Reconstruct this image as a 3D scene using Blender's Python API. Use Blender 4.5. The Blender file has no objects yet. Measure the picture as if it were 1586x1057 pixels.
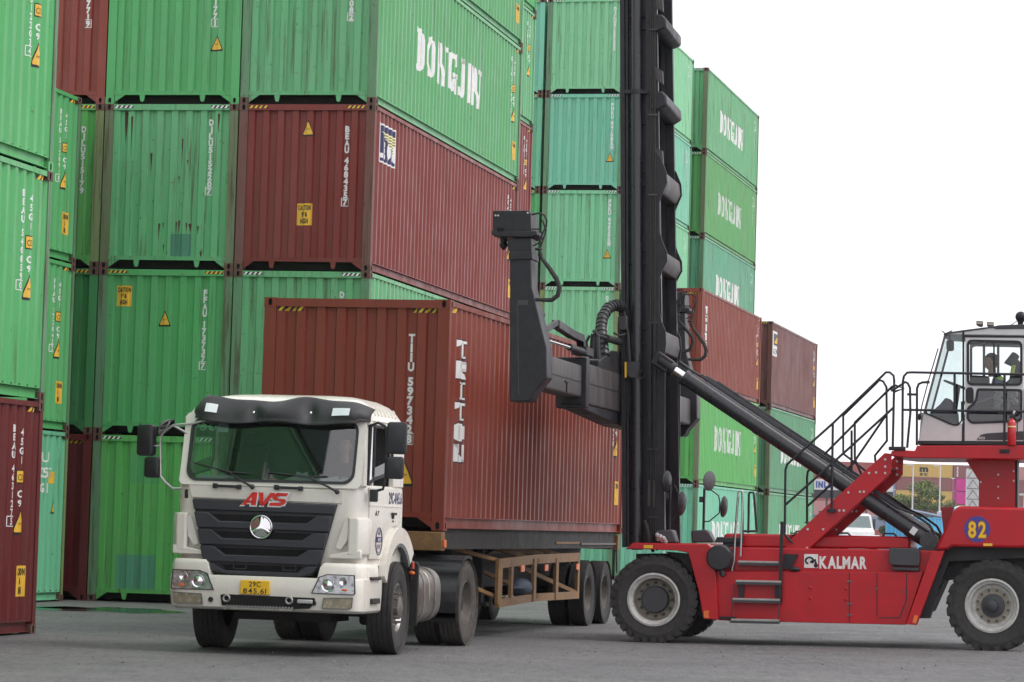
import bpy, bmesh, math, random
from mathutils import Vector, Matrix
R = math.radians
sc = bpy.context.scene
# ---------------------------------------------------------------- camera
CF, CP, CRL, CH = 4745.98, .0599, .0295, 1.5307      # focal length in photo pixels, pitch, roll, height
cam_d = bpy.data.cameras.new('camera'); cam = bpy.data.objects.new('camera', cam_d)
sc.collection.objects.link(cam); sc.camera = cam
cam_d.sensor_width = 36.0; cam_d.lens = 36.0 * CF / 1586.0
cam_d.clip_start = 0.5; cam_d.clip_end = 4000
_R0 = Vector((1, 0, 0)); _U0 = Vector((0, -math.sin(CP), math.cos(CP))); _F0 = Vector((0, math.cos(CP), math.sin(CP)))
_c, _s = math.cos(CRL), math.sin(CRL)
_r = _R0 * _c + _U0 * _s; _u = _U0 * _c - _R0 * _s
cam.matrix_world = Matrix(((_r.x, _u.x, -_F0.x, 0), (_r.y, _u.y, -_F0.y, 0), (_r.z, _u.z, -_F0.z, CH), (0, 0, 0, 1)))
# ---------------------------------------------------------------- world: overcast sky
SUN_EL, SUN_AZ = R(50), R(100)                       # azimuth measured from +Y towards +X
w = bpy.data.worlds.new("World"); sc.world = w; w.use_nodes = True
nt = w.node_tree; bg = nt.nodes['Background']
sky = nt.nodes.new('ShaderNodeTexSky'); sky.sky_type = 'NISHITA'; sky.sun_disc = False
sky.sun_elevation = SUN_EL; sky.sun_rotation = SUN_AZ; sky.dust_density = 6; sky.air_density = 1.2
ovc = nt.nodes.new('ShaderNodeMix'); ovc.data_type = 'RGBA'       # cloud deck: an even, faintly violet white
ovc.inputs[0].default_value = .94; ovc.inputs[7].default_value = (10.2, 10.0, 10.5, 1)
nt.links.new(sky.outputs[0], ovc.inputs[6]); nt.links.new(ovc.outputs[2], bg.inputs[0]); bg.inputs[1].default_value = .1
sl = bpy.data.lights.new('sun', 'SUN'); sl.energy = 1.3; sl.angle = R(28); sl.color = (1, .97, .93)
so = bpy.data.objects.new('sun', sl); sc.collection.objects.link(so)
_d = Vector((math.sin(SUN_AZ) * math.cos(SUN_EL), math.cos(SUN_AZ) * math.cos(SUN_EL), math.sin(SUN_EL)))
so.rotation_euler = (-_d).to_track_quat('-Z', 'Y').to_euler()
sc.view_settings.view_transform = 'Standard'; sc.view_settings.look = 'None'
sc.view_settings.exposure = 0.4; sc.view_settings.gamma = 1
sc.cycles.max_bounces = 8; sc.cycles.transparent_max_bounces = 16
# ---------------------------------------------------------------- helpers
rnd = random.Random(7)
def col(o): sc.collection.objects.link(o); return o
def tag(o, label=None, cat=None, group=None, kind=None):
    for k, v in (('label', label), ('category', cat), ('group', group), ('kind', kind)):
        if v: o[k] = v
    return o
def empty(name, M=None):
    o = bpy.data.objects.new(name, None); o.empty_display_size = .3; col(o)
    if M is not None: o.matrix_world = M
    return o
def frame(x, y, z, yaw, tilt=0):
    """local x to the right, y away from the camera; yaw turns clockwise seen from above"""
    c, s = math.cos(yaw), math.sin(yaw)
    m = Matrix(((c, s, 0, x), (-s, c, 0, y), (0, 0, 1, z), (0, 0, 0, 1)))
    return m @ Matrix.Rotation(-tilt, 4, 'Y')
def ray(px, py):
    dx, dy = px - 793, py - 528.5; X = (_c * dx + _s * dy) / CF; U = -(-_s * dx + _c * dy) / CF
    return Vector((X, math.cos(CP) - U * math.sin(CP), math.sin(CP) + U * math.cos(CP)))
class Fr:
    """a thing's own frame: turns survey readings into the thing's own metres"""
    def __init__(s, M): s.M = M; s.I = M.inverted(); s.o = s.I @ Vector((0, 0, CH))
    def y(s, px, py, y):       # on the vertical plane at local depth y
        d = s.I.to_3x3() @ ray(px, py); t = (y - s.o.y) / d.y; return s.o + d * t
    def x(s, px, py, x):
        d = s.I.to_3x3() @ ray(px, py); t = (x - s.o.x) / d.x; return s.o + d * t
    def z(s, px, py, z):
        d = s.I.to_3x3() @ ray(px, py); t = (z - s.o.z) / d.z; return s.o + d * t
class MB:
    def __init__(s): s.v = []; s.f = []; s.m = []
    def quad(s, pts, m=0):
        n = len(s.v); s.v += [tuple(p) for p in pts]; s.f.append(tuple(range(n, n + len(pts)))); s.m.append(m); return s
    def box(s, x0, x1, y0, y1, z0, z1, m=0, skip=''):
        n = len(s.v)
        s.v += [(x0, y0, z0), (x1, y0, z0), (x1, y1, z0), (x0, y1, z0), (x0, y0, z1), (x1, y0, z1), (x1, y1, z1), (x0, y1, z1)]
        for f in ((0, 3, 2, 1), (4, 5, 6, 7), (0, 1, 5, 4), (1, 2, 6, 5), (2, 3, 7, 6), (3, 0, 4, 7)):
            s.f.append(tuple(n + i for i in f)); s.m.append(m)
        return s
    def obox(s, c, ax, ay, az, hx, hy, hz, m=0):
        c, ax, ay, az = (Vector(q) for q in (c, ax, ay, az)); n = len(s.v)
        for k in (-1, 1):
            for i, j in ((-1, -1), (1, -1), (1, 1), (-1, 1)):
                s.v.append(tuple(c + ax * hx * i + ay * hy * j + az * hz * k))
        for f in ((0, 3, 2, 1), (4, 5, 6, 7), (0, 1, 5, 4), (1, 2, 6, 5), (2, 3, 7, 6), (3, 0, 4, 7)):
            s.f.append(tuple(n + i for i in f)); s.m.append(m)
        return s
    def bar(s, a, b, wd, ht, up=(0, 0, 1), m=0):
        a, b, up = Vector(a), Vector(b), Vector(up); d = (b - a)
        L = d.length; d = d / L; sx = d.cross(up)
        if sx.length < 1e-4: sx = d.cross(Vector((1, 0, 0)))
        sx.normalize(); uz = sx.cross(d)
        return s.obox((a + b) / 2, d, sx, uz, L / 2, wd / 2, ht / 2, m)
    def prism(s, poly, axis, a, b, m=0, cap=True):
        """extrude a 2-D outline: axis 'y' -> poly in (x,z), 'x' -> (y,z), 'z' -> (x,y)"""
        n = len(s.v); k = len(poly)
        f = {'y': lambda p, t: (p[0], t, p[1]), 'x': lambda p, t: (t, p[0], p[1]), 'z': lambda p, t: (p[0], p[1], t)}[axis]
        for t in (a, b): s.v += [f(p, t) for p in poly]
        for i in range(k):
            j = (i + 1) % k; s.f.append((n + i, n + j, n + k + j, n + k + i)); s.m.append(m)
        if cap:
            s.f.append(tuple(range(n, n + k))[::-1]); s.m.append(m); s.f.append(tuple(range(n + k, n + 2 * k))); s.m.append(m)
        return s
    def tube(s, pts, r, n=8, m=0, closed=False, cap=True):
        pts = [Vector(p) for p in pts]; N = len(pts); rr = r if hasattr(r, '__len__') else [r] * N
        base = len(s.v); prev = None
        for i, p in enumerate(pts):
            if closed: t = pts[(i + 1) % N] - pts[i - 1]
            elif i == 0: t = pts[1] - p
            elif i == N - 1: t = p - pts[-2]
            else: t = (pts[i + 1] - p).normalized() + (p - pts[i - 1]).normalized()
            if t.length < 1e-9: t = Vector((0, 0, 1))
            t.normalize()
            if prev is None:
                a = t.cross(Vector((0, 0, 1)))
                if a.length < .1: a = t.cross(Vector((0, 1, 0)))
            else: a = prev - t * prev.dot(t)
            a.normalize(); prev = a; b = t.cross(a)
            for k in range(n):
                q = 2 * math.pi * k / n; s.v.append(tuple(p + (a * math.cos(q) + b * math.sin(q)) * rr[i]))
        for i in range(N if closed else N - 1):
            for k in range(n):
                i2 = (i + 1) % N; k2 = (k + 1) % n
                s.f.append((base + i * n + k, base + i * n + k2, base + i2 * n + k2, base + i2 * n + k)); s.m.append(m)
        if cap and not closed:
            s.f.append(tuple(base + k for k in range(n))[::-1]); s.m.append(m)
            s.f.append(tuple(base + (N - 1) * n + k for k in range(n))); s.m.append(m)
        return s
    def cyl(s, a, b, r, n=16, m=0, r2=None): return s.tube([a, b], [r, r if r2 is None else r2], n, m)
    def lathe(s, prof, o, ax, n=32, m=0, mats=None):
        """profile (radius, height along ax) turned about ax through o"""
        o, ax = Vector(o), Vector(ax).normalized(); a = ax.cross(Vector((0, 0, 1)))
        if a.length < .1: a = ax.cross(Vector((1, 0, 0)))
        a.normalize(); b = ax.cross(a); base = len(s.v)
        for r, h in prof:
            for k in range(n):
                q = 2 * math.pi * k / n; s.v.append(tuple(o + ax * h + (a * math.cos(q) + b * math.sin(q)) * r))
        for i in range(len(prof) - 1):
            for k in range(n):
                k2 = (k + 1) % n
                s.f.append((base + i * n + k, base + (i + 1) * n + k, base + (i + 1) * n + k2, base + i * n + k2)); s.m.append(mats[i] if mats else m)
        return s
    def sphere(s, c, rx, ry, rz, n=12, m=0):
        c = Vector(c); base = len(s.v); h = n // 2
        for i in range(h + 1):
            t = math.pi * i / h
            for k in range(n):
                q = 2 * math.pi * k / n
                s.v.append((c.x + rx * math.sin(t) * math.cos(q), c.y + ry * math.sin(t) * math.sin(q), c.z + rz * math.cos(t)))
        for i in range(h):
            for k in range(n):
                k2 = (k + 1) % n; s.f.append((base + i * n + k, base + (i + 1) * n + k, base + (i + 1) * n + k2, base + i * n + k2)); s.m.append(m)
        return s
    def mesh(s, name, mats, smooth=False, angle=None):
        me = bpy.data.meshes.new(name); me.from_pydata(s.v, [], s.f)
        for m in (mats if isinstance(mats, (list, tuple)) else [mats]): me.materials.append(m)
        me.polygons.foreach_set('material_index', s.m)
        bm = bmesh.new(); bm.from_mesh(me)
        bmesh.ops.remove_doubles(bm, verts=bm.verts, dist=1e-5); bmesh.ops.recalc_face_normals(bm, faces=bm.faces)
        bm.to_mesh(me); bm.free()
        if smooth:
            for p in me.polygons: p.use_smooth = True
            me.set_sharp_from_angle(angle=R(angle or 35))
        me.update(); return me
    def build(s, name, mats, parent=None, smooth=False, bevel=0, angle=None, seg=2):
        o = bpy.data.objects.new(name, s.mesh(name, mats, smooth, angle)); col(o)
        if parent is not None: o.parent = parent
        if bevel:
            b = o.modifiers.new('bevel', 'BEVEL'); b.width = bevel; b.segments = seg; b.limit_method = 'ANGLE'; b.angle_limit = R(40)
            b.harden_normals = False
            for p in o.data.polygons: p.use_smooth = True
            o.data.set_sharp_from_angle(angle=R(50))
        return o
# ---------------------------------------------------------------- materials
def N(nt, t, **k):
    n = nt.nodes.new(t)
    for a, b in k.items():
        if a.startswith('i_'): n.inputs[int(a[2:])].default_value = b
        else: setattr(n, a, b)
    return n
def mat(name, c, rough=.5, metal=0, spec=.5, var=.12, scale=3, bump=0, bscale=40, emit=0, dirt=0, dirtc=(.09, .075, .06), coat=0, rvar=.12, stretch=(1, 1, 1)):
    m = bpy.data.materials.new(name); m.use_nodes = True; t = m.node_tree; L = t.links
    b = t.nodes['Principled BSDF']
    b.inputs['Metallic'].default_value = metal; b.inputs['Specular IOR Level'].default_value = spec
    if coat: b.inputs['Coat Weight'].default_value = coat; b.inputs['Coat Roughness'].default_value = .12
    tc = N(t, 'ShaderNodeTexCoord'); oi = N(t, 'ShaderNodeObjectInfo')
    ad = N(t, 'ShaderNodeVectorMath', operation='MULTIPLY_ADD'); ad.inputs[1].default_value = stretch
    mu = N(t, 'ShaderNodeMath', operation='MULTIPLY'); mu.inputs[1].default_value = 37
    L.new(oi.outputs['Random'], mu.inputs[0]); L.new(mu.outputs[0], ad.inputs[2]); L.new(tc.outputs['Object'], ad.inputs[0])
    no = N(t, 'ShaderNodeTexNoise'); no.inputs['Scale'].default_value = scale; no.inputs['Detail'].default_value = 7; no.inputs['Roughness'].default_value = .62
    L.new(ad.outputs[0], no.inputs['Vector'])
    hs = N(t, 'ShaderNodeMix', data_type='RGBA'); lo = tuple(x * (1 - var) for x in c); hi = tuple(min(1, x * (1 + var)) for x in c)
    hs.inputs[6].default_value = (*lo, 1); hs.inputs[7].default_value = (*hi, 1)
    mr = N(t, 'ShaderNodeMapRange'); mr.inputs[1].default_value = .3; mr.inputs[2].default_value = .7
    L.new(no.outputs[0], mr.inputs[0]); L.new(mr.outputs[0], hs.inputs[0]); out = hs.outputs[2]
    if dirt:
        n2 = N(t, 'ShaderNodeTexNoise'); n2.inputs['Scale'].default_value = scale * 2.3; n2.inputs['Detail'].default_value = 9; n2.inputs['Roughness'].default_value = .7
        L.new(ad.outputs[0], n2.inputs['Vector'])
        m2 = N(t, 'ShaderNodeMapRange'); m2.inputs[1].default_value = .42; m2.inputs[2].default_value = .72; m2.inputs[4].default_value = dirt
        L.new(n2.outputs[0], m2.inputs[0]); x2 = N(t, 'ShaderNodeMix', data_type='RGBA'); x2.inputs[7].default_value = (*dirtc, 1)
        L.new(m2.outputs[0], x2.inputs[0]); L.new(out, x2.inputs[6]); out = x2.outputs[2]
    L.new(out, b.inputs['Base Color'])
    rr = N(t, 'ShaderNodeMapRange'); rr.inputs[1].default_value = .3; rr.inputs[2].default_value = .7
    rr.inputs[3].default_value = max(.02, rough - rvar); rr.inputs[4].default_value = min(1, rough + rvar)
    L.new(no.outputs[0], rr.inputs[0]); L.new(rr.outputs[0], b.inputs['Roughness'])
    if bump:
        n3 = N(t, 'ShaderNodeTexNoise'); n3.inputs['Scale'].default_value = bscale; n3.inputs['Detail'].default_value = 4
        L.new(tc.outputs['Object'], n3.inputs['Vector']); bp = N(t, 'ShaderNodeBump'); bp.inputs['Strength'].default_value = bump; bp.inputs['Distance'].default_value = .01
        L.new(n3.outputs[0], bp.inputs['Height']); L.new(bp.outputs[0], b.inputs['Normal'])
    if emit: b.inputs['Emission Color'].default_value = (*c, 1); b.inputs['Emission Strength'].default_value = emit
    return m
def paint(name, c, rust=.25, fade=.35, rough=.42, fadec=None, patch=None, dust=.25):
    """weathered container paint: chalky fading, vertical rust runs, grime towards its own seams, scuffs, gentle panel buckling"""
    m = bpy.data.materials.new(name); m.use_nodes = True; t = m.node_tree; L = t.links; b = t.nodes['Principled BSDF']
    tc = N(t, 'ShaderNodeTexCoord'); oi = N(t, 'ShaderNodeObjectInfo')
    mu = N(t, 'ShaderNodeMath', operation='MULTIPLY'); mu.inputs[1].default_value = 53; L.new(oi.outputs['Random'], mu.inputs[0])
    def noise(sc3, scale, det=5, ro=.6, off=0):
        a = N(t, 'ShaderNodeVectorMath', operation='MULTIPLY_ADD'); a.inputs[1].default_value = sc3
        q = N(t, 'ShaderNodeMath', operation='ADD'); q.inputs[1].default_value = off; L.new(mu.outputs[0], q.inputs[0])
        L.new(tc.outputs['Object'], a.inputs[0]); L.new(q.outputs[0], a.inputs[2])
        n = N(t, 'ShaderNodeTexNoise'); n.inputs['Scale'].default_value = scale; n.inputs['Detail'].default_value = det; n.inputs['Roughness'].default_value = ro
        L.new(a.outputs[0], n.inputs['Vector']); return n.outputs[0]
    def rng(x, a, bb, hi=1.0, lo=0.0):
        r = N(t, 'ShaderNodeMapRange'); r.inputs[1].default_value = a; r.inputs[2].default_value = bb; r.inputs[3].default_value = lo; r.inputs[4].default_value = hi
        L.new(x, r.inputs[0]); return r.outputs[0]
    def mix(f, a, bb):
        x = N(t, 'ShaderNodeMix', data_type='RGBA'); L.new(f, x.inputs[0])
        if isinstance(a, tuple): x.inputs[6].default_value = (*a, 1)
        else: L.new(a, x.inputs[6])
        if isinstance(bb, tuple): x.inputs[7].default_value = (*bb, 1)
        else: L.new(bb, x.inputs[7])
        return x.outputs[2]
    g = sum(c) / 3; fc = fadec or tuple(x * .55 + (g * .6 + .13) * .45 for x in c)
    o = mix(rng(noise((1, 1, .45), .9, 6, .6), .38, .7, fade), c, fc)
    o = mix(rng(noise((2.2, 2.2, .12), 3.2, 6, .65, 9), .5, .78, dust), o, tuple(x * .55 + .02 for x in c))
    o = mix(rng(noise((5, 5, .18), 2.6, 8, .72, 17), .585 - rust * .10, .66 - rust * .06, min(.9, .4 + rust * .6)), o, (.085, .05, .028))
    o = mix(rng(noise((1, 1, 1), 9, 8, .8, 31), .615 - rust * .03, .66, .75), o, (.06, .035, .022))
    if patch:
        for (x0, x1, z0, z1, pc) in patch:
            sp = N(t, 'ShaderNodeSeparateXYZ'); L.new(tc.outputs['Object'], sp.inputs[0]); f = None
            for ax, a, op in ((0, x0, 'GREATER_THAN'), (0, x1, 'LESS_THAN'), (2, z0, 'GREATER_THAN'), (2, z1, 'LESS_THAN')):
                q = N(t, 'ShaderNodeMath', operation=op); q.inputs[1].default_value = a; L.new(sp.outputs[ax], q.inputs[0])
                if f is None: f = q.outputs[0]
                else:
                    k = N(t, 'ShaderNodeMath', operation='MULTIPLY'); L.new(f, k.inputs[0]); L.new(q.outputs[0], k.inputs[1]); f = k.outputs[0]
            k = N(t, 'ShaderNodeMath', operation='MULTIPLY'); k.inputs[1].default_value = .7; L.new(f, k.inputs[0]); o = mix(k.outputs[0], o, pc)
    L.new(o, b.inputs['Base Color'])
    L.new(rng(noise((1, 1, .5), 2.5, 5, .6, 5), .3, .7, rough + .14, rough - .1), b.inputs['Roughness'])
    b.inputs['Specular IOR Level'].default_value = .3
    bp = N(t, 'ShaderNodeBump'); bp.inputs['Strength'].default_value = .7; bp.inputs['Distance'].default_value = .03
    L.new(noise((1, 1, .6), 1.9, 3, .55, 3), bp.inputs['Height']); L.new(bp.outputs[0], b.inputs['Normal'])
    return m
M = {}
M['white'] = mat('marking_white', (.78, .78, .77), .5, var=.08, scale=6, dirt=.25, dirtc=(.45, .44, .42))
M['wornwhite'] = mat('marking_worn', (.60, .66, .60), .55, var=.2, scale=5, dirt=.6, dirtc=(.30, .42, .32))
M['yellow'] = mat('marking_yellow', (.78, .46, .045), .5, var=.1, scale=4)
M['black'] = mat('marking_black', (.012, .012, .014), .5)
M['hole'] = mat('casting_hole', (.006, .006, .007), .9)
M['rustcast'] = mat('rusty_casting', (.13, .07, .052), .75, var=.35, scale=14, dirt=.6, dirtc=(.05, .03, .025), bump=.3)
GREEN, DGREEN, PGREEN, TEAL, YGREEN, DJG = (.092, .41, .138), (.052, .26, .085), (.175, .50, .225), (.15, .50, .29), (.120, .45, .115), (.135, .43, .195)
RED, BRED, DRED, ORED = (.190, .032, .026), (.225, .046, .028), (.130, .018, .018), (.250, .050, .036)
# ---------------------------------------------------------------- lettering and signs laid over corrugated steel
_gl = {}
def glyph(ch, bold=0.0):
    k = (ch, bold)
    if k not in _gl:
        cu = bpy.data.curves.new('glyph', 'FONT'); cu.body = ch; cu.offset = bold; cu.resolution_u = 3
        o = bpy.data.objects.new('glyph', cu); sc.collection.objects.link(o)
        me = bpy.data.meshes.new_from_object(o); bm = bmesh.new(); bm.from_mesh(me)
        bmesh.ops.triangulate(bm, faces=bm.faces)
        tr = [[(l.vert.co.x, l.vert.co.y) for l in f.loops] for f in bm.faces]; bm.free()
        bpy.data.objects.remove(o); bpy.data.curves.remove(cu); bpy.data.meshes.remove(me)
        xs = [p[0] for t in tr for p in t] or [0, .3]
        _gl[k] = (tr, min(xs), max(xs))
    return _gl[k]
CAPH = .729
def ring(O, I): return [[O[i], O[i + 1], I[i + 1], I[i]] for i in range(len(O) - 1)]
def slab(s, u, z, h, width):
    """heavy slab-serif capitals drawn from straight pieces"""
    R_ = lambda a, b, c, d: [(a, c), (b, c), (b, d), (a, d)]
    oo = [(.36, 1), (.14, .93), (0, .72), (0, .28), (.14, .07), (.36, 0), (.58, .07), (.72, .28), (.72, .72), (.58, .93), (.36, 1)]
    oi = [(.36, .86), (.29, .78), (.25, .64), (.25, .36), (.29, .22), (.36, .14), (.43, .22), (.47, .36), (.47, .64), (.43, .78), (.36, .86)]
    G = {'D': [R_(.1, .34, 0, 1), R_(0, .1, .87, 1), R_(0, .1, 0, .13)] + ring([(.34, 1), (.56, .93), (.72, .72), (.72, .28), (.56, .07), (.34, 0)], [(.34, .87), (.44, .8), (.52, .66), (.52, .34), (.44, .2), (.34, .13)]),
         'O': ring(oo, oi), 'N': [R_(.02, .28, 0, 1), [(.02, 1), (.34, 1), (.82, .0), (.50, .0)], R_(.66, .78, .0, 1), R_(.62, .92, .88, 1)],
         'G': ring(oo[:9], oi[:9])[:7] + [R_(.46, .80, .38, .50), R_(.54, .78, .0, .46), [(.36, 1), (.58, .94), (.62, 1), (.78, 1), (.78, .68), (.62, .68), (.54, .82), (.36, .87)]],
         'J': [R_(.38, .60, .16, 1), R_(.24, .74, .87, 1), [(.05, .26), (.2, .26), (.26, .13), (.38, .16), (.60, .16), (.5, .03), (.3, 0), (.12, .06)]], 'I': [R_(.04, .34, 0, 1)]}
    wd = {'I': .42, 'J': .76, 'N': .92}; tot = sum(wd.get(c, .8) + .08 for c in s); k = width / tot; out = []; x = 0
    for c in s:
        out += [[(u + (x + p[0]) * k, z + p[1] * h) for p in q] for q in G[c]]; x += wd.get(c, .8) + .08
    return out
def text(s, u, z, h, wscale=1.0, bold=0.0, gap=.12, center=False, rot=0, width=None):
    """triangles of a horizontal line of lettering whose cap height is h, starting at (u, z)"""
    k = h / CAPH; out = []; x = 0
    for ch in s:
        if ch == ' ': x += .35; continue
        tr, a, b = glyph(ch, bold)
        out += [[(p[0] - a + x, p[1]) for p in t] for t in tr]; x += b - a + gap
    x -= gap; kx = k * wscale if width is None else width / max(x, .01)
    sh = -x * kx / 2 if center else 0; res = []
    for t in out:
        q = [(p[0] * kx + sh, p[1] * k) for p in t]
        if rot == 90: q = [(p[1], -p[0]) for p in q]       # reads downwards
        res.append([(u + p[0], z + p[1]) for p in q])
    return res
def column(s, u, z, h, w, pitch, bold=.012):
    """characters stacked downwards, each h high and at most w wide; a bracketed character is boxed"""
    out = []; boxed = False
    for ch in s:
        if ch == ' ': z -= pitch * .55; continue
        if ch == '[': boxed = True; continue
        if ch == ']': continue
        tr, a, b = glyph(ch, bold); kw = min(w / max(b - a, .25), h / CAPH)
        wd = (b - a) * kw
        if boxed:
            e = .012; x0, x1, z0, z1 = u - w / 2 - .025, u + w / 2 + .025, z - h - .025, z + .02
            for q in ((x0, x1, z0, z0 + e), (x0, x1, z1 - e, z1), (x0, x0 + e, z0, z1), (x1 - e, x1, z0, z1)):
                out += rect(*q)
        out += [[(u - wd / 2 + (p[0] - a) * kw, z - h + p[1] * h / CAPH) for p in t] for t in tr]; z -= pitch
    return out
def rect(x0, x1, z0, z1): return [[(x0, z0), (x1, z0), (x1, z1), (x0, z1)]]
def clipv(poly, a, sgn):
    out = []
    for i, p in enumerate(poly):
        q = poly[(i + 1) % len(poly)]; dp, dq = sgn * (p[0] - a), sgn * (q[0] - a)
        if dp >= 0: out.append(p)
        if (dp >= 0) != (dq >= 0):
            t = dp / (dp - dq); out.append((a, p[1] + (q[1] - p[1]) * t))
    return out
W2, LEN, HT = 1.219, 12.192, 2.896
def profile(a, b, pitch, flat, slope, d0, d1):
    """corrugation: list of (position, depth)"""
    n = max(1, int(round((b - a) / pitch))); p = (b - a) / n; k = p / pitch; out = []
    for i in range(n):
        s = a + i * p; out += [(s, d0), (s + flat * k, d0), (s + (flat + slope) * k, d1), (s + p - slope * k, d1)]
    out.append((b, d0)); return out
PE = profile(-1.057, 1.057, .2495, .106, .020, .030, .076)
PS = profile(.115, 12.077, .2785, .078, .064, .020, .056)
def depth(P, u):
    if u <= P[0][0]: return P[0][1]
    for i in range(len(P) - 1):
        if u <= P[i + 1][0]:
            a, b = P[i], P[i + 1]; return a[1] + (b[1] - a[1]) * (u - a[0]) / max(1e-9, b[0] - a[0])
    return P[-1][1]
def decal(mb, wall, tris, off, m=0):
    P = {'end': PE, 'right': PS}.get(wall); br = [p[0] for p in P] if P else []
    for t in tris:
        lo, hi = min(p[0] for p in t), max(p[0] for p in t)
        cs = [lo - 1] + [b for b in br if lo < b < hi] + [hi + 1]
        for a, b in zip(cs, cs[1:]):
            q = t
            if a > lo: q = clipv(q, a, 1)
            if b < hi and len(q) > 2: q = clipv(q, b, -1)
            if len(q) < 3: continue
            mid = sum(p[0] for p in q) / len(q); pts = []
            for (u, z) in q:
                if wall == 'end': pts.append((u, depth(PE, u) - off, z))
                elif wall == 'header': pts.append((u, .004 - off, z))
                else: pts.append((W2 - depth(PS, u) + off, u, z))
            mb.quad(pts, m)
def hazard(mb, wall, x0, x1, z0, z1, m0, m1, n=4):
    decal(mb, wall, rect(x0, x1, z0, z1), .002, m1); w = (x1 - x0) / n; h = z1 - z0
    for i in range(n):
        a = x0 + i * w; decal(mb, wall, [[(a, z0), (a + w * .5, z0), (min(x1, a + w * .5 + h * .8), z1), (min(x1, a + h * .8), z1)]], .005, m0)
def tri_sign(mb, wall, u, z, s=.2, mk=(0, 1)):
    def T(k, cut):
        h = s * k; pts = [(-.5, -.45), (.5, -.45), (0, .55)]; out = []
        for i in range(3):
            p, q, r = pts[i], pts[(i + 1) % 3], pts[i - 1]
            out += [(p[0] + (r[0] - p[0]) * cut, p[1] + (r[1] - p[1]) * cut), (p[0] + (q[0] - p[0]) * cut, p[1] + (q[1] - p[1]) * cut)]
        return [[(u + a * h, z + b * h * 1.15) for a, b in out]]
    decal(mb, wall, T(1.28, .07), .002, mk[1]); decal(mb, wall, T(1.0, .07), .005, mk[0])
    for k in (-.02, -.07): decal(mb, wall, rect(u - s * .2, u + s * .2, z + s * k - s * .02, z + s * k + s * .0), .008, mk[1])
def caution(mb, wall, u, z, w=.27, h=.37, lines=("CAUTION", "9'6", "HIGH")):
    decal(mb, wall, rect(u - w / 2, u + w / 2, z - h / 2, z + h / 2), .003, 0); n = len(lines); ph = h / (n + .3)
    for i, s in enumerate(lines):
        wd = w * .86 if len(s) > 4 else w * (.2 * len(s) * .62 + .05)
        decal(mb, wall, text(s, u, z + h / 2 - ph * (i + .98), ph * .72, bold=.05, center=True, width=wd), .006, 1)
# ---------------------------------------------------------------- container meshes (shared)
def casting_mesh(mt):
    mb = MB(); X, Y, Z = .081, .089, .059
    def face(c, a, b, n):
        c, a, b, n = (Vector(q) for q in (c, a, b, n)); ha, hb = a.length, b.length; ua, ub = a / ha, b / hb; K = 16; O = []; I = []; D = []
        for k in range(K):
            q = 2 * math.pi * (k + .5) / K; dx, dz = math.cos(q), math.sin(q); s = 1 / max(abs(dx) / ha, abs(dz) / hb)
            O.append(c + ua * dx * s + ub * dz * s); v = c + ua * dx * .026 + ub * (dz * .030 + (.016 if dz > 0 else -.016)); I.append(v); D.append(v - n * .03)
        for k in range(K):
            j = (k + 1) % K; mb.quad([O[k], O[j], I[j], I[k]], 0); mb.quad([I[k], I[j], D[j], D[k]], 1)
        mb.quad(D, 1)
        for sa in (-1, 1):
            for sb in (-1, 1):
                cr = c + a * sa + b * sb; near = sorted(O, key=lambda p: (p - cr).length)[:2]; mb.quad([cr, near[0], near[1]], 0)
    face((0, -Y, 0), (X, 0, 0), (0, 0, Z), (0, -1, 0)); face((0, Y, 0), (X, 0, 0), (0, 0, Z), (0, 1, 0))
    face((X, 0, 0), (0, Y, 0), (0, 0, Z), (1, 0, 0)); face((-X, 0, 0), (0, Y, 0), (0, 0, Z), (-1, 0, 0))
    mb.quad([(-X, -Y, Z), (X, -Y, Z), (X, Y, Z), (-X, Y, Z)], 0); mb.quad([(-X, -Y, -Z), (X, -Y, -Z), (X, Y, -Z), (-X, Y, -Z)], 0)
    return mb.mesh('corner_casting', [mt, M['hole']])
ME = {}
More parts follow.
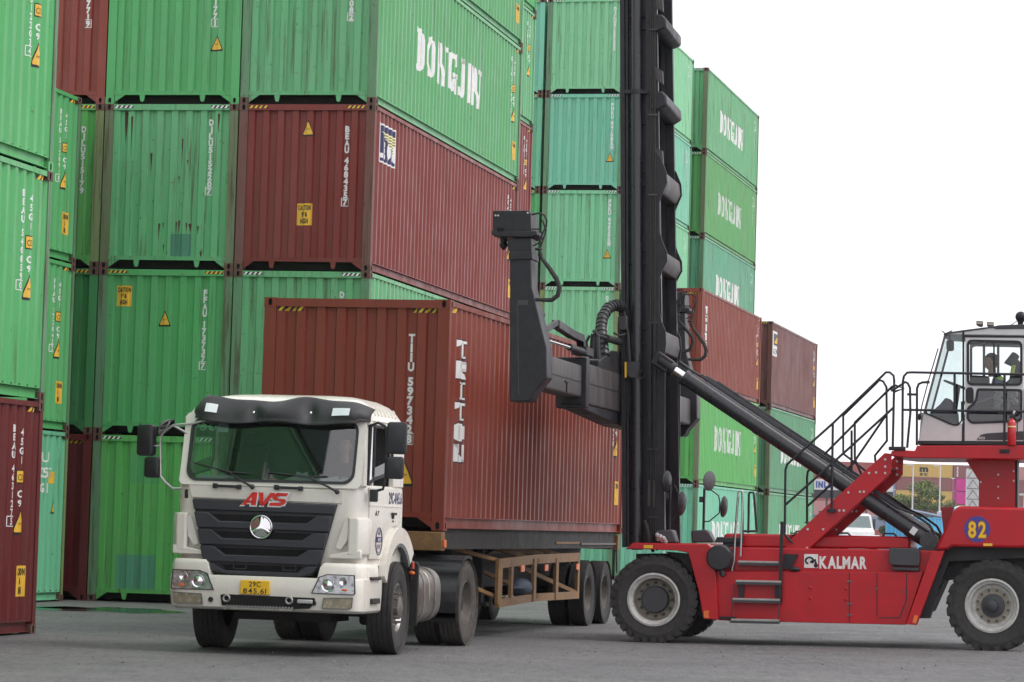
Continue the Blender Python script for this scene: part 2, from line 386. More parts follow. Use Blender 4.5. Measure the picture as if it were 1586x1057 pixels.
def build_container_meshes():
    d = M['hole']; d0 = M['white']
    mb = MB(); mb.box(-.076, .076, -.057, .057, .118, HT - .118); ME['post'] = mb.mesh('corner_post', d0)
    mb = MB(); mb.box(-W2 + .164, W2 - .164, 0, .071, HT - .112, HT - .008); ME['header'] = mb.mesh('end_header', d0)
    mb = MB(); mb.box(-W2 + .16, W2 - .16, .004, .071, .158, .212); mb.box(-W2 + .16, W2 - .16, 0, .05, .211, .226)
    for sx in (-1, 1):                                                         # gussets and forklift tongues hang from the sill
        mb.prism([(sx * (W2 - .166), .16), (sx * (W2 - .36), .16), (sx * (W2 - .166), .03)], 'y', .012, .03)
        c = sx * .55; mb.prism([(c - .055, .16), (c + .055, .16), (c + .03, .052), (c + .015, .04), (c - .015, .04), (c - .03, .052)], 'y', .01, .04)
    ME['sill'] = mb.mesh('end_sill', d0)
    mb = MB(); mb.box(-.066, -.060, .178, LEN - .178, .036, .166); mb.box(-.062, -.010, .178, LEN - .178, .160, .172); mb.box(-.062, -.016, .178, LEN - .178, .030, .037); ME['brail'] = mb.mesh('bottom_side_rail', d0)
    mb = MB(); mb.box(-.066, -.008, .178, LEN - .178, HT - .074, HT - .010); ME['trail'] = mb.mesh('top_side_rail', d0)
    def wall(P, f, z0, z1, nm):
        mb = MB()
        for a, b in zip(P, P[1:]): mb.quad([f(a[0], a[1], z0), f(b[0], b[1], z0), f(b[0], b[1], z1), f(a[0], a[1], z1)])
        return mb.mesh(nm, d0)
    ME['end'] = wall(PE, lambda u, y, z: (u, y, z), .214, HT - .10, 'end_wall')
    ME['far'] = wall(PE, lambda u, y, z: (u, LEN - y, z), .214, HT - .10, 'far_end_wall')
    ME['right'] = wall(PS, lambda u, y, z: (W2 - y, u, z), .164, HT - .05, 'side_wall')
    ME['left'] = wall(PS, lambda u, y, z: (-W2 + y, u, z), .164, HT - .05, 'left_side_wall')
    mb = MB(); PR = profile(.1, 12.09, .21, .09, .03, HT - .018, HT - .036)
    for a, b in zip(PR, PR[1:]): mb.quad([(-W2 + .05, a[0], a[1]), (W2 - .05, a[0], a[1]), (W2 - .05, b[0], b[1]), (-W2 + .05, b[0], b[1])])
    ME['roof'] = mb.mesh('roof', d0)
    mb = MB(); mb.box(-W2 + .052, W2 - .052, .09, LEN - .09, .166, .196)
    for i in range(24):
        y = .35 + i * .5; mb.box(-W2 + .068, W2 - .068, y, y + .05, .04, .165)
    ME['floor'] = mb.mesh('underframe', d0)
    ME['cast'] = casting_mesh(d0)
    for k in ('end', 'right'):
        ME[k].use_fake_user = True
build_container_meshes()
def inst(name, me, mt, parent):
    o = bpy.data.objects.new(name, me); col(o); o.parent = parent
    o.material_slots[0].link = 'OBJECT'; o.material_slots[0].material = mt; return o
_pm = {}
def P(key, c, **k):
    if key not in _pm: _pm[key] = paint(key, c, **k)
    return _pm[key]
def container(F4, label, c, group, end=None, side=None, cast=None, post=None, roof=True, k=None, patch=None, sidec=None, hidden=False):
    """F4: matrix of the base centre at the near end. c = (name, colour, dict)"""
    root = empty('shipping_container', F4); tag(root, label, 'shipping container', group)
    mt = P(c[0], c[1], **c[2]) if patch is None else paint(c[0] + '_patched', c[1], patch=patch, **c[2])
    base = P(c[0], c[1], **c[2]); pm = base if post is None else P('post_' + post[0], post[1], rust=.62, fade=.6, dust=.6, rough=.55)
    for x in (-W2 + .082, W2 - .082):
        for y in (.063, LEN - .063): o = inst('corner_post', ME['post'], pm, root); o.location = (x, y, 0)
    for nm, k_ in (('end_header', 'header'), ('end_sill', 'sill')):
        o = inst(nm, ME[k_], base, root); o.location.y = .004
        o = inst(nm, ME[k_], base, root); o.location.y = LEN - .004; o.rotation_euler.z = math.pi
    for nm, k_ in (('bottom_side_rail', 'brail'), ('top_side_rail', 'trail')):
        o = inst(nm, ME[k_], base, root); o.location.x = W2
        o = inst(nm, ME[k_], base, root); o.location = (-W2, LEN, 0); o.rotation_euler.z = math.pi
    inst('end_wall', ME['end'], mt, root)
    inst('side_wall', ME['right'], base if sidec is None else sidec, root); inst('side_wall', ME['left'], base, root)
    inst('end_wall', ME['far'], base, root); inst('roof', ME['roof'], base, root); inst('underframe', ME['floor'], M['under'], root)
    cm = base if cast is None else cast
    for x in (() if hidden else (-W2 + .081, W2 - .081)):
        for y in (.089, LEN - .089):
            for z in (.059, HT - .059):
                o = inst('corner_casting', ME['cast'], cm, root); o.location = (x, y, z)
    wm = [M['white'], M['black']]; ym = [M['yellow'], M['black']]
    if end:
        if 'id' in end:
            u, z, s = end['id']; mb = MB(); decal(mb, 'end', column(s, u, z, .104, .082, .120, bold=.055), .003); mb.build('identification_number', M['white'], root)
        for q in end.get('tri', []): mb = MB(); tri_sign(mb, 'end', *q); mb.build('warning_triangle', ym, root)
        for q in end.get('cau', []): mb = MB(); caution(mb, 'end', *q); mb.build('height_warning_plate', ym, root)
        hz = end.get('haz')
        if hz:
            mm = [M['yellow' if hz[0] == 'y' else 'white'], M['black']]
            if hz[1] == 'low': wl, z0, z1 = 'end', HT - .168, HT - .112
            else: wl, z0, z1 = 'header', HT - .078, HT - .03
            for a, b in ((-W2 + .18, -W2 + .52), (W2 - .50, W2 - .18)):
                mb = MB(); hazard(mb, wl, a, b, z0, z1, 0, 1); mb.build('hazard_stripe', mm, root)
    if side:
        if 'name' in side:
            s = side['name']; wm_ = M['wornwhite'] if side.get('worn') else M['white']
            mb = MB(); decal(mb, 'right', slab(s, side.get('u', 2.9), side.get('z', 1.05), .78, side.get('w', 5.6)), .003)
            mb.build('company_lettering', wm_, root)
        if 'id' in side:
            s = side['id']; mb = MB(); decal(mb, 'right', column(s, 11.26, 2.58, .088, .11, .108, bold=.03), .003)
            decal(mb, 'right', column(side.get('type', '45G1'), 11.53, 2.54, .088, .11, .115, bold=.03), .003)
            mb.build('identification_number', M['white'], root)
            if side.get('few'): return root
            mb = MB(); decal(mb, 'right', rect(11.455, 11.605, 1.86, 2.03), .003, 1); decal(mb, 'right', rect(11.465, 11.595, 1.875, 2.015), .005, 0)
            decal(mb, 'right', text('CO', 11.53, 1.90, .08, center=True, width=.10), .008, 1); mb.build('data_plate', ym, root)
            mb = MB(); decal(mb, 'right', text('C', 11.53, 1.69, .09, center=True, width=.10, bold=.03) + text('9', 11.53, 1.58, .08, center=True, width=.08, bold=.03), .003, 0); mb.build('class_label', wm, root)
            mb = MB(); tri_sign(mb, 'right', 11.55, 1.38, .23); mb.build('warning_triangle', ym, root)
            if side.get('cau', True):
                mb = MB(); caution(mb, 'right', 11.66, .66, .30, .38); mb.build('height_warning_plate', ym, root)
            mb = MB(); hazard(mb, 'right', 11.74, 12.0, HT - .14, HT - .085, 0, 1, 3); mb.build('hazard_stripe', ym, root)
    return root
M['under'] = mat('container_underside', (.03, .028, .026), .85)
# ---------------------------------------------------------------- ground
def gh(x, y):      # the yard falls gently towards the container stacks' side
    def ss(t): t = min(1, max(0, t)); return t * t * (3 - 2 * t)
    return .0125 * max(0.0, min(9.0, x - 2.0)) * ss((y - 26) / 10) * (1 - ss((y - 50) / 14))
def ground():
    xs = [-900, -300, -100, -40] + [-20 + i * 1.0 for i in range(45)] + [40, 100, 300, 900]
    ys = [-60, -20, 0, 10] + [20 + i * 1.5 for i in range(40)] + [90, 120, 200, 400, 1500]
    mb = MB(); nx = len(xs)
    mb.v = [(x, y, gh(x, y)) for y in ys for x in xs]
    mb.f = [(j * nx + i, j * nx + i + 1, (j + 1) * nx + i + 1, (j + 1) * nx + i) for j in range(len(ys) - 1) for i in range(nx - 1)]
    mb.m = [0] * len(mb.f)
    m = bpy.data.materials.new('asphalt'); m.use_nodes = True; t = m.node_tree; L = t.links; b = t.nodes['Principled BSDF']
    g = N(t, 'ShaderNodeNewGeometry')
    def noise(s3, s, d=6, r=.6):
        a = N(t, 'ShaderNodeVectorMath', operation='MULTIPLY'); a.inputs[1].default_value = s3; L.new(g.outputs['Position'], a.inputs[0])
        n = N(t, 'ShaderNodeTexNoise'); n.inputs['Scale'].default_value = s; n.inputs['Detail'].default_value = d; n.inputs['Roughness'].default_value = r
        L.new(a.outputs[0], n.inputs['Vector']); return n.outputs[0]
    def rng(x, a, bb, lo, hi):
        r = N(t, 'ShaderNodeMapRange'); r.inputs[1].default_value = a; r.inputs[2].default_value = bb; r.inputs[3].default_value = lo; r.inputs[4].default_value = hi
        L.new(x, r.inputs[0]); return r.outputs[0]
    def mix(f, a, bb, bl='MIX'):
        x = N(t, 'ShaderNodeMix', data_type='RGBA', blend_type=bl); L.new(f, x.inputs[0])
        for i, q in ((6, a), (7, bb)):
            if isinstance(q, tuple): x.inputs[i].default_value = (*q, 1)
            else: L.new(q, x.inputs[i])
        return x.outputs[2]
    o = mix(rng(noise((1, 1, 1), .35, 8, .65), .32, .68, 0, 1), (.074, .075, .079), (.132, .131, .132))
    o = mix(rng(noise((1, .10, 1), 34, 4, .8), .42, .72, 0, .75), o, (.21, .207, .205)); o = mix(rng(noise((1, .14, 1), 9, 6, .75), .50, .72, 0, .7), o, (.045, .046, .05))
    o = mix(rng(noise((1, .12, 1), 20, 5, .8), .60, .70, 0, .8), o, (.035, .035, .04))
    o = mix(rng(noise((1, .25, 1), 1.1, 7, .7), .56, .75, 0, .55), o, (.07, .07, .074))       # tyre-polished bands
    o = mix(rng(noise((.3, 1, 1), 2.4, 8, .75), .64, .70, 0, .7), o, (.05, .052, .055))       # oil drips and seams
    L.new(o, b.inputs['Base Color'])
    L.new(rng(noise((1, 1, 1), .8, 5, .6), .35, .65, .62, .88), b.inputs['Roughness'])
    bp = N(t, 'ShaderNodeBump'); bp.inputs['Strength'].default_value = .5; bp.inputs['Distance'].default_value = .012
    L.new(noise((1, 1, 1), 45, 4, .75), bp.inputs['Height']); L.new(bp.outputs[0], b.inputs['Normal'])
    tag(mb.build('ground', m), kind='structure')
    pm = mat('puddle_water', (.028, .04, .036), .12, var=.2, scale=1, rvar=.05)
    def puddle(px, py, rx, ry, n=40, seed=1):
        q = atz(px, py); r = random.Random(seed); ph = [r.uniform(0, 6.3) for _ in range(5)]; mb = MB(); pts = []
        for i in range(n):
            a = 2 * math.pi * i / n; k = 1 + .28 * math.sin(2 * a + ph[0]) + .16 * math.sin(3 * a + ph[1]) + .1 * math.sin(7 * a + ph[2])
            x, y = q.x + rx * k * math.cos(a), q.y + ry * k * math.sin(a); pts.append((x, y, gh(x, y) + .005))
        mb.quad(pts); return mb.build('puddle', pm)
    tag(puddle(165, 945, .95, 1.5, seed=3), 'dark wet puddle on the asphalt in front of the green container stack', 'puddle', kind=None)
    tag(puddle(78, 941, .8, .5, seed=5), 'small dark wet patch at the foot of the leftmost teal container', 'puddle')
WF = Fr(Matrix.Identity(4))
def atz(px, py, z=0): return WF.z(px, py, z)
ground()
def grit():
    r = random.Random(11); mb = MB()
    for i in range(420):
        y = r.uniform(31, 50); x = y * r.uniform(-.16, .17); s = r.uniform(.006, .015); z = gh(x, y)
        mb.v += [(x - s, y, z), (x + s * .8, y - s * .7, z), (x + s * .3, y + s, z), (x, y, z + s * 1.1)]; n = len(mb.v) - 4
        for f in ((0, 1, 3), (1, 2, 3), (2, 0, 3)): mb.f.append(tuple(n + k for k in f)); mb.m.append(0 if r.random() < .75 else 1)
    me = bpy.data.meshes.new('grit'); me.from_pydata(mb.v, [], mb.f); me.materials.append(mat('grit_pale', (.34, .33, .31), .9)); me.materials.append(mat('grit_dark', (.08, .08, .08), .9)); me.polygons.foreach_set('material_index', mb.m)
    tag(col(bpy.data.objects.new('grit', me)), 'loose grit and crumbs scattered over the asphalt', 'grit', kind='stuff')
grit()
# ---------------------------------------------------------------- the stacks
def corner(x, y, yaw, cols=0, w=2.451, along=0, lvl=0):
    """near right corner (x, y) of the reference column -> matrix of the container cols to the right, along metres further, lvl up"""
    a = Vector((math.cos(yaw), -math.sin(yaw))); b = Vector((math.sin(yaw), math.cos(yaw)))
    q = Vector((x, y)) + a * (cols * w - W2) + b * along
    return frame(q.x, q.y, lvl * HT, yaw)
YA, YB = .2076, .2255
G1 = 'containers stacked in the near block behind the truck'
G2 = 'containers stacked at the left edge'
G3 = 'containers stacked in the far blocks'
def st(**k): return k
g = ('green', GREEN, st(rust=.15, fade=.3)); dg = ('dark_green', DGREEN, st(rust=.2, fade=.35)); pg = ('pale_green', PGREEN, st(rust=.3, fade=.4))
tl = ('teal', TEAL, st(rust=.3, fade=.35)); yg = ('yellow_green', YGREEN, st(rust=.35, fade=.3)); dj = ('sea_green', DJG, st(rust=.45, fade=.4))
rd = ('red', RED, st(rust=.12, fade=.3, fadec=(.24, .10, .095))); br = ('brown_red', BRED, st(rust=.08, fade=.25, fadec=(.22, .085, .07)))
dr = ('dark_red', DRED, st(rust=.15, fade=.3)); orr = ('bright_red', ORED, st(rust=.15, fade=.35, fadec=(.30, .13, .11)))
rc = M['rustcast']; PR = ('rusty', (.15, .20, .10)); PD = ('dusty_green', (.12, .27, .14)); PB = ('brown', (.17, .065, .05)); PY = ('mossy', (.20, .28, .10))
E0 = (-2.466, 52.37, YA)
def C(F, *a, **k): return container(F, *a, **k)
Q = lambda c, l, al=0: corner(*E0, cols=c, along=al, lvl=l)
blue = (.10, .28, .30)
# column C (left), D, E of the near block
C(Q(-2, 0), 'dark red container on the ground in the narrow gap left of the bright green one', dr, G1, end=st(haz=('y', 'low')))
C(Q(-2, 1), 'dark green container, second level, in the gap left of the one numbered 173737', dg, G1, end=st(haz=('y', 'hi')), cast=rc)
C(Q(-2, 2), 'rust streaked yellowish green container, third level, in the narrow gap under the red one', yg, G1, end=st(haz=('y', 'hi'), id=(.847, 2.5, 'DJLU515179')), cast=rc, post=PY)
C(Q(-2, 3), 'red container at the top left, ending in the number 9, above the yellowish green one', orr, G1, end=st(id=(.847, 2.62, 'TTNU 67771[9')))
C(Q(-1, 0), 'bright green container on the ground left of the truck, with two bluish repair patches', yg, G1, end=st(haz=('w', 'hi')), cast=rc, post=PD,
  patch=[(-.72, .0, .2, .82, (.10, .28, .24)), (-.52, .02, 2.06, 2.58, (.10, .36, .15))])
C(Q(-1, 1), 'green container, second level, with a height plate at its upper left and number 173737', g, G1,
  end=st(haz=('y', 'hi'), id=(.715, 2.55, 'FFAU 173737[7'), cau=[(-.76, 2.42, .27, .36)], tri=[(-.0, 2.03)]), cast=rc, post=PD)
d3 = C(Q(-1, 2), 'weathered pale green container numbered 515220, with rust spots and a grey patch low down', dj, G1,
  end=st(haz=('w', 'hi'), id=(.715, 2.63, 'DJLU515220[7')), cast=rc, post=PR, patch=[(.06, .42, .2, .62, (.06, .17, .15)), (-1.0, -.6, 1.9, 2.75, (.15, .47, .22))])
M['ruststain'] = mat('rust_stain', (.07, .042, .028), .9, var=.5, scale=30)
def rust_marks(root, pts, seed=1, wall='end'):
    r = random.Random(seed)
    for (u, z, w_, L_) in pts:
        mb = MB(); n = 7; q = [(u - w_ * r.uniform(.3, .6), z), (u + w_ * r.uniform(.3, .6), z + w_ * .5)]
        a = [(u + w_ * .5 * math.cos(t) * r.uniform(.6, 1.1), z + w_ * .6 * math.sin(t) * r.uniform(.6, 1.1)) for t in [math.pi * i / n for i in range(n + 1)]]
        a += [(u - w_ * .28, z - L_ * .3), (u - w_ * .08, z - L_ * .8), (u, z - L_), (u + w_ * .12, z - L_ * .6), (u + w_ * .3, z - L_ * .25)]
        decal(mb, wall, [a], .002); mb.build('rust_stain', M['ruststain'], root)
rust_marks(d3, [(-.36, 2.02, .05, .42), (.20, 2.28, .035, .55), (.16, 1.62, .03, .12), (-.16, .78, .045, .30), (-.10, .80, .03, .12), (.14, .82, .035, .25), (.19, .84, .05, .22), (.34, .80, .035, .2), (.40, .78, .05, .16), (.55, .74, .04, .14),
    (-.08, .42, .03, .16), (.62, .30, .05, .18), (-.84, 2.72, .10, .55), (-.72, 2.66, .04, .8), (.86, 2.70, .06, .30), (-.3, 1.2, .02, .05), (.32, 1.9, .03, .08), (-.5, .9, .02, .04)], 4)
C(Q(-1, 3), 'glossy green container, top of its column, with a triangle near its lower right', g, G1, end=st(id=(.715, 2.75, 'DJLU 520177[1'), tri=[(.77, 1.06)]))
C(Q(0, 0), 'pale green container on the ground, hidden behind the truck cab', g, G1, end=st(haz=('w', 'hi')), cast=rc)
C(Q(0, 1), 'pale green container, second level, just above the container on the trailer', dj, G1, end=st(haz=('w', 'hi'), id=(.715, 2.55, 'DJLU515332[0')), cast=rc, post=PD)
e3 = C(Q(0, 2), 'red container with a blue sticker on its side and a yellow plate on its end', rd, G1,
  end=st(haz=('y', 'hi'), id=(.715, 2.52, 'BEAU 468435[7'), tri=[(.02, 2.47)], cau=[(.0, .98, .27, .38)]), side=st(id='BEAU4684357'), cast=rc, post=PB)
mb = MB(); decal(mb, 'right', rect(.42, 1.58, 1.96, 2.64), .003, 0); decal(mb, 'right', rect(.46, 1.54, 1.99, 2.61), .005, 1)
for i in range(6):
    z = 2.50 - i * .05; decal(mb, 'right', [[(.62 + i * .13, z), (1.54, z), (1.54, z - .032), (.72 + i * .13, z - .032)]], .007, 2)
decal(mb, 'right', text('LEON', .50, 2.07, .26, bold=.07, width=1.04), .009, 0)
M['navy'] = mat('sticker_navy', (.025, .022, .10), .5); M['cream'] = mat('sticker_cream', (.75, .70, .33), .5)
mb.build('logo_sticker', [M['white'], M['navy'], M['cream']], e3)
C(Q(0, 3), 'green container with large white lettering, directly above the red one with the blue sticker', dj, G1,
  end=st(id=(.715, 2.72, 'DJLU 51708[2')), side=st(name='DONGJIN', id='DJLU5170812'), cast=rc, post=PD, sidec=P('sea_green_side', (.11, .38, .15), rust=.12, fade=.35))
C(Q(0, 4), 'green container at the very top, only its long side showing at the upper edge', dj, G1, side=st(name='DONGJIN', id='DJLU5155107'), cast=rc, sidec=P('sea_green_side', DJG))
# next bay, one column to the left
for l, (c, nm) in enumerate(((dg, 'dark green container at the bottom of the next bay, hidden behind the near block'), (g, 'green container, second level of the next bay, hidden behind the near block'),
    (dj, 'sea green container, third level of the next bay behind the near block'), (rd, 'red container showing a narrow strip of side just right of the near block'),
    (dj, 'green container showing a narrow strip of side above the red strip'), (g, 'topmost green strip of side behind the near block, cut by the upper edge'))):
    C(frame(*(Vector((.38, 77.3, l * HT)) - Vector((math.cos(YA) * W2 + math.sin(YA) * LEN, -math.sin(YA) * W2 + math.cos(YA) * LEN, 0))), YA), nm, c, G1, side=st(id='DJLU51533', cau=False), cast=rc)
# left edge
def far_corner(x, y, l, yaw=YA): return frame(x - math.cos(yaw) * W2 - math.sin(yaw) * LEN, y + math.sin(yaw) * W2 - math.cos(yaw) * LEN, l * HT, yaw)
dull = P('left_green', (.085, .34, .125), rust=.1, fade=.4)
C(far_corner(-5.84, 38.42, 0), 'dark red container on the ground at the left edge of the picture', dr, G2, side=st(id='BEAU 463127[5'), cast=rc)
C(far_corner(-5.84, 38.42, 1), 'green container at the left edge, standing on the dark red one', g, G2, side=st(id='BEAU 540859[0', cau=False), post=PD, cast=rc)
C(far_corner(-5.84, 38.42, 2), 'green container at the left edge, top of the leftmost stack', g, G2, side=st(id='BEAU 512203[4', cau=False), post=PD)
for l in range(4):  # unseen stack added, squashed and darkened to shape the windscreen reflection
    o_ = C(far_corner(-5.84 - math.sin(YA) * 12.45, 38.42 - math.cos(YA) * 12.45, l), 'short ' + ('dark green', 'deep green', 'darker green', 'topmost deep green')[l] + ' container outside the left edge, mirrored in the truck windscreen', (dg, ('deep_green', (.028, .085, .062), st(rust=.2, fade=.2)), dg, ('deep_green', (.028, .085, .062), st(rust=.2, fade=.2)))[l], G2, side=st(name='DONGJIN'), hidden=True)
    o_.matrix_world = far_corner(-5.84 - math.sin(YA) * 12.45, 38.42 - math.cos(YA) * 12.45, l) @ Matrix.Translation((0, LEN * .68, 0)) @ Matrix.Diagonal((1, .32, 1, 1))
C(far_corner(-5.84, 38.42, 3), 'green container above the leftmost stack, out of the picture and mirrored in the windscreen', g, G2)
b1 = C(far_corner(-7.57, 52.74, 0), 'teal container on the ground behind the dark red one at the left edge', tl, G2, cast=rc, post=PY, patch=None)
mb = MB()
for i, s in enumerate(('PHRU', '87055', '45G1')): decal(mb, 'right', text(s, 10.45, 2.36 - i * .26, .17, bold=.02, width=1.05 if i == 1 else .85), .003)
mb.build('identification_number', M['white'], b1)
mb = MB(); tri_sign(mb, 'right', 11.62, 1.62, .2); mb.build('warning_triangle', [M['yellow'], M['black']], b1)
mb = MB(); decal(mb, 'right', rect(11.4, 11.62, 2.0, 2.2), .003, 0); mb.build('data_plate', [M['yellow']], b1)
C(far_corner(-7.57, 52.74, 1), 'green container, second level of the narrow stack right of the left edge stack', g, G2, side=st(id='FFAU 173045[2'), cast=rc, post=PD)
C(far_corner(-7.57, 52.74, 2), 'green container topping the narrow stack, just left of the rust streaked one', g, G2, side=st(id='BEAU 512091[0'), cast=rc, post=PD)
# far blocks
F0 = (5.602, 90.341, YB); QF = lambda c, l: corner(*F0, cols=c, w=2.5117, lvl=l)
mint = ('mint', (.235, .60, .325), st(rust=.25, fade=.3)); aq = ('aqua', (.19, .56, .38), st(rust=.22, fade=.3)); ltg = ('light_green', (.215, .59, .325), st(rust=.3, fade=.3))
for l, (c, nm, sd) in enumerate(((dg, 'dark green container on the ground, hidden left column of the far block', {}), (g, 'green container, second level of the hidden left column of the far block', {}),
    (orr, 'red container showing a thin strip left of the pale green column', {}), (g, 'bright green container showing a thin strip left of the pale green column, fourth level', {}),
    (tl, 'teal container showing a thin strip left of the pale green column, fifth level', {}), (aq, 'aqua container showing a thin strip at the top, left of the pale green column', {}))):
    C(QF(-2, l), nm, c, G3, end=st(haz=('y', 'hi')), cast=rc)
ids = ['DJLU 515210[3', 'DJLU 51602[8', 'DJLU 515318[6', 'PHRU 840200[8', 'PHRU 841085[4', 'DJLU5155555']
cs = [tl, ltg, mint, ltg, aq, mint]; lb = ['bottom container of the tall pale green column, behind the trailer', 'second container of the tall pale green column, behind the trailer',
    'pale green container behind the spreader lamp, third of its column', 'pale green container with a small triangle, fourth of the column left of the mast',
    'aqua container with a small triangle, fifth of the column left of the mast', 'pale green container at the top of the column left of the mast']
for l in range(6):
    e = st(haz=('w', 'hi'), id=(.847, 2.62, ids[l]));
    if l in (3, 4): e['tri'] = [(.80, .98)]
    C(QF(-1, l), lb[l], cs[l], G3, end=e, side=st(name='DONGJIN', id='DJLU51533', few=1), cast=rc, post=PD if l != 2 else PY)
C(QF(0, 0), 'teal container on the ground behind the mirrors of the lift truck', aq, G3, end=st(haz=('w', 'hi'), id=(.25, 1.75, 'DJLU511032')), side=st(name='DONGJIN', id='DJLU511032', few=1), cast=rc, post=PD)
C(QF(0, 1), 'bright green container with large worn lettering right of the mast, above the teal one', ('lime', (.105, .43, .105), st(rust=.35, fade=.35)), G3, end=st(id=(.25, 2.3, 'DJLU 51509[8'), cau=[(-.1, .62, .3, .42, ("CAUTION", "9'6", "HIGH", "CONTAINER"))]), side=st(name='DONGJIN', worn=True, id='DJLU515098'), cast=rc, post=PR)
f3 = C(QF(0, 2), 'brown red container right of the mast with white letters down its side', br, G3, end=st(haz=('y', 'low'), id=(.32, 2.45, 'TIIU 522402[7'), tri=[(.28, .62)]), side=st(id='TIIU5224027'))
def triton(root, u=.86, z=2.42, n=1.0):
    R_ = lambda a, b, c, d: [(a, c), (b, c), (b, d), (a, d)]
    G = {'T': [R_(0, 1, .84, 1), R_(.42, .76, 0, .9), [(0, .84), (.42, .84), (.10, .62), (0, .6)], R_(.34, .84, 0, .12)], 'R': [R_(.04, .34, 0, 1), R_(.34, .95, .86, 1), R_(.34, .95, .44, .58), R_(.70, 1, .5, .95), [(.45, .46), (.7, .46), (1, 0), (.72, 0)]],
         'I': [R_(.42, .76, 0, 1), R_(.26, .92, .88, 1), R_(.26, .92, 0, .12)], 'O': [R_(.04, .34, .12, .88), [(.04, .88), (.34, .88), (.5, 1), (.2, 1)], [(.04, .12), (.34, .12), (.5, 0), (.2, 0)], R_(.4, .8, .88, 1), R_(.4, .8, 0, .12), R_(.70, 1, .12, .88)],
         'N': [R_(.04, .30, 0, 1), [(.04, 1), (.36, 1), (.96, 0), (.66, 0)], R_(.80, 1, 0, 1)]}
    mb = MB(); mo = MB()
    for i, ch in enumerate('TRITON'):
        z0 = z - .225 - i * .265
        for q in G[ch]:
            decal(mb, 'right', [[(u - .20 + p[0] * .44, z0 + p[1] * .225) for p in q]], .004)
            cx, cz = sum(p[0] for p in q) / 4, sum(p[1] for p in q) / 4
            decal(mo, 'right', [[(u - .20 + p[0] * .44 + (.012 if p[0] > cx else -.012), z0 + p[1] * .225 + (.014 if p[1] > cz else -.014)) for p in q]], .002)
    mb.build('company_lettering', M['white'], root); mo.build('lettering_outline', M['black'], root)  # black outline printed around the white letters
triton(f3)
along = LEN + 1.585
QG = lambda c, l: corner(F0[0] + math.cos(YB) * (-2.285), F0[1] + math.sin(YB) * 2.285, YB, cols=c, w=2.436, along=along, lvl=l)
for l, (c, nm, sd, pp) in enumerate(((aq, 'aqua container on the ground behind the bright green one with worn lettering', st(), None), (ltg, 'light green container, second level, behind the bright green one with worn lettering', st(), None),
    (tl, 'teal container, third level, behind the brown red one with letters down its side', st(), None), (('teal_worn', (.12, .40, .24), st(rust=.4, fade=.5)), 'teal container with streaked sides and white lettering, just above the brown red one', st(name='DONGJIN'), PD),
    (('leaf_green', (.105, .37, .115), st(rust=.3, fade=.35)), 'leaf green container with faded lettering, one below the top of the right column', st(name='DONGJIN', worn=True), PR), (dj, 'sea green container at the top of the right column against the sky', st(name='DONGJIN'), PR))):
    C(QG(0, l), nm, c, G3, end=st(haz=('w', 'hi'), id=(.35, 2.6, 'DJLU514032[8')), side=dict(id='DJLU514032', few=1, **sd), cast=rc, post=pp)
for l, (c, nm, nme) in enumerate(((('sea_pale', (.13, .40, .21), st(rust=.3, fade=.4)), 'pale sea green container on the ground, rightmost of the far block behind the ladder', 'DONGJIN'), (('sea_dull', (.105, .33, .17), st(rust=.4, fade=.5)), 'dull green container, second level, rightmost of the far block', 'DONGJIN'))):
    C(QG(1, l), nm, c, G3, end=st(haz=('w', 'hi')), side=st(name=nme, id='DJLU514772', few=1), cast=rc, post=PR)
g3 = C(QG(1, 2), 'dusty brown container with a small white and yellow sticker, rightmost against the sky', ('dusty_brown', (.165, .06, .055), st(rust=.5, fade=.75, fadec=(.24, .15, .14), dust=.6)), G3,
  end=st(haz=('y', 'hi')), side=st(id='BEAU4221'), post=PB, cast=rc)
mb = MB(); decal(mb, 'right', rect(.35, 1.45, 1.75, 2.6), .003, 0); decal(mb, 'right', rect(.42, 1.38, 2.12, 2.52), .005, 1)
decal(mb, 'right', [[(.6, 2.2), (1.38, 2.2), (1.38, 2.45)]], .007, 2); decal(mb, 'right', text('BEA', .45, 1.82, .2, width=.9, bold=.02), .005, 1)
mb.build('logo_sticker', [M['white'], mat('sticker_grey', (.10, .11, .13), .5), M['yellow']], g3)
# container on the trailer
TCX, TCY, TCZ, YT = -.785, 38.33, 1.432, .222
trailer_box = container(frame(TCX - math.cos(YT) * W2, TCY + math.sin(YT) * W2, TCZ, YT), 'brown red container riding on the trailer behind the white truck', br, None,
    end=st(haz=('y', 'low'), id=(.715, 2.46, 'TIIU 597342[8')), side=st(id='TIIU5973428'))
triton(trailer_box, .78, 2.43, 1.0)
mb = MB(); tri_sign(mb, 'end', .66, .70, .24); mb.build('warning_triangle', [M['yellow'], M['black']], trailer_box)
mb = MB(); decal(mb, 'right', rect(.50, .53, .36, .46), .004); mb.build('label', M['white'], trailer_box)
mb = MB(); hazard(mb, 'right', .17, .45, HT - .145, HT - .085, 0, 1, 2); mb.build('hazard_stripe', [M['yellow'], M['black']], trailer_box)
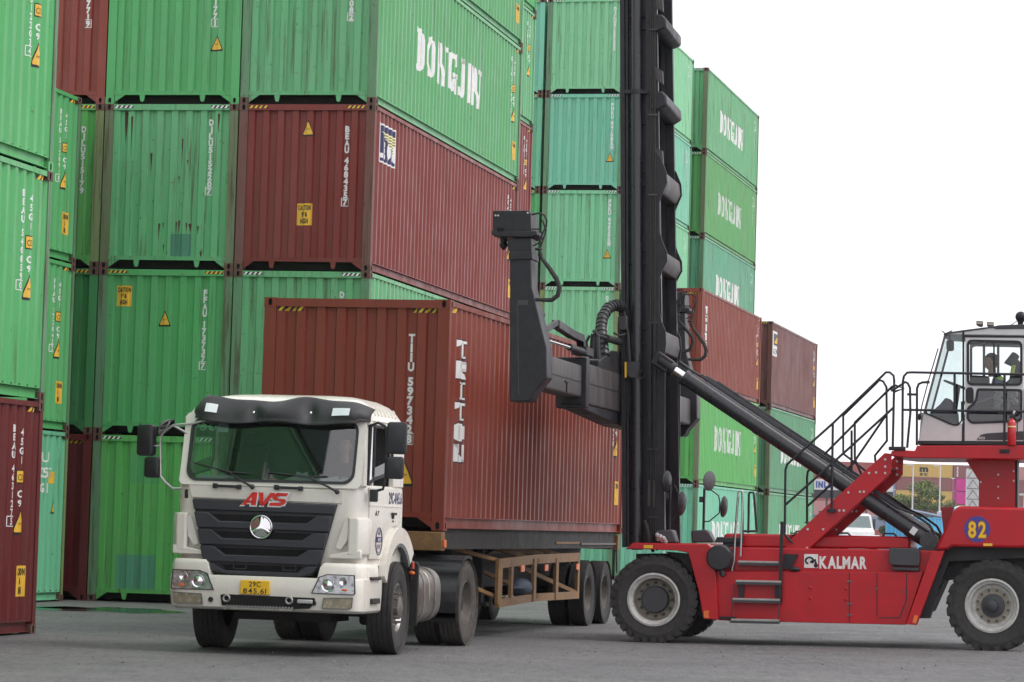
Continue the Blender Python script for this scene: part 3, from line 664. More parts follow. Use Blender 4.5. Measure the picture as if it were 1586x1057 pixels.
# ---------------------------------------------------------------- shared vehicle bits
M['cabwhite'] = mat('truck_cream_white', (.74, .715, .64), .28, spec=.5, var=.035, scale=2.5, coat=.4, dirt=.10, dirtc=(.42, .39, .33), rvar=.06)
M['blackplastic'] = mat('black_plastic', (.020, .021, .025), .45, var=.2, scale=6, bump=.12, bscale=220)
M['grille'] = mat('grille_anthracite', (.032, .034, .042), .42, var=.12, scale=5)
M['rubber'] = mat('tyre_rubber', (.028, .027, .027), .78, var=.3, scale=7, dirt=.5, dirtc=(.075, .068, .06), bump=.15, bscale=90)
M['dustrubber'] = mat('dusty_tyre_rubber', (.052, .047, .043), .85, var=.3, scale=6, dirt=.7, dirtc=(.13, .11, .095))
M['darksteel'] = mat('dark_chassis_steel', (.022, .021, .021), .7, var=.35, scale=6, dirt=.5, dirtc=(.05, .042, .035))
M['rim'] = mat('dusty_grey_rim', (.17, .155, .14), .6, metal=.3, var=.25, scale=8, dirt=.6, dirtc=(.09, .07, .055))
M['steelrim'] = mat('bare_steel_rim', (.42, .41, .40), .38, metal=.8, var=.2, scale=9, dirt=.5, dirtc=(.16, .12, .09))
M['chrome'] = mat('chrome', (.78, .79, .80), .14, metal=1, var=.05, rvar=.05)
M['alu'] = mat('dull_aluminium_tank', (.36, .34, .31), .38, metal=.85, var=.2, scale=4, dirt=.55, dirtc=(.17, .14, .11))
M['silver'] = mat('silver_tube', (.50, .50, .49), .35, metal=.6, var=.1)
M['orange'] = mat('orange_lens', (.75, .16, .03), .25, var=.1)
M['redlens'] = mat('red_reflector', (.45, .06, .03), .3)
M['lens'] = mat('headlamp_reflector', (.62, .63, .66), .16, metal=.85, var=.35, scale=22)
M['foglens'] = mat('fog_lamp_glass', (.33, .30, .22), .22, metal=.5, var=.3, scale=12)
M['paper'] = mat('paper', (.70, .76, .78), .7, var=.04)
M['letterred'] = mat('letter_red', (.62, .025, .018), .45)
M['letternavy'] = mat('letter_navy', (.03, .035, .12), .5)
M['signyellow'] = mat('number_plate_yellow', (.82, .50, .02), .4, var=.05)
M['interior'] = mat('cab_interior', (.035, .036, .038), .8)
M['greyint'] = mat('cab_interior_grey', (.12, .125, .13), .8)
M['skin'] = mat('skin', (.42, .25, .17), .55, var=.08, scale=20)
M['hair'] = mat('black_hair', (.012, .011, .011), .6)
M['shirt'] = mat('dark_shirt', (.03, .032, .04), .85)
M['uniform'] = mat('navy_uniform', (.03, .05, .14), .85, var=.2, scale=14)
M['hivis'] = mat('hi_vis_yellow', (.55, .75, .08), .6)
def glass(name, tint, refl=.12, rough=.02):
    m = bpy.data.materials.new(name); m.use_nodes = True; t = m.node_tree; L = t.links; t.nodes.remove(t.nodes['Principled BSDF'])
    o = t.nodes['Material Output']; tr = N(t, 'ShaderNodeBsdfTransparent'); tr.inputs[0].default_value = (*tint, 1)
    gl = N(t, 'ShaderNodeBsdfGlossy'); gl.inputs['Roughness'].default_value = rough; fr = N(t, 'ShaderNodeFresnel'); fr.inputs[0].default_value = 1.5
    ad = N(t, 'ShaderNodeMath', operation='ADD', use_clamp=True); ad.inputs[1].default_value = refl; mx = N(t, 'ShaderNodeMixShader')
    L.new(fr.outputs[0], ad.inputs[0]); L.new(ad.outputs[0], mx.inputs[0]); L.new(tr.outputs[0], mx.inputs[1]); L.new(gl.outputs[0], mx.inputs[2]); L.new(mx.outputs[0], o.inputs[0]); return m
M['windscreen'] = glass('windscreen_glass', (.46, .53, .52), .11)
M['sideglass'] = glass('side_glass', (.38, .42, .42), .06)
M['cabglass'] = glass('clear_cab_glass', (.80, .88, .87), .03)
M['mirror'] = mat('mirror_glass', (.55, .56, .56), .05, metal=1, rvar=.02)
def wheel(parent, c, ax, Rr, wd, rr, kind, steer=0, rub='rubber', lugs=0):
    """ax: outward axis ('+x', '-x', '-y', '+y') in the thing's frame"""
    o = empty('wheel'); o.parent = parent; v = {'+x': (1, 0, 0), '-x': (-1, 0, 0), '-y': (0, -1, 0), '+y': (0, 1, 0)}[ax]
    q = Vector(v).to_track_quat('Z', 'Y').to_matrix().to_4x4()
    o.matrix_local = Matrix.Translation(c) @ Matrix.Rotation(steer, 4, 'Z') @ q
    h = wd / 2; S = Rr - rr; P_ = [(rr - .01, -h * .80), (rr, -h * .86), (rr + S * .35, -h), (rr + S * .7, -h * .99), (Rr * .975, -h * .86)]
    if lugs: P_ += [(Rr * .968, -h * .8), (Rr * .968, h * .8)]
    else:
        for i in range(5):
            a = -h * .80 + i * h * .40; b = a + h * .30; P_ += [(Rr, a), (Rr, b)]
            if i < 4: P_ += [(Rr - .012, b + .002), (Rr - .012, a + h * .40 - .002)]
    P_ += [(Rr * .975, h * .86), (rr + S * .7, h * .99), (rr + S * .52, h), (rr + S * .50, h * .985), (rr + S * .30, h * .99), (rr, h * .86), (rr - .01, h * .80)]
    mb = MB(); mb.lathe(P_, (0, 0, 0), (0, 0, 1), 56)
    for i in range(lugs):
        for s in (-1, 1):
            a = 2 * math.pi * (i + (.5 if s > 0 else 0)) / lugs; er = Vector((math.cos(a), math.sin(a), 0)); et = Vector((-math.sin(a), math.cos(a), 0)); ez = Vector((0, 0, 1))
            d1 = (ez * s + et * .28).normalized()
            mb.obox(er * (Rr * .985) + ez * s * h * .44, d1, et, er, h * .50, math.pi * Rr / lugs * .60, Rr * .022)
            mb.obox(er * (Rr * .935) + ez * s * h * .90, er, et, ez, Rr * .055, math.pi * Rr / lugs * .56, h * .085)
    mb.build('tyre', M[rub], o, smooth=True, angle=32)
    if kind == 'steer':
        mb = MB(); mb.lathe([(rr, h * .80), (rr - .015, h * .84), (rr - .035, h * .55), (rr - .05, h * .35), (rr * .62, h * .62), (rr * .52, h * .64), (rr * .50, h * .64), (.02, h * .64)], (0, 0, 0), (0, 0, 1), 40)
        mb.build('rim', M['steelrim'], o, smooth=True)
        mb = MB(); mb.lathe([(.13, h * .6), (.13, h * 1.02), (.10, h * 1.12), (.05, h * 1.2), (0.001, h * 1.22)], (0, 0, 0), (0, 0, 1), 20)
        for i in range(10):
            a = 2 * math.pi * i / 10; mb.cyl((.172 * math.cos(a), .172 * math.sin(a), h * .6), (.172 * math.cos(a), .172 * math.sin(a), h * 1.05), .017, 6)
        for i in range(10):
            a = 2 * math.pi * (i + .5) / 10; mb.cyl((.225 * math.cos(a), .225 * math.sin(a), h * .5), (.225 * math.cos(a), .225 * math.sin(a), h * .66), .018, 8)
        mb.build('hub', M['rim'], o, smooth=True)
    elif kind == 'dish':
        mb = MB(); mb.lathe([(rr, h * .80), (rr - .012, h * .86), (rr - .02, h * .5), (rr - .035, -h * .1), (rr - .06, -h * .35), (rr * .55, -h * .5), (rr * .5, -h * .5), (.001, -h * .5)], (0, 0, 0), (0, 0, 1), 40)
        mb.build('rim', M['rim'], o, smooth=True)
        mb = MB(); mb.lathe([(.12, -h * .5), (.12, h * .3), (.09, h * .42), (.001, h * .45)], (0, 0, 0), (0, 0, 1), 20)
        for i in range(10):
            a = 2 * math.pi * i / 10; mb.cyl((.165 * math.cos(a), .165 * math.sin(a), -h * .5), (.165 * math.cos(a), .165 * math.sin(a), -h * .25), .016, 6)
        mb.build('hub', M['darksteel'], o, smooth=True)
    return o
def rrect(x0, x1, y0, y1, r, n=5, rs=None):
    """rounded rectangle, counter-clockwise from the lower left corner"""
    rs = rs or [r] * 4; out = []
    for (cx, cy, sx, sy, a0), q in zip(((x0, y0, 1, 1, 180), (x1, y0, -1, 1, 270), (x1, y1, -1, -1, 0), (x0, y1, 1, -1, 90)), rs):
        for i in range(n + 1):
            a = R(a0 + 90 * i / n); out.append((cx + sx * q + q * math.cos(a), cy + sy * q + q * math.sin(a)))
    return out
def loft(mb, secs, cap=True, m=0):
    base = len(mb.v); n = len(secs[0])
    for s in secs: mb.v += [tuple(p) for p in s]
    for i in range(len(secs) - 1):
        for k in range(n):
            j = (k + 1) % n; mb.f.append((base + i * n + k, base + i * n + j, base + (i + 1) * n + j, base + (i + 1) * n + k)); mb.m.append(m)
    if cap:
        mb.f.append(tuple(base + k for k in range(n))[::-1]); mb.m.append(m); mb.f.append(tuple(base + (len(secs) - 1) * n + k for k in range(n))); mb.m.append(m)
    return mb
def frame_ring(mb, O, I, f0, f1, m=0):
    """flat frame between two outlines with the same number of points; f0/f1 map a 2-D point to front / back"""
    n = len(O)
    for i in range(n):
        j = (i + 1) % n
        mb.quad([f0(O[i]), f0(O[j]), f0(I[j]), f0(I[i])], m); mb.quad([f0(I[i]), f0(I[j]), f1(I[j]), f1(I[i])], m)
        mb.quad([f0(O[i]), f1(O[i]), f1(O[j]), f0(O[j])], m); mb.quad([f1(O[i]), f1(I[i]), f1(I[j]), f1(O[j])], m)
    return mb
def scale2(P_, e):
    """shrink an outline inwards by about e"""
    xs = [p[0] for p in P_]; ys = [p[1] for p in P_]; cx, cy = (min(xs) + max(xs)) / 2, (min(ys) + max(ys)) / 2
    kx = 1 - 2 * e / (max(xs) - min(xs)); ky = 1 - 2 * e / (max(ys) - min(ys)); return [(cx + (p[0] - cx) * kx, cy + (p[1] - cy) * ky) for p in P_]
def person(name, M4, label, joints, edges, cloth, head, face_to, hairm, extra=None, group=None):
    """continuous body grown over a skeleton; head, hair and clothing as children"""
    me = bpy.data.meshes.new(name); me.from_pydata([j[0] for j in joints], edges, []); o = bpy.data.objects.new(name, me); col(o); o.matrix_world = M4
    me.materials.append(cloth)
    md = o.modifiers.new('skin', 'SKIN'); md.use_smooth_shade = True
    for v, j in zip(me.skin_vertices[0].data, joints): v.radius = (j[1], j[1] * (j[2] if len(j) > 2 else 1)); v.use_root = False
    me.skin_vertices[0].data[0].use_root = True
    s = o.modifiers.new('sub', 'SUBSURF'); s.levels = 1; s.render_levels = 2
    tag(o, label, 'person', group)
    hx = Vector(head); f = Vector(face_to).normalized(); z = Vector((0, 0, 1)); sd = f.cross(z)
    mb = MB(); base = 0; n = 20; rings = 14
    for i in range(rings + 1):
        t = math.pi * i / rings; zz = math.cos(t) * .118; r0 = math.sin(t)
        for k in range(n):
            q = 2 * math.pi * k / n; a, b = math.cos(q), math.sin(q)           # a: towards the face
            rx = .098 if a > 0 else .10; w_ = .077 * (1 - .18 * max(0, -zz / .118)); jaw = .93 if zz < -.05 and a > 0 else 1
            p = f * (a * r0 * rx * jaw) + sd * (b * r0 * w_)
            if a > .9:                                                           # nose, brow, lips
                if -.045 < zz < .005: p += f * (.020 * (1 - abs((zz + .03) / .04)) if abs(b) < .3 else 0)
                if .012 < zz < .035: p += f * .004
                if -.075 < zz < -.055: p += f * .006
            if .55 < a < .95 and -.005 < zz < .02: p -= f * .007                # eye sockets
            mb.v.append(tuple(hx + p + z * zz))
    for i in range(rings):
        for k in range(n):
            k2 = (k + 1) % n; mb.f.append((i * n + k, (i + 1) * n + k, (i + 1) * n + k2, i * n + k2)); mb.m.append(0)
    for s_ in (-1, 1):
        mb.sphere(hx + sd * .079 * s_ - f * .005 - z * .01, .012, .018, .03, 8); 
    mb.tube([hx - z * .20 - f * .02, hx - z * .06 - f * .01], [.055, .052], 10)
    mb.build('head', M['skin'], o, smooth=True, angle=80)
    mb = MB()
    for s_ in (-1, 1):
        mb.sphere(hx + f * .086 + sd * .031 * s_ + z * .008, .006, .012, .006, 8, 0); mb.bar(hx + f * .092 + sd * .016 * s_ + z * .030, hx + f * .080 + sd * .05 * s_ + z * .030, .008, .007)
    mb.build('eye', M['hair'], o)
    mb = MB(); secs = []
    for i in range(9):
        t = math.pi * .53 * i / 8; 
        for k in range(n):
            q = 2 * math.pi * k / n; a, b = math.cos(q), math.sin(q); tt = t * (1.22 if a < -.3 else 1 if a < .3 else .62); zz = math.cos(tt) * .128; r0 = math.sin(tt)
            mb.v.append(tuple(hx + f * (a * r0 * .108 - .004) + sd * (b * r0 * .087) + z * zz))
    for i in range(8):
        for k in range(n):
            k2 = (k + 1) % n; mb.f.append((i * n + k, (i + 1) * n + k, (i + 1) * n + k2, i * n + k2)); mb.m.append(0)
    mb.build('hair', hairm, o, smooth=True, angle=80)
    return o
def hand(parent, wrist, direction, palm, mt, s=1.0):
    """palm, four fingers bent at the knuckles and a thumb from the side of the palm"""
    w_, d, pn = Vector(wrist), Vector(direction).normalized(), Vector(palm).normalized(); sd = d.cross(pn).normalized(); mb = MB()
    mb.obox(w_ + d * .045 * s, d, sd, pn, .045 * s, .040 * s, .013 * s)
    for i, (L1, off) in enumerate(((.072, -.030), (.080, -.010), (.075, .010), (.060, .030))):
        a = w_ + d * .088 * s + sd * off * s; b = a + (d * .8 + pn * .35).normalized() * L1 * .45 * s; c = b + (d * .1 + pn).normalized() * L1 * .4 * s; e = c + (pn * .5 - d * .8).normalized() * L1 * .3 * s
        mb.tube([a - d * .01, a, b, c, e], [.010 * s, .0095 * s, .009 * s, .008 * s, .006 * s], 7)
    a = w_ + d * .03 * s - sd * .036 * s; mb.tube([a, a + (d * .6 - sd * .8).normalized() * .035 * s, a + d * .055 * s - sd * .035 * s + pn * .03 * s], [.012 * s, .0105 * s, .007 * s], 7)
    return mb.build('hand', mt, parent, smooth=True, bevel=0)
# ---------------------------------------------------------------- the white tractor unit
TM = frame(-2.40, 35.77, gh(-2.4, 35.77), .225); T = Fr(TM)
truck = empty('truck', TM)
tag(truck, 'cream white tractor truck with black sun visor and red letters above the grille', 'truck')
XC = .05
def tb(mb, name, m, **k): return mb.build(name, [M[x] for x in m.split()], truck, **k)
# lower cab shell, front panel and floor
mb = MB(); loft(mb, [[(x, y, z) for x, y in rrect(XC - w_, XC + w_, y0, .30, .1, 6, [.20, .20, .04, .04])] for z, w_, y0 in ((1.02, 1.09, -1.36), (1.30, 1.10, -1.40), (1.80, 1.10, -1.42), (1.905, 1.09, -1.41), (1.925, 1.08, -1.39))])
body = tb(mb, 'cab_body', 'cabwhite', smooth=True, angle=40)
mb = MB()          # pillars, roof rails, rear wall
for s in (-1, 1):
    mb.bar((XC + s * 1.045, -1.33, 1.90), (XC + s * 1.00, -1.185, 2.68), .10, .09, (0, 1, 0))
    x0, x1 = sorted((XC + s * 1.035, XC + s * 1.095)); mb.box(x0, x1, -.16, .30, 1.92, 2.66); mb.box(x0 + .004, x1 - .004, -1.22, -.16, 2.60, 2.66)
    mb.bar((XC + s * 1.066, -1.00, 1.92), (XC + s * 1.05, -1.00, 2.62), .035, .05, (0, 1, 0))
mb.box(XC - 1.03, XC + 1.03, .24, .30, 1.9, 2.66); tb(mb, 'pillar', 'cabwhite', bevel=.012)
mb = MB(); secs = []
for z, w_, y0, y1 in ((2.63, 1.085, -1.235, .31), (2.65, 1.10, -1.25, .325), (2.67, 1.085, -1.235, .31), (2.76, 1.03, -1.18, .27), (2.84, .96, -1.07, .18), (2.895, .86, -.93, .02), (2.93, .70, -.74, -.2), (2.943, .5, -.6, -.35)):
    secs.append([(x, y, z) for x, y in rrect(XC - w_, XC + w_, y0, y1, .15, 6)])
loft(mb, secs)
for s in (-1, 1):
    for i in range(7):
        y = -.9 + i * .15; mb.bar((XC + s * 1.045, y, 2.715), (XC + s * 1.005, y + .02, 2.80), .045, .03, (0, 1, 0))
tb(mb, 'roof', 'cabwhite', smooth=True, angle=40)
# windscreen: opening plane leans back
def WS(p, d=0): return (p[0], -1.435 + (p[1] - 1.92) * .235 - d, p[1])
wo = rrect(XC - 1.02, XC + 1.02, 1.905, 2.66, .13, 6); wi = rrect(XC - .955, XC + .955, 1.955, 2.62, .12, 6); wo2 = rrect(XC - .985, XC + .985, 1.925, 2.64, .13, 6)
mb = MB(); frame_ring(mb, [(XC - 1.05 if p[0] < XC else XC + 1.05, p[1]) if False else p for p in rrect(XC - 1.06, XC + 1.06, 1.88, 2.70, .06, 6)], wo2, lambda p: WS(p, 0), lambda p: WS(p, -.04)); tb(mb, 'windscreen_surround', 'cabwhite', smooth=True, angle=40)
mb = MB(); frame_ring(mb, wo2, wi, lambda p: WS(p, .012), lambda p: WS(p, -.02)); tb(mb, 'windscreen_seal', 'blackplastic', smooth=True, angle=40)
mb = MB(); mb.quad([WS(p, 0) for p in wi]); tb(mb, 'windscreen', 'windscreen')
# stickers inside the glass
mb = MB()
for cx_, r in ((-.80, .042), (-.69, .042)): mb.lathe([(r, 0), (r * .72, .001)], WS((cx_, 2.535), -.006), (0, -1, .2), 16)
mb.quad([WS(p, -.006) for p in ((-.63, 2.48), (-.50, 2.48), (-.50, 2.59), (-.63, 2.59))]); tb(mb, 'windscreen_sticker', 'paper')
# interior
mb = MB(); mb.box(XC - 1.0, XC + 1.0, -1.36, -.98, 1.70, 1.90); mb.box(XC - 1.02, XC + 1.02, -1.3, .24, 1.1, 1.16); tb(mb, 'dashboard', 'interior', bevel=.02)
mb = MB(); mb.box(XC - 1.0, XC + 1.0, .10, .235, 1.2, 2.62); tb(mb, 'cab_rear_lining', 'greyint')
for cx_ in (-.55, .62):
    mb = MB(); mb.box(cx_ - .25, cx_ + .25, -.75, -.25, 1.55, 1.68); mb.obox((cx_, -.18, 2.0), (1, 0, 0), (0, .97, .2), (0, -.2, .97), .24, .06, .34); mb.box(cx_ - .13, cx_ + .13, -.16, -.06, 2.36, 2.52); tb(mb, 'seat', 'interior', bevel=.03)
mb = MB(); mb.tube([(.62 + .22 * math.cos(a), -.92 + .08 * math.sin(a), 1.98 + .19 * math.sin(a)) for a in [2 * math.pi * i / 24 for i in range(24)]], .014, 7, closed=True)
mb.tube([(.62, -.92, 1.98), (.62, -1.05, 1.85)], .03, 8); mb.bar((.42, -.92, 1.97), (.82, -.92, 1.97), .03, .02); tb(mb, 'steering_wheel', 'interior', smooth=True)
mb = MB()
for (x, y, a, w_, h_) in ((.30, -1.25, .35, .30, .14), (.42, -1.2, -.3, .30, .15), (.62, -1.24, .1, .34, .10), (-.62, -1.3, 0, .40, .10), (.84, -1.26, .2, .2, .08)):
    mb.obox((x, y, 1.955), (math.cos(a), .1, math.sin(a)), (-math.sin(a) * .8, .55, math.cos(a) * .8), (0, -.85, .4), w_ / 2, h_ / 2, .004)
tb(mb, 'paper_sheet', 'paper')
mb = MB(); mb.box(-.05, .32, -1.32, -1.22, 1.905, 1.96); tb(mb, 'tissue_box', 'signyellow')
# black vinyl visor, rippled and laced over the roof edge
mb = MB(); NU, NV = 60, 12; X0, X1 = -.93, 1.15
for j in range(NV + 1):
    v = j / NV
    for i in range(NU + 1):
        u = i / NU; x = X0 + (X1 - X0) * u
        top = 2.868 + .026 * math.sin(u * 11 + .6) + .010 * math.sin(u * 23); bot = 2.60 + .018 * math.sin(u * 14 + 1.2) + .03 * (u < .06 or u > .94) - .012 * abs(u - .5)
        zz = top + (bot - top) * v; bul = .055 * math.sin(math.pi * min(1, v * 1.1)) * (1 + .5 * math.sin(u * 13 + 2))
        for uc in (.365, .67): bul -= .075 * math.exp(-((u - uc) / .035) ** 2 - ((v - .62) / .35) ** 2)
        e = max(0, abs(u - .5) - .40) / .10; y = -1.17 - .20 * v - bul + .16 * e * e - .03
        mb.v.append((x, y, zz + (-.06 * e * e * (1 - v))))
for j in range(NV):
    for i in range(NU): a = j * (NU + 1) + i; mb.f.append((a, a + 1, a + NU + 2, a + NU + 1)); mb.m.append(0)
M['vinyl'] = mat('black_vinyl', (.030, .030, .033), .55, var=.15, scale=9, bump=.2, bscale=60)
vz = tb(mb, 'sun_visor', 'vinyl', smooth=True, angle=80); sd_ = vz.modifiers.new('thick', 'SOLIDIFY'); sd_.thickness = .008
def visor_pt(u, v, off=.012):
    i = int(u * NU); j = int(v * NV); p = Vector(vz.data.vertices[j * (NU + 1) + i].co); return p + Vector((0, -off, .003))
for ua, ub in ((.085, .165), (.815, .905)):
    mb = MB(); va, vb = .38, .68
    for k in range(4):
        u0, u1 = ua + (ub - ua) * k / 4, ua + (ub - ua) * (k + 1) / 4; mb.quad([visor_pt(u0, va, .016), visor_pt(u1, va, .016), visor_pt(u1, vb, .016), visor_pt(u0, vb, .016)])
    o = mb.build('reflective_patch', M['paper'], vz)
for uc in (.365, .67):
    mb = MB(); mb.sphere(visor_pt(uc, .66, .004), .02, .012, .02, 10); mb.build('stud', M['chrome'], vz, smooth=True)
# front face: grille
FY = -1.425
mb = MB(); gp = [(-.84, 1.725), (.845 + XC * .1, 1.70), (.66, .98), (.58, .90), (.40, .865), (-.34, .875), (-.58, .905), (-.67, .99)]
mb.prism(gp, 'y', FY - .015, FY + .02); gr = tb(mb, 'grille', 'grille')
def gx(z): t = (1.725 - z) / .8; return -.84 + .175 * t, .85 - .19 * t
mb = MB()
a0, a1 = gx(1.71); b0, b1 = gx(1.60); mb.prism([(a0, 1.715), (a1, 1.695), (b1, 1.585), (b0, 1.60)], 'y', FY - .055, FY - .01)
for k, zt in enumerate((1.575, 1.385, 1.20)):
    zb = zt - .185; l0, r0 = gx(zt); l1, r1 = gx(zb); e = .03
    mb.prism([(l0 + .005, zt), (l0 + .17, zt), (l0 + .30, zt - .095), (r0 - .30, zt - .095), (r0 - .17, zt - .01), (r0 - .005, zt - .01), (r1 - .005, zb - .0), (r1 - .16, zb + .0), (l1 + .16, zb + .01), (l1 + .005, zb + .01)], 'y', FY - .075, FY - .012)
zt = 1.005; l0, r0 = gx(zt)
mb.prism([(l0 + .01, zt), (l0 + .13, zt), (l0 + .25, .93), (r0 - .25, .93), (r0 - .13, zt), (r0 - .01, zt), (.60, .92), (.42, .875), (-.36, .885), (-.58, .92)], 'y', FY - .07, FY - .012)
tb(mb, 'grille_slat', 'grille', bevel=.012)
M['mesh'] = mat('grille_mesh', (.006, .006, .007), .8)
for zt in (1.555, 1.365, 1.18, .995):
    l0, r0 = gx(zt); mb = MB(); mb.prism([(l0 + .19, zt), (r0 - .19, zt), (r0 - .30, zt - .085), (l0 + .30, zt - .085)], 'y', FY - .019, FY - .017)
    for i in range(46):
        x = l0 + .25 + i * (r0 - l0 - .5) / 45; mb.box(x - .003, x + .003, FY - .026, FY - .018, zt - .08, zt - .005)
    o = tb(mb, 'grille_mesh', 'mesh')
for x0 in (-.33, .25):
    mb = MB(); O_ = rrect(x0, x0 + .16, .945, 1.03, .02, 3); frame_ring(mb, O_, scale2(O_, .012), lambda p: (p[0], FY - .045, p[1]), lambda p: (p[0], FY - .02, p[1])); tb(mb, 'tow_eye_cover', 'grille')
# three-pointed star in a ring
mb = MB(); sx, sz, sr = -.005, 1.425, .125; sy = FY - .082
mb.tube([(sx + sr * math.cos(a), sy, sz + sr * math.sin(a)) for a in [2 * math.pi * i / 32 for i in range(32)]], .011, 8, closed=True)
for k in range(3):
    a = R(90 + 120 * k); p = lambda r, q, d=0: (sx + r * math.cos(q), sy - d, sz + r * math.sin(q))
    mb.quad([p(sr, a - .06), p(.045, a - R(60)), p(0.0, a, .02), p(sr, a, .006)]); mb.quad([p(sr, a), p(0, a, .02), p(.045, a + R(60)), p(sr, a + .06)])
for k in range(3):
    a = R(30 + 120 * k); pts = [(sx + .012 * math.cos(a), sy - .012, sz + .012 * math.sin(a))] + [(sx + (sr - .012) * math.cos(a + q), sy - .004, sz + (sr - .012) * math.sin(a + q)) for q in (-.78, -.4, 0, .4, .78)]
    mb.quad(pts)
tb(mb, 'emblem', 'chrome', smooth=True, angle=30)
mb = MB(); mb.lathe([(sr + .012, 0), (sr + .014, -.03), (.001, -.03)], (sx, sy + .012, sz), (0, -1, 0), 32); tb(mb, 'emblem_mount', 'blackplastic', smooth=True)
# red letters with a white border, slanted
def shear(tr, k, z0): return [[(p[0] + (p[1] - z0) * k, p[1]) for p in t] for t in tr]
def heavy(s, u, z, h, width, grow=0):
    R_ = lambda *q: list(q)
    G = {'A': [[(0, 0), (.26, 0), (.50, 1), (.36, 1)], [(.36, 1), (.64, 1), (.80, 0), (.54, 0)], [(.2, .18), (.66, .18), (.62, .36), (.26, .36)]],
         'V': [[(0, 1), (.26, 1), (.50, 0), (.34, 0)], [(.34, 0), (.56, 0), (.90, 1), (.64, 1)]],
         'S': [[(.80, 1), (.22, 1), (.2, .76), (.78, .76)], [(.22, 1), (.06, .9), (0, .70), (.24, .70), (.3, .76)], [(0, .70), (.06, .56), (.3, .48), (.34, .62), (.24, .70)], [(.06, .56), (.56, .56), (.78, .50), (.52, .38), (.2, .42)], [(.78, .50), (.84, .34), (.58, .30), (.52, .40)], [(.84, .34), (.80, .12), (.6, 0), (.54, .24), (.58, .30)], [(.6, 0), (0, 0), (0, .24), (.54, .24)]]}
    out = []; x = 0; k = width / 2.40
    for c in s:
        for q in G[c]:
            cx = sum(p[0] for p in q) / len(q); cz = sum(p[1] for p in q) / len(q)
            qq = [(u + (x + p[0]) * k, z + p[1] * h) for p in q]
            if grow:
                c0 = (u + (x + cx) * k, z + cz * h); qq = [(p[0] + grow * (1 if p[0] > c0[0] else -1), p[1] + grow * (1 if p[1] > c0[1] else -1)) for p in qq]
            out.append(qq)
        x += {'A': .70, 'V': .80, 'S': .9}[c]
    return out
for grow, nm, mt_, off in ((.016, 'lettering_border', 'white', .058), (0, 'lettering', 'letterred', .064)):
    mb = MB()
    for t in shear(heavy('AVS', -.255, 1.665, .145, .52, grow), .35, 1.665): mb.quad([(x, FY - off, z) for x, z in t])
    for t in (shear(heavy('AVS', -.255, 1.665, .145, .52, grow), .35, 1.665) if grow else []): mb.quad([(x, FY - .004, z) for x, z in t])
    mb.build(nm, M[mt_], truck)
# white panel above the grille, handles, washer jets
mb = MB(); mb.prism([(-.86, 1.735), (.90, 1.71), (.93, 1.86), (-.90, 1.885)], 'y', FY - .012, FY + .02); tb(mb, 'front_panel', 'cabwhite', bevel=.006)
for x0 in (-.60, .10 + .02):
    mb = MB(); mb.box(x0, x0 + .05, FY - .06, FY, 1.845, 1.90); mb.box(x0 + .28, x0 + .33, FY - .06, FY, 1.84, 1.89); mb.bar((x0 + .02, FY - .05, 1.872), (x0 + .31, FY - .05, 1.868), .028, .032); tb(mb, 'grab_handle', 'blackplastic', bevel=.006)
for (a, b, c) in (((-.13, 1.87), (-.42, 2.03), [(-.86, 2.13), (-.20, 2.02)]), ((.86, 1.84), (.50, 2.00), [(.02, 2.04), (.72, 2.01)])):
    mb = MB(); mb.sphere(WS(a, .04), .03, .03, .03, 10); mb.tube([WS(a, .05), WS((a[0] - .12, a[1] + .06), .06), WS(b, .045)], [.014, .012, .008], 8); mb.tube([WS(c[0], .022), WS(b, .035), WS(c[1], .022)], [.007, .010, .007], 6); tb(mb, 'wiper', 'blackplastic', smooth=True)
# corner air deflectors
for s in (-1, 1):
    mb = MB(); x = lambda q: XC + s * q
    prof = [(1.13, -1.16), (1.135, -1.36), (1.06, -1.47), (.955, -1.475), (.93, -1.44), (1.02, -1.39), (1.06, -1.16)]
    loft(mb, [[(x(px_ * k - (0 if z > 1.2 else 0)), py_, z) for px_, py_ in prof] for z, k in ((1.14, .985), (1.17, 1.0), (1.52, 1.0), (1.56, .99))])
    mb.prism([(x(.94), 1.18), (x(.74), 1.14), (x(.72), 1.10), (x(1.1), 1.10), (x(1.1), 1.2)], 'y', -1.47, -1.40)
    tb(mb, 'air_deflector', 'cabwhite', bevel=.012)
    mb = MB(); mb.prism([(x(.94), 1.53), (x(.90), 1.53), (x(.80), 1.22), (x(.86), 1.20), (x(.93), 1.30)], 'y', -1.445, -1.432); tb(mb, 'air_duct', 'cabwhite')
# bumper, wrapping round the corners
mb = MB(); bw = 1.13
def bsec(z, w_, y0, yr=-.62, r=.16): return [(x, y, z) for x, y in rrect(XC - w_, XC + w_, y0, yr, .1, 6, [r, r, .03, .03])]
loft(mb, [bsec(.49, 1.09, -1.46), bsec(.52, 1.12, -1.52), bsec(.70, bw, -1.545), bsec(.84, bw, -1.545), bsec(.875, bw, -1.53)])
for s in (-1, 1):
    secs = []
    for z, e in ((.87, 0), (1.0, 0), (1.04, .02), (1.05, .04)):
        xi = .62 + (z - .87) * .25; secs.append([(XC + s * q, y, z) for q, y in ((xi + e, -1.53 + e), (.95, -1.53 + e), (1.06, -1.49 + e), (1.12 - e, -1.38), (1.125 - e, -.80), (1.0, -.80), (1.0, -1.38), (xi + e, -1.40))])
    loft(mb, secs)
tb(mb, 'bumper', 'cabwhite', bevel=.015)
mb = MB(); mb.prism([(-.44, .655), (-.42, .54), (.44, .525), (.60, .535), (.66, .60), (.66, .655), (-.40, .665)], 'y', -1.549, -1.546); tb(mb, 'bumper_opening', 'mesh')
mb = MB()
for i in range(22):
    x = -.36 + i * .036; mb.prism([(x, .535), (x + .018, .55), (x + .03, .535), (x + .018, .522)], 'y', -1.60, -1.57)
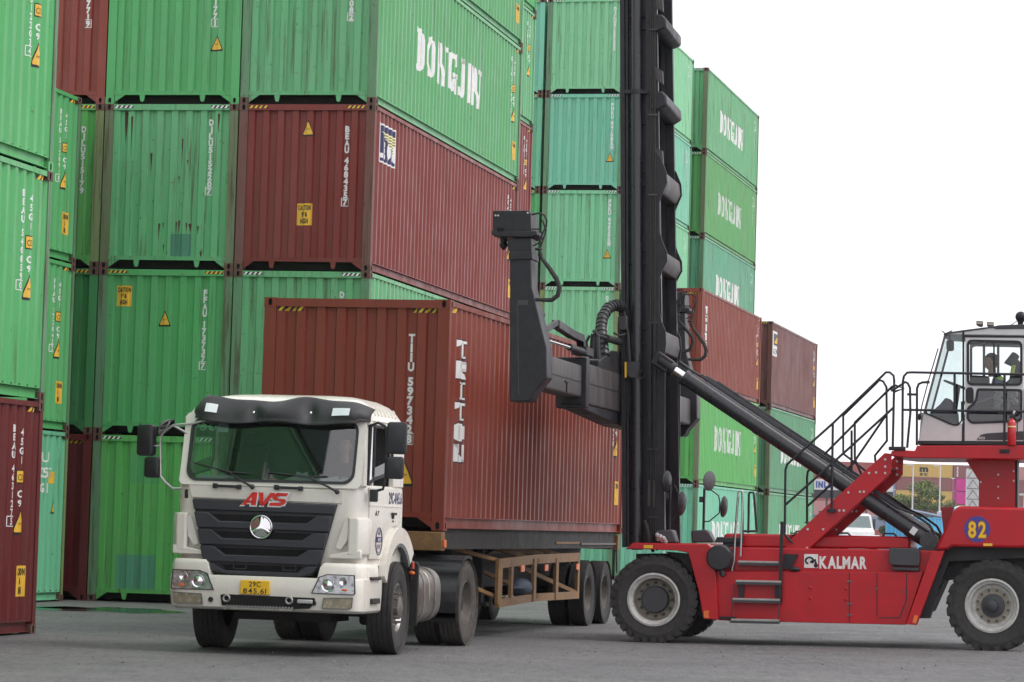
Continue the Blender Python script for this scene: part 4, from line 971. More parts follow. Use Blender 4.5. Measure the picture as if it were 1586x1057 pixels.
mb.box(-.40, .42, -1.60, -1.54, .505, .522); tb(mb, 'step_plate', 'steelrim')
for x in (-.36, .37): mb = MB(); mb.tube([(x + .035 * math.cos(a), -1.57, .62 + .035 * math.sin(a)) for a in [2 * math.pi * i / 16 for i in range(16)]], .013, 7, closed=True); tb(mb, 'tow_ring', 'steelrim', smooth=True)
mb = MB(); mb.box(.46, .64, -1.575, -1.55, .59, .635); tb(mb, 'push_bar', 'silver', bevel=.01)
mb = MB(); mb.box(-.205, .140, -1.575, -1.55, .672, .83); np_ = tb(mb, 'number_plate', 'signyellow', bevel=.008)
mb = MB()
for s_, z in (('29C', .760), ('845.61', .684)):
    for t in text(s_, -.0325, z, .058, bold=.012, center=True, width=.135 if len(s_) < 4 else .27): mb.quad([(x, -1.578, zz) for x, zz in t])
mb.build('registration', M['black'], np_)
for s in (-1, 1):
    X = lambda q: XC + s * q
    hp = [(X(.58), .715), (X(.66), .885), (X(.75), .915), (X(1.05), .915), (X(1.065), .73), (X(1.05), .71)]
    mb = MB(); mb.prism(hp, 'y', -1.552, -1.54); hl = tb(mb, 'headlight', 'lens'); cx_ = sum(p[0] for p in hp) / 6
    mb = MB(); mb.lathe([(.075, 0), (.07, .012), (.055, .0), (.035, .006), (.001, .016)], (X(.755), -1.553, .80), (0, -1, 0), 24); mb.build('projector', M['chrome'], hl, smooth=True, angle=25)
    mb = MB(); mb.lathe([(.05, 0), (.045, .01), (.001, .002)], (X(.93), -1.553, .85), (0, -1, 0), 20); mb.box(min(X(.84), X(1.03)), max(X(.84), X(1.03)), -1.556, -1.552, .735, .775); mb.build('reflector', M['chrome'], hl, smooth=True, angle=25)
    mb = MB(); mb.sphere((X(.95), -1.553, .755), .04, .008, .016, 10); mb.build('indicator', M['orange'], hl, smooth=True)
    mb = MB(); O_ = [(cx_ + (p[0] - cx_) * 1.05, .81 + (p[1] - .81) * 1.09) for p in hp]; frame_ring(mb, O_, hp, lambda p: (p[0], -1.558, p[1]), lambda p: (p[0], -1.54, p[1])); mb.build('surround', M['blackplastic'], hl)
    fp = [(X(.70), .55), (X(.72), .655), (X(1.04), .665), (X(1.03), .565), (X(1.0), .55)]
    mb = MB(); mb.prism(fp, 'y', -1.555, -1.54); fl = tb(mb, 'fog_light', 'foglens')
    mb = MB(); O_ = [(X(.87) + (p[0] - X(.87)) * 1.05, .605 + (p[1] - .605) * 1.16) for p in fp]; frame_ring(mb, O_, fp, lambda p: (p[0], -1.560, p[1]), lambda p: (p[0], -1.54, p[1])); mb.build('surround', M['greyint'], fl)
    mb = MB(); mb.lathe([(.028, .0), (.03, .008), (.018, .008), (.016, -.002), (.001, -.002)], (X(.60), -1.548, .60), (0, -1, 0), 16); tb(mb, 'socket_cover', 'blackplastic', smooth=True)
# doors with windows (both sides)
for s in (-1, 1):
    xo = XC + s * 1.100; xi = XC + s * 1.118
    dp = [(-1.20, 1.50), (-1.23, 1.905), (.16, 1.905), (.16, 1.52), (.02, 1.48), (-.22, 1.47), (-.42, 1.38), (-.60, 1.18), (-.66, 1.10), (-1.17, 1.10)]
    mb = MB(); a, b = sorted((xo, xi)); mb.prism(dp, 'x', a, b); dr_ = tb(mb, 'door', 'cabwhite', bevel=.006)
    mb = MB(); mb.bar((xi, -1.22, 1.70), (xi, .15, 1.70), .012, .014); mb.build('crease', M['cabwhite'], dr_)
    mb = MB(); O_ = [(-1.215, 1.93), (-1.145, 2.61), (-.17, 2.61), (-.17, 2.20), (-.30, 2.06), (-.98, 1.98), (-1.1, 1.93)]
    I_ = [(-1.175, 1.97), (-1.12, 2.58), (-.20, 2.58), (-.20, 2.21), (-.32, 2.09), (-.97, 2.01), (-1.09, 1.97)]
    k0, k1 = XC + s * 1.092, XC + s * 1.07; frame_ring(mb, O_, I_, lambda p: (k0, p[0], p[1]), lambda p: (k1, p[0], p[1])); mb.bar(((k0 + k1) / 2, -.99, 1.98), ((k0 + k1) / 2, -.99, 2.6), .03, .02, (0, 1, 0)); mb.build('window_frame', M['blackplastic'], dr_)
    mb = MB(); mb.quad([((k0 + k1) / 2, p[0], p[1]) for p in ((-1.175, 1.97), (-1.0, 1.985), (-1.0, 2.58), (-1.12, 2.58))]); mb.build('quarter_window', M['sideglass'], dr_)
    mb = MB(); mb.quad([((k0 + k1) / 2, p[0], p[1]) for p in ((-.98, 2.01), (-.32, 2.09), (-.20, 2.21), (-.20, 2.24), (-.98, 2.12))]); mb.build('window', M['sideglass'], dr_)
    mb = MB(); mb.box(*sorted((xi, xi + s * .03)), -.30, -.14, 1.60, 1.63); mb.cyl((xi, -.24, 1.58), (xi + s * .02, -.24, 1.58), .022, 12); mb.cyl((xi, -.22, 1.53), (xi + s * .012, -.22, 1.53), .012, 10); mb.build('handle', M['blackplastic'], dr_)
xs_ = XC + 1.121
def side_text(name, tr, m_, off=0): 
    mb = MB()
    for t in tr: mb.quad([(xs_ + off, y, z) for y, z in t])
    return mb.build(name, M[m_], truck)
side_text('registration', text('29C-845.61', -.42, 1.735, .13, bold=.03, width=.60), 'letternavy')
side_text('model_number', shear(text('A7', -1.0, 1.59, .055, bold=.04, width=.17), .25, 1.59), 'black')
mb = MB(); ec = (-.80, 1.30)
for a_, b_ in ((.15, .138), (.125, .119)):
    frame_ring(mb, [(ec[0] + a_ * math.cos(q), ec[1] + a_ * 1.05 * math.sin(q)) for q in [2 * math.pi * i / 32 for i in range(32)]], [(ec[0] + b_ * math.cos(q), ec[1] + b_ * 1.05 * math.sin(q)) for q in [2 * math.pi * i / 32 for i in range(32)]], lambda p: (xs_ + .001, *p), lambda p: (xs_ - .001, *p))
mb.quad([(xs_ + .001, ec[0] + .12 * math.cos(q), ec[1] + .02 + .03 * (1 if math.sin(q) > 0 else -1)) for q in (R(160), R(20), R(-20), R(200))])
for t in text('DVTHT', ec[0], ec[1] - .085, .05, bold=.03, center=True, width=.15) + text('HN', ec[0], ec[1] + .07, .04, bold=.03, center=True, width=.08): mb.quad([(xs_ + .001, y, z) for y, z in t])
mb.build('round_emblem', M['letternavy'], truck)
mb = MB()
for t in text('AVS', ec[0], ec[1] - .0, .04, bold=.03, center=True, width=.13): mb.quad([(xs_ + .004, y, z) for y, z in t])
mb.build('emblem_lettering', M['white'], truck)
# front mudguards
for s in (-1, 1):
    mb = MB(); out, inn = [], []
    for i in range(14):
        a = R(160 - i * 9.2); out.append((-.02 + .80 * math.cos(a) * (1 if math.cos(a) > 0 else .90), .62 + .84 * math.sin(a))); inn.append((-.02 + .62 * math.cos(a) * (1 if math.cos(a) > 0 else .96), .60 + .68 * math.sin(a)))
    a, b = sorted((XC + s * 1.09, XC + s * 1.17)); n = len(out)
    for i in range(n - 1): mb.prism([out[i], out[i + 1], inn[i + 1], inn[i]], 'x', a, b)
    c, d = sorted((XC + s * .70, XC + s * 1.13))
    for i in range(n - 1):
        q0, q1 = inn[i], inn[i + 1]; mb.prism([q0, q1, (q1[0], q1[1] + .02), (q0[0], q0[1] + .02)], 'x', c, d)
    tb(mb, 'mudguard', 'cabwhite', smooth=True, angle=30)
    mb = MB(); n2 = [(p[0], p[1]) for p in inn]
    for i in range(4, n - 1):
        k = .055 + .05 * max(0, i - 7) / 6; c0 = (-.02, .6); q = lambda p: (c0[0] + (p[0] - c0[0]) * (1 - k), c0[1] + (p[1] - c0[1]) * (1 - k)); mb.prism([inn[i], inn[i + 1], q(inn[i + 1]), q(inn[i])], 'x', a + .004, b - .004)
    tb(mb, 'mudguard_lining', 'greyint')
    if s > 0:
        mb = MB(); mb.box(b, b + .02, .50, .57, .98, 1.06); tb(mb, 'side_reflector', 'redlens', bevel=.005)
    mb = MB(); mb.box(a + .01, b - .01, -1.12, -.80, .60, .66); mb.box(a + .01, b - .01, -1.16, -.78, .865, .90); mb.box(*sorted((XC + s * .98, XC + s * 1.08)), -1.1, -.84, .50, .95); tb(mb, 'entry_step', 'darksteel', bevel=.01)
# mirrors
def mirror_head(c, w_, h_, d_, yaw, nm='mirror', m_='blackplastic', p=None):
    ax = (math.cos(yaw), math.sin(yaw), 0); mb = MB(); secs = []
    ax, ay = Vector(ax), Vector((-math.sin(yaw), math.cos(yaw), 0)); C_ = Vector(c)
    for t, k in ((-1, .80), (-.8, .97), (0, 1), (1, .96)):
        secs.append([tuple(C_ + ax * x + ay * (t * d_ / 2) + Vector((0, 0, z))) for x, z in rrect(-w_ / 2 * k, w_ / 2 * k, -h_ / 2 * k, h_ / 2 * k, .035, 4)])
    loft(mb, secs); o = mb.build('mirror_housing', M[m_], p or truck, smooth=True, angle=50)
    mb = MB(); mb.quad([tuple(C_ + ax * x + ay * (d_ / 2 + .001) + Vector((0, 0, z))) for x, z in rrect(-w_ / 2 * .88, w_ / 2 * .88, -h_ / 2 * .9, h_ / 2 * .9, .03, 4)]); mb.build('mirror_glass', M['mirror'], o)
    return o
def ty(px, py, y): p = T.y(px, py, y); return (p.x, p.y, p.z)
MR = -1.30
a, b = ty(615, 679, MR), ty(612, 725, MR)
mirror_head(a, .225, .36, .12, .15); mirror_head(b, .20, .25, .11, .15)
mb = MB(); mb.tube([ty(573, 660, -1.28), ty(586, 655, MR), ty(596, 660, MR), ty(599, 668, MR), ty(597, 745, MR), ty(593, 758, MR), ty(581, 761, -1.28)], .016, 8); mb.tube([ty(598, 688, MR), ty(612, 688, MR)], .012, 8); mb.tube([ty(598, 725, MR), ty(612, 725, MR)], .012, 8); tb(mb, 'mirror_arm', 'blackplastic', smooth=True)
mb = MB(); mb.obox(ty(579, 768, -1.27), (1, 0, 0), (0, 1, 0), (0, 0, 1), .045, .03, .07); tb(mb, 'mirror_bracket', 'blackplastic', bevel=.012)
ML = -1.32
mirror_head(ty(227, 682, ML), .20, .36, .12, -.1); mirror_head(ty(237, 724, ML), .18, .24, .11, -.1)
mb = MB(); mb.tube([ty(322, 650, -1.30), ty(300, 656, ML), ty(268, 659, ML), ty(255, 668, ML), ty(248, 678, ML), ty(249, 738, ML), ty(256, 747, ML), ty(268, 757, ML), ty(290, 757, -1.33)], .014, 8); mb.tube([ty(268, 659, ML), ty(291, 672, -1.3)], .014, 8)
mb.tube([ty(248, 691, ML), ty(227, 691, ML)], .010, 8); mb.tube([ty(248, 718, ML), ty(236, 718, ML)], .010, 8); tb(mb, 'mirror_arm', 'silver', smooth=True)
mb = MB(); mb.obox(ty(291, 765, -1.38), (1, 0, 0), (0, 1, 0), (0, 0, 1), .032, .03, .05); tb(mb, 'mirror_bracket', 'blackplastic', bevel=.01)
c = Vector(ty(256, 660, ML)); ax = Vector((.72, -.15, -.68)).normalized()
mb = MB(); mb.lathe([(.001, .05), (.07, .03), (.118, -.01), (.122, -.02), (.11, -.02)], c, -ax, 24); rm = tb(mb, 'round_mirror', 'greyint', smooth=True)
mb = MB(); mb.lathe([(.11, 0), (.06, -.008), (.001, -.012)], c + ax * .021, -ax, 24); mb.build('mirror_glass', M['mirror'], rm, smooth=True)
# chassis
mb = MB()
for s in (-1, 1): mb.box(XC + s * .42 - .04, XC + s * .42 + .04, -1.2, 4.3, .72, .98)
for y in (-.9, .2, 1.2, 2.2, 3.25, 4.1): mb.box(XC - .4, XC + .4, y - .06, y + .06, .74, .95)
mb.box(XC - .95, XC + .95, -.10, .10, .42, .56); mb.box(XC - .95, XC + .95, 3.14, 3.36, .45, .62); mb.sphere((XC, 3.25, .52), .26, .24, .25, 14); mb.box(XC - .5, XC + .6, -1.1, .9, .50, .80); mb.box(XC - .6, XC + .5, -.55, .25, .36, .5)
tb(mb, 'chassis_frame', 'darksteel')
mb = MB(); mb.lathe([(.5, 0), (.5, .06), (.001, .07)], (XC, 3.1, 1.12), (0, 0, 1), 24); mb.box(XC - .45, XC + .45, 2.8, 3.5, .98, 1.12); tb(mb, 'coupling_plate', 'darksteel')
mb = MB(); mb.box(XC - 1.0, XC + 1.0, .42, .52, .5, 1.5); tb(mb, 'cab_rear_frame', 'darksteel')
wheel(truck, (XC + 1.02, 0, .535), '+x', .535, .30, .29, 'steer', R(3.5)); wheel(truck, (XC - 1.02, 0, .535), '-x', .535, .30, .29, 'steer', R(3.5))
for s, ax in ((1, '+x'), (-1, '-x')):
    wheel(truck, (XC + s * 1.06, 3.25, .53), ax, .53, .27, .29, 'dish', rub='dustrubber'); wheel(truck, (XC + s * .73, 3.25, .53), ax, .53, .27, .29, 'dish')
    mb = MB(); pts = [(3.25 + .62 * math.cos(R(a)), .53 + .60 * math.sin(R(a))) for a in range(202, 60, -12)]
    for p, q in zip(pts, pts[1:]): mb.prism([p, q, (q[0] * .995 + .016, q[1] * .97), (p[0] * .995 + .016, p[1] * .97)], 'x', *sorted((XC + s * .55, XC + s * 1.19)))
    pts = [(3.25 + .62 * math.cos(R(a)), .53 + .60 * math.sin(R(a))) for a in range(48, -20, -12)]
    for p, q in zip(pts, pts[1:]): mb.prism([p, q, (q[0] * .995, q[1] * .97), (p[0] * .995, p[1] * .97)], 'x', *sorted((XC + s * .9, XC + s * 1.17)))
    tb(mb, 'rear_mudguard', 'blackplastic', smooth=True, angle=30)
# fuel tank on the visible side, battery box on the other
mb = MB(); tk = lambda y, k=1: [(XC + x, y, z) for x, z in [(.82 + .36 * k * a, .66 + .335 * k * b) for a, b in [(math.copysign(abs(math.cos(q)) ** .62, math.cos(q)), math.copysign(abs(math.sin(q)) ** .62, math.sin(q))) for q in [2 * math.pi * i / 32 for i in range(32)]]]]
loft(mb, [tk(.80, .55), tk(.815, .90), tk(.84, .985), tk(.87, 1), tk(1.30, 1), tk(1.31, .985), tk(1.37, .985), tk(1.38, 1), tk(1.90, 1), tk(1.93, .985), tk(1.955, .9), tk(1.97, .55)]); tank = tb(mb, 'fuel_tank', 'alu', smooth=True, angle=25)
mb = MB()
for y in (1.08, 1.62): loft(mb, [tk(y, 1.012), tk(y + .001, 1.03), tk(y + .05, 1.03), tk(y + .051, 1.012)], cap=False)
mb.cyl((XC + .95, 1.18, .96), (XC + 1.0, 1.18, 1.06), .06, 14); mb.build('strap', M['steelrim'], tank, smooth=True, angle=25)
mb = MB(); mb.prism(rrect(XC + .50, XC + 1.20, .30, 1.06, .05), 'y', .70, .76); tb(mb, 'splash_plate', 'darksteel')
mb = MB(); mb.prism(rrect(XC + .86, XC + 1.02, .36, .92, .05), 'y', .66, .70); tb(mb, 'silencer_cover', 'alu', bevel=.01)
mb = MB(); mb.sphere((XC + 1.14, .64, .93), .04, .03, .025, 10); tb(mb, 'side_lamp', 'orange', smooth=True)
mb = MB(); mb.tube([(XC + 1.13, .55, 1.0), (XC + 1.12, .66, .98), (XC + 1.13, .66, .86)], .012, 6); tb(mb, 'lamp_bracket', 'darksteel')
mb = MB(); mb.box(XC - 1.15, XC - .5, .8, 1.9, .36, .95); tb(mb, 'battery_box', 'darksteel', bevel=.02)
# driver
J = [((.62, -.40, 1.72), .15), ((.62, -.38, 1.92), .16, .8), ((.62, -.36, 2.12), .17, .7), ((.62, -.38, 2.21), .07),
     ((.42, -.37, 2.13), .065), ((.34, -.50, 1.94), .05), ((.44, -.80, 1.99), .036), ((.82, -.37, 2.13), .065), ((.90, -.50, 1.94), .05), ((.80, -.80, 1.99), .036),
     ((.52, -.55, 1.68), .10), ((.50, -.92, 1.66), .075), ((.72, -.55, 1.68), .10), ((.74, -.92, 1.66), .075)]
dv = person('person', TM, 'truck driver in a dark shirt, seated at the wheel behind the windscreen', J, [(0, 1), (1, 2), (2, 3), (2, 4), (4, 5), (5, 6), (2, 7), (7, 8), (8, 9), (0, 10), (10, 11), (0, 12), (12, 13)], M['shirt'], (.62, -.42, 2.385), (0, -1, 0), M['hair'])
hand(dv, (.44, -.80, 1.99), (0, -1, .1), (.3, 0, -1), M['skin']); hand(dv, (.80, -.80, 1.99), (0, -1, .1), (-.3, 0, -1), M['skin'])
# ---------------------------------------------------------------- trailer
RM = frame(TCX - math.cos(YT) * W2, TCY + math.sin(YT) * W2, 0, YT)
M['ochre'] = mat('ochre_trailer_paint', (.235, .125, .045), .6, var=.25, scale=4, dirt=.75, dirtc=(.10, .065, .045))
trl = empty('trailer', RM); tag(trl, 'ochre skeletal semi-trailer with rusty side frames carrying the brown red container', 'trailer')
def rb(mb, name, m, **k): return mb.build(name, [M[x] for x in m.split()], trl, **k)
mb = MB()
for s in (-1, 1):
    mb.box(s * .48 - .07, s * .48 + .07, .1, 12.1, 1.10, 1.38) if False else mb.prism([(.1, 1.24), (.1, 1.41), (12.1, 1.41), (12.1, 1.05), (3.6, .95), (3.0, 1.22)], 'x', s * .48 - .07, s * .48 + .07)
for i in range(13): y = .8 + i * .9; mb.box(-1.10, 1.10, y - .05, y + .05, 1.28, 1.38)
rb(mb, 'chassis', 'darksteel')
for s in (-1, 1): mb = MB(); mb.box(s * 1.10 - .045, s * 1.10 + .045, .2, 11.85, 1.20, 1.465); rb(mb, 'shade_beam', 'darksteel')  # dark strips added for the solid shadow under the container
mb = MB(); mb.box(-1.0, -.45, 2.6, 9.2, .58, 1.27); mb.box(-.46, .40, 4.2, 11.6, .62, 1.27); rb(mb, 'filler_box', 'darksteel', bevel=.02)  # dark boxes added to keep the trailer underside black
mb = MB(); mb.box(-1.2, 1.205, -.02, .16, 1.18, 1.415); rb(mb, 'front_bolster', 'ochre', bevel=.01)
mb = MB(); mb.box(1.207, 1.235, .02, .12, 1.22, 1.32); rb(mb, 'marker_lamp', 'orange', bevel=.006)
mb = MB(); mb.box(-1.2, 1.2, 11.9, 12.1, 1.18, 1.415); rb(mb, 'rear_bolster', 'ochre')
for s in (-1, 1):                                            # side frames, slightly bent outwards in the middle
    X = s * 1.15; XM = s * 1.12
    mb = MB(); b1_, b2_ = (X, -.15, 1.04), (X, 8.95, 1.05)
    pts_t = [(X, 3.45, 1.00), (XM, 5.95, 1.05), (X, 8.95, 1.07)]; pts_b = [(X, 3.45, .46), (XM, 5.95, .50), (X, 8.95, .49)]
    E0_ = 0
    for a, b in zip(pts_t, pts_t[1:]): mb.bar(a, b, .05, .13)
    for a, b in zip(pts_b, pts_b[1:]): mb.bar(a, b, .05, .11)
    for y, w_ in ((3.5, .26), (4.25, .12), (5.75, .16), (7.3, .18), (8.9, .14)):
        mb.bar((X - s * .002, y, .45), (X - s * .002, y, 1.06), w_, .045, (s, 0, 0))
    for y in (3.6, 6.0, 8.8):
        mb.bar((X, y, 1.03), (s * .52, y - 1.6, 1.28), .06, .05); mb.bar((X, y, .52), (s * .5, y - 2.0, 1.0), .05, .05)
    mb.bar((X, 8.9, .52), (s * .5, 7.4, .95), .05, .05); mb.bar((X, 3.6, .9), (s * .5, 6.2, .62), .045, .05)
    rb(mb, 'side_frame', 'ochre')
    mb = MB(); mb.prism([(8.95, 1.10), (8.95, 1.30), (6.6, 1.27), (5.2, 1.12)], 'x', *sorted((s * .55, s * .60))); mb.prism([(s * .58, 1.26), (s * 1.16, 1.30), (s * 1.16, 1.27), (s * .58, 1.23)], 'y', 7.2, 8.95); rb(mb, 'toolbox_panel', 'ochre')
    mb = MB(); mb.box(*sorted((s * .58, s * 1.17)), 9.05, 12.05, 1.255, 1.285); mb.bar((s * 1.15, 12.03, 1.26), (s * 1.15, 12.15, .80), .03, .02); rb(mb, 'mudguard', 'rim')
    for y in (4.7, 6.3, 8.6):
        mb = MB(); mb.box(*sorted((X + s * .028, X + s * .045)), y, y + .22, .88, .97); rb(mb, 'side_lamp', 'orange' if y < 8 else 'orange')
    for y in (10.1, 11.45):
        ax = '+x' if s > 0 else '-x'
        wheel(trl, (s * 1.05, y - .4, .50), ax, .50, .26, .28, 'dish'); wheel(trl, (s * .74, y - .4, .50), ax, .50, .26, .28, 'dish')
mb = MB()
for y in (9.7, 11.05): mb.cyl((-.95, y, .5), (.95, y, .5), .07, 10); mb.box(-.7, -.3, y - .4, y + .4, .6, .75); mb.box(.3, .7, y - .4, y + .4, .6, .75)
rb(mb, 'axle', 'darksteel')
for s in (-1, 1): mb = MB(); mb.box(s * .70 - .07, s * .70 + .07, 4.1, 4.24, .45, 1.2); mb.box(s * .70 - .15, s * .70 + .15, 4.05, 4.3, .40, .45); rb(mb, 'landing_leg', 'darksteel')
mb = MB(); mb.sphere((1.0, 5.6, .64), .16, .5, .14, 12); M['tarp'] = mat('blue_tarpaulin', (.05, .07, .10), .7, var=.4, scale=20, bump=.5, bscale=30); rb(mb, 'tarpaulin_bundle', 'tarp', smooth=True)
# ---------------------------------------------------------------- the red lift truck
KM = frame(2.03, 41.47, gh(2.03, 41.47), .19, .0125); K = Fr(KM)
lift = empty('lift_truck', KM); tag(lift, 'red empty-container lift truck with a tall black mast, raised cab and the number 82', 'lift truck')
M['kred'] = mat('lift_truck_red', (.47, .006, .014), .36, spec=.35, var=.10, scale=1.6, coat=.12, dirt=.3, dirtc=(.20, .02, .022), rvar=.08)
M['mast'] = mat('mast_black_paint', (.016, .016, .021), .45, spec=.35, var=.3, scale=3, dirt=.35, dirtc=(.055, .052, .052), bump=.05)
M['greasy'] = mat('greasy_dark_steel', (.014, .014, .016), .5, var=.4, scale=5)
M['worn'] = mat('scuffed_steel_grey', (.062, .056, .055), .5, var=.45, scale=4, dirt=.8, dirtc=(.03, .028, .03), stretch=(1, 1, .3))
M['cyl'] = mat('cylinder_satin_black', (.022, .023, .028), .30, spec=.6, var=.12, scale=4, rvar=.08)
M['deck'] = mat('dark_grey_box', (.045, .046, .052), .5, var=.15, scale=5)
M['kwhite'] = mat('rim_white_paint', (.50, .50, .48), .45, var=.15, scale=8, dirt=.6, dirtc=(.26, .24, .20))
M['kcream'] = mat('rim_cream', (.34, .31, .25), .6, var=.2, scale=8, dirt=.5, dirtc=(.16, .13, .1))
M['cabgrey'] = mat('cab_light_grey', (.60, .59, .59), .4, var=.05, scale=3, coat=.2, dirt=.12, dirtc=(.3, .29, .28))
M['roundel'] = mat('roundel_blue', (.05, .04, .26), .4, var=.05)
M['tread'] = mat('step_grating', (.10, .10, .105), .6, metal=.3, var=.4, scale=30)
def kp(px, py, y): p = K.y(px, py, y); return Vector((p.x, y, p.z))
def kb(mb, name, m, p=None, **k): return mb.build(name, [M[x] for x in m.split()], p or lift, **k)
def kpoly(mb, pts, y0, y1, m=0, yr=None):
    """side outline read at depth yr (default the near face), extruded from y0 to y1"""
    q = [kp(a, b, y0 if yr is None else yr) for a, b in pts]; return mb.prism([(v.x, v.z) for v in q], 'y', y0, y1, m)
def part(name, m, *polys, **k):
    mb = MB()
    for (pts, y0, y1) in polys: kpoly(mb, pts, y0, y1)
    return kb(mb, name, m, **k)
# body
part('front_mudguard', 'kred', ([(968.8, 851.4), (981.5, 841), (1077, 843.5), (1095, 842.5), (1106, 852), (1113, 960.4), (1089.5, 959), (1081, 912), (1066, 857), (1048, 853), (975, 850.5)], .0, .32), bevel=.01)
part('front_deck', 'kred', ([(980, 841.2), (1098, 842), (1098, 845.5), (975, 845)], .32, 2.85))
part('side_panel', 'kred', ([(1103, 885), (1430, 886), (1403, 968), (1400, 968), (1135, 962), (1113, 961)], .12, .30), bevel=.008)
part('belt_panel', 'kred', ([(1108, 847.5), (1452, 852.5), (1436, 888), (1104, 886)], .24, .6), bevel=.02)
part('bonnet', 'kred', ([(1122, 827), (1135, 826.5), (1409, 831.5), (1410, 851), (1118, 848)], .50, 2.2), bevel=.03)
part('rear_strut', 'kred', ([(1443, 854), (1463, 853), (1419.5, 968.5), (1403, 967)], .02, .26), bevel=.006)
part('counterweight', 'kred', ([(1448, 852), (1477, 791), (1485, 784), (1640, 788), (1640, 850), (1475, 847), (1467, 852)], .0, 2.8), bevel=.035)
part('frame_core', 'greasy', ([(1110, 872), (1440, 872), (1475, 843), (1640, 843), (1640, 880), (1462, 900), (1440, 950), (1400, 962), (1135, 958), (1090, 930), (985, 930), (985, 858), (1075, 858)], .62, 2.2))
part('wheel_housing', 'greasy', ([(1463, 845), (1640, 845), (1640, 862), (1470, 870), (1450, 920), (1440, 958), (1422, 958)], .30, .64))
part('wheel_housing', 'greasy', ([(1030, 855), (1066, 858), (1088, 955), (1074, 950), (1055, 868)], .30, .64))
mb = MB()
for pts in ([(1315.5, 886), (1315.5, 964)], [(1358.5, 888), (1358.5, 954)], [(1404, 888), (1404, 930), (1393, 957), (1362, 957)]):
    for a, b in zip(pts, pts[1:]): mb.bar(kp(*a, .118), kp(*b, .118), .012, .008, (0, 1, 0))
kb(mb, 'panel_seam', 'greasy')
mb = MB()
for a in ((1313.5, 901), (1317.5, 901), (1313.5, 936), (1317.5, 936), (1313.5, 953), (1317.5, 953), (1358, 912), (1402, 917)): mb.sphere(kp(*a, .115), .018, .012, .016, 8)
kb(mb, 'latch', 'rim', smooth=True)
for a in ((1255, 911), (1255, 927), (1310.5, 912), (1310.5, 929)): mb = MB(); mb.sphere(kp(*a, .115), .022, .012, .022, 10); kb(mb, 'plug', 'kred', smooth=True)
part('instrument_box', 'deck', ([(1378, 848.5), (1424, 850), (1424.5, 872), (1423, 877), (1380, 875.5), (1376, 871)], .05, .26), ([(1380, 878), (1424, 879.5), (1423, 885), (1383, 883)], .08, .26), bevel=.01)
part('cable_box', 'mast', ([(1214, 858), (1236, 859), (1226, 880), (1214, 882)], .16, .26)); mb = MB(); mb.sphere(kp(1231, 882, .12), .08, .05, .035, 12); kb(mb, 'filler_cap', 'mast', smooth=True)
# air cleaner drum and its cap
c = kp(1114.5, 864, 0); mb = MB(); mb.lathe([(.001, .08), (.155, .075), (.172, .05), (.176, -.02), (.170, -.03), (.176, -.06), (.176, -.42), (.001, -.42)], c, (0, -1, 0), 40); kb(mb, 'air_cleaner', 'blackplastic', smooth=True, angle=30)
mb = MB(); mb.tube([kp(1117, 882, .02), kp(1120, 893, 0)], [.045, .03], 10); kb(mb, 'dust_valve', 'blackplastic', smooth=True)
part('intake_cap', 'blackplastic', ([(1110, 832), (1147, 833), (1149, 841), (1107, 841)], .3, .7), ([(1120, 841), (1146, 841), (1144, 862), (1128, 862)], .35, .65), bevel=.01)
# lettering, emblem square, roundel
mb = MB(); kpoly(mb, [(1245.5, 858.5), (1267, 858.8), (1267, 880), (1245.5, 879.7)], .232, .24); kb(mb, 'emblem_plate', 'white')
mb = MB(); e0 = kp(1254, 868.5, .23)
mb.tube([(e0.x + .055 * math.cos(R(a)) * (1 - t * .1), .229, e0.z + .045 * math.sin(R(a)) * (1 - t * .1)) for t, a in [(k / 12, 250 - k * 25) for k in range(13)]], [.012] * 13, 4)
mb.tube([(e0.x + .01, .229, e0.z - .02), (e0.x + .04, .229, e0.z - .01), (e0.x + .075, .229, e0.z + .01), (e0.x + .085, .229, e0.z - .05)], .016, 4)
mb.sphere((e0.x + .085, .229, e0.z - .065), .03, .004, .03, 10); kb(mb, 'emblem', 'black')
mb = MB(); o0, o1 = kp(1269, 879.8, .23), kp(1342.5, 880.8, .23)
for t in text('KALMAR', 0, 0, .158, bold=.045, gap=.05, width=(o1 - o0).length): mb.quad([(o0.x + x, .228, o0.z + z + (o1.z - o0.z) * x / (o1.x - o0.x)) for x, z in t])
kb(mb, 'lettering', 'white')
for j, (m_, r0) in enumerate((('roundel', .172),)):
    c = kp(1513.5, 820, -.008); mb = MB(); mb.lathe([(.001, .0), (r0, .0), (r0, -.02)], c, (0, -1, 0), 40); rd_ = kb(mb, 'number_roundel', m_)
for grow, m_, yy in ((.075, 'kred2', -.011), (.02, 'signyellow', -.014)):
    if m_ == 'kred2': M['kred2'] = mat('numeral_outline', (.38, .12, .01), .5); 
    mb = MB()
    for t in text('82', c.x, c.z - .105, .21, bold=grow, gap=.12, center=True, width=.25 if grow > .05 else .235): mb.quad([(x, yy, z) for x, z in t])
    kb(mb, 'numeral', m_, rd_)
for a, b in (((1523, 842), (1537, 846)), ((997, 844.5), (1011, 849.5))):
    mb = MB(); kpoly(mb, [a, (b[0], a[1]), b, (a[0], b[1])], -.004, .002); kb(mb, 'warning_label', 'yellow')
for pts in ([(1090, 946), (1099, 946), (1097, 951), (1099, 957.5), (1090, 957)], [(1416, 953), (1422, 954), (1419, 966), (1413, 965)]): mb = MB(); kpoly(mb, pts, -.006, .004); kb(mb, 'reflector', 'orange')
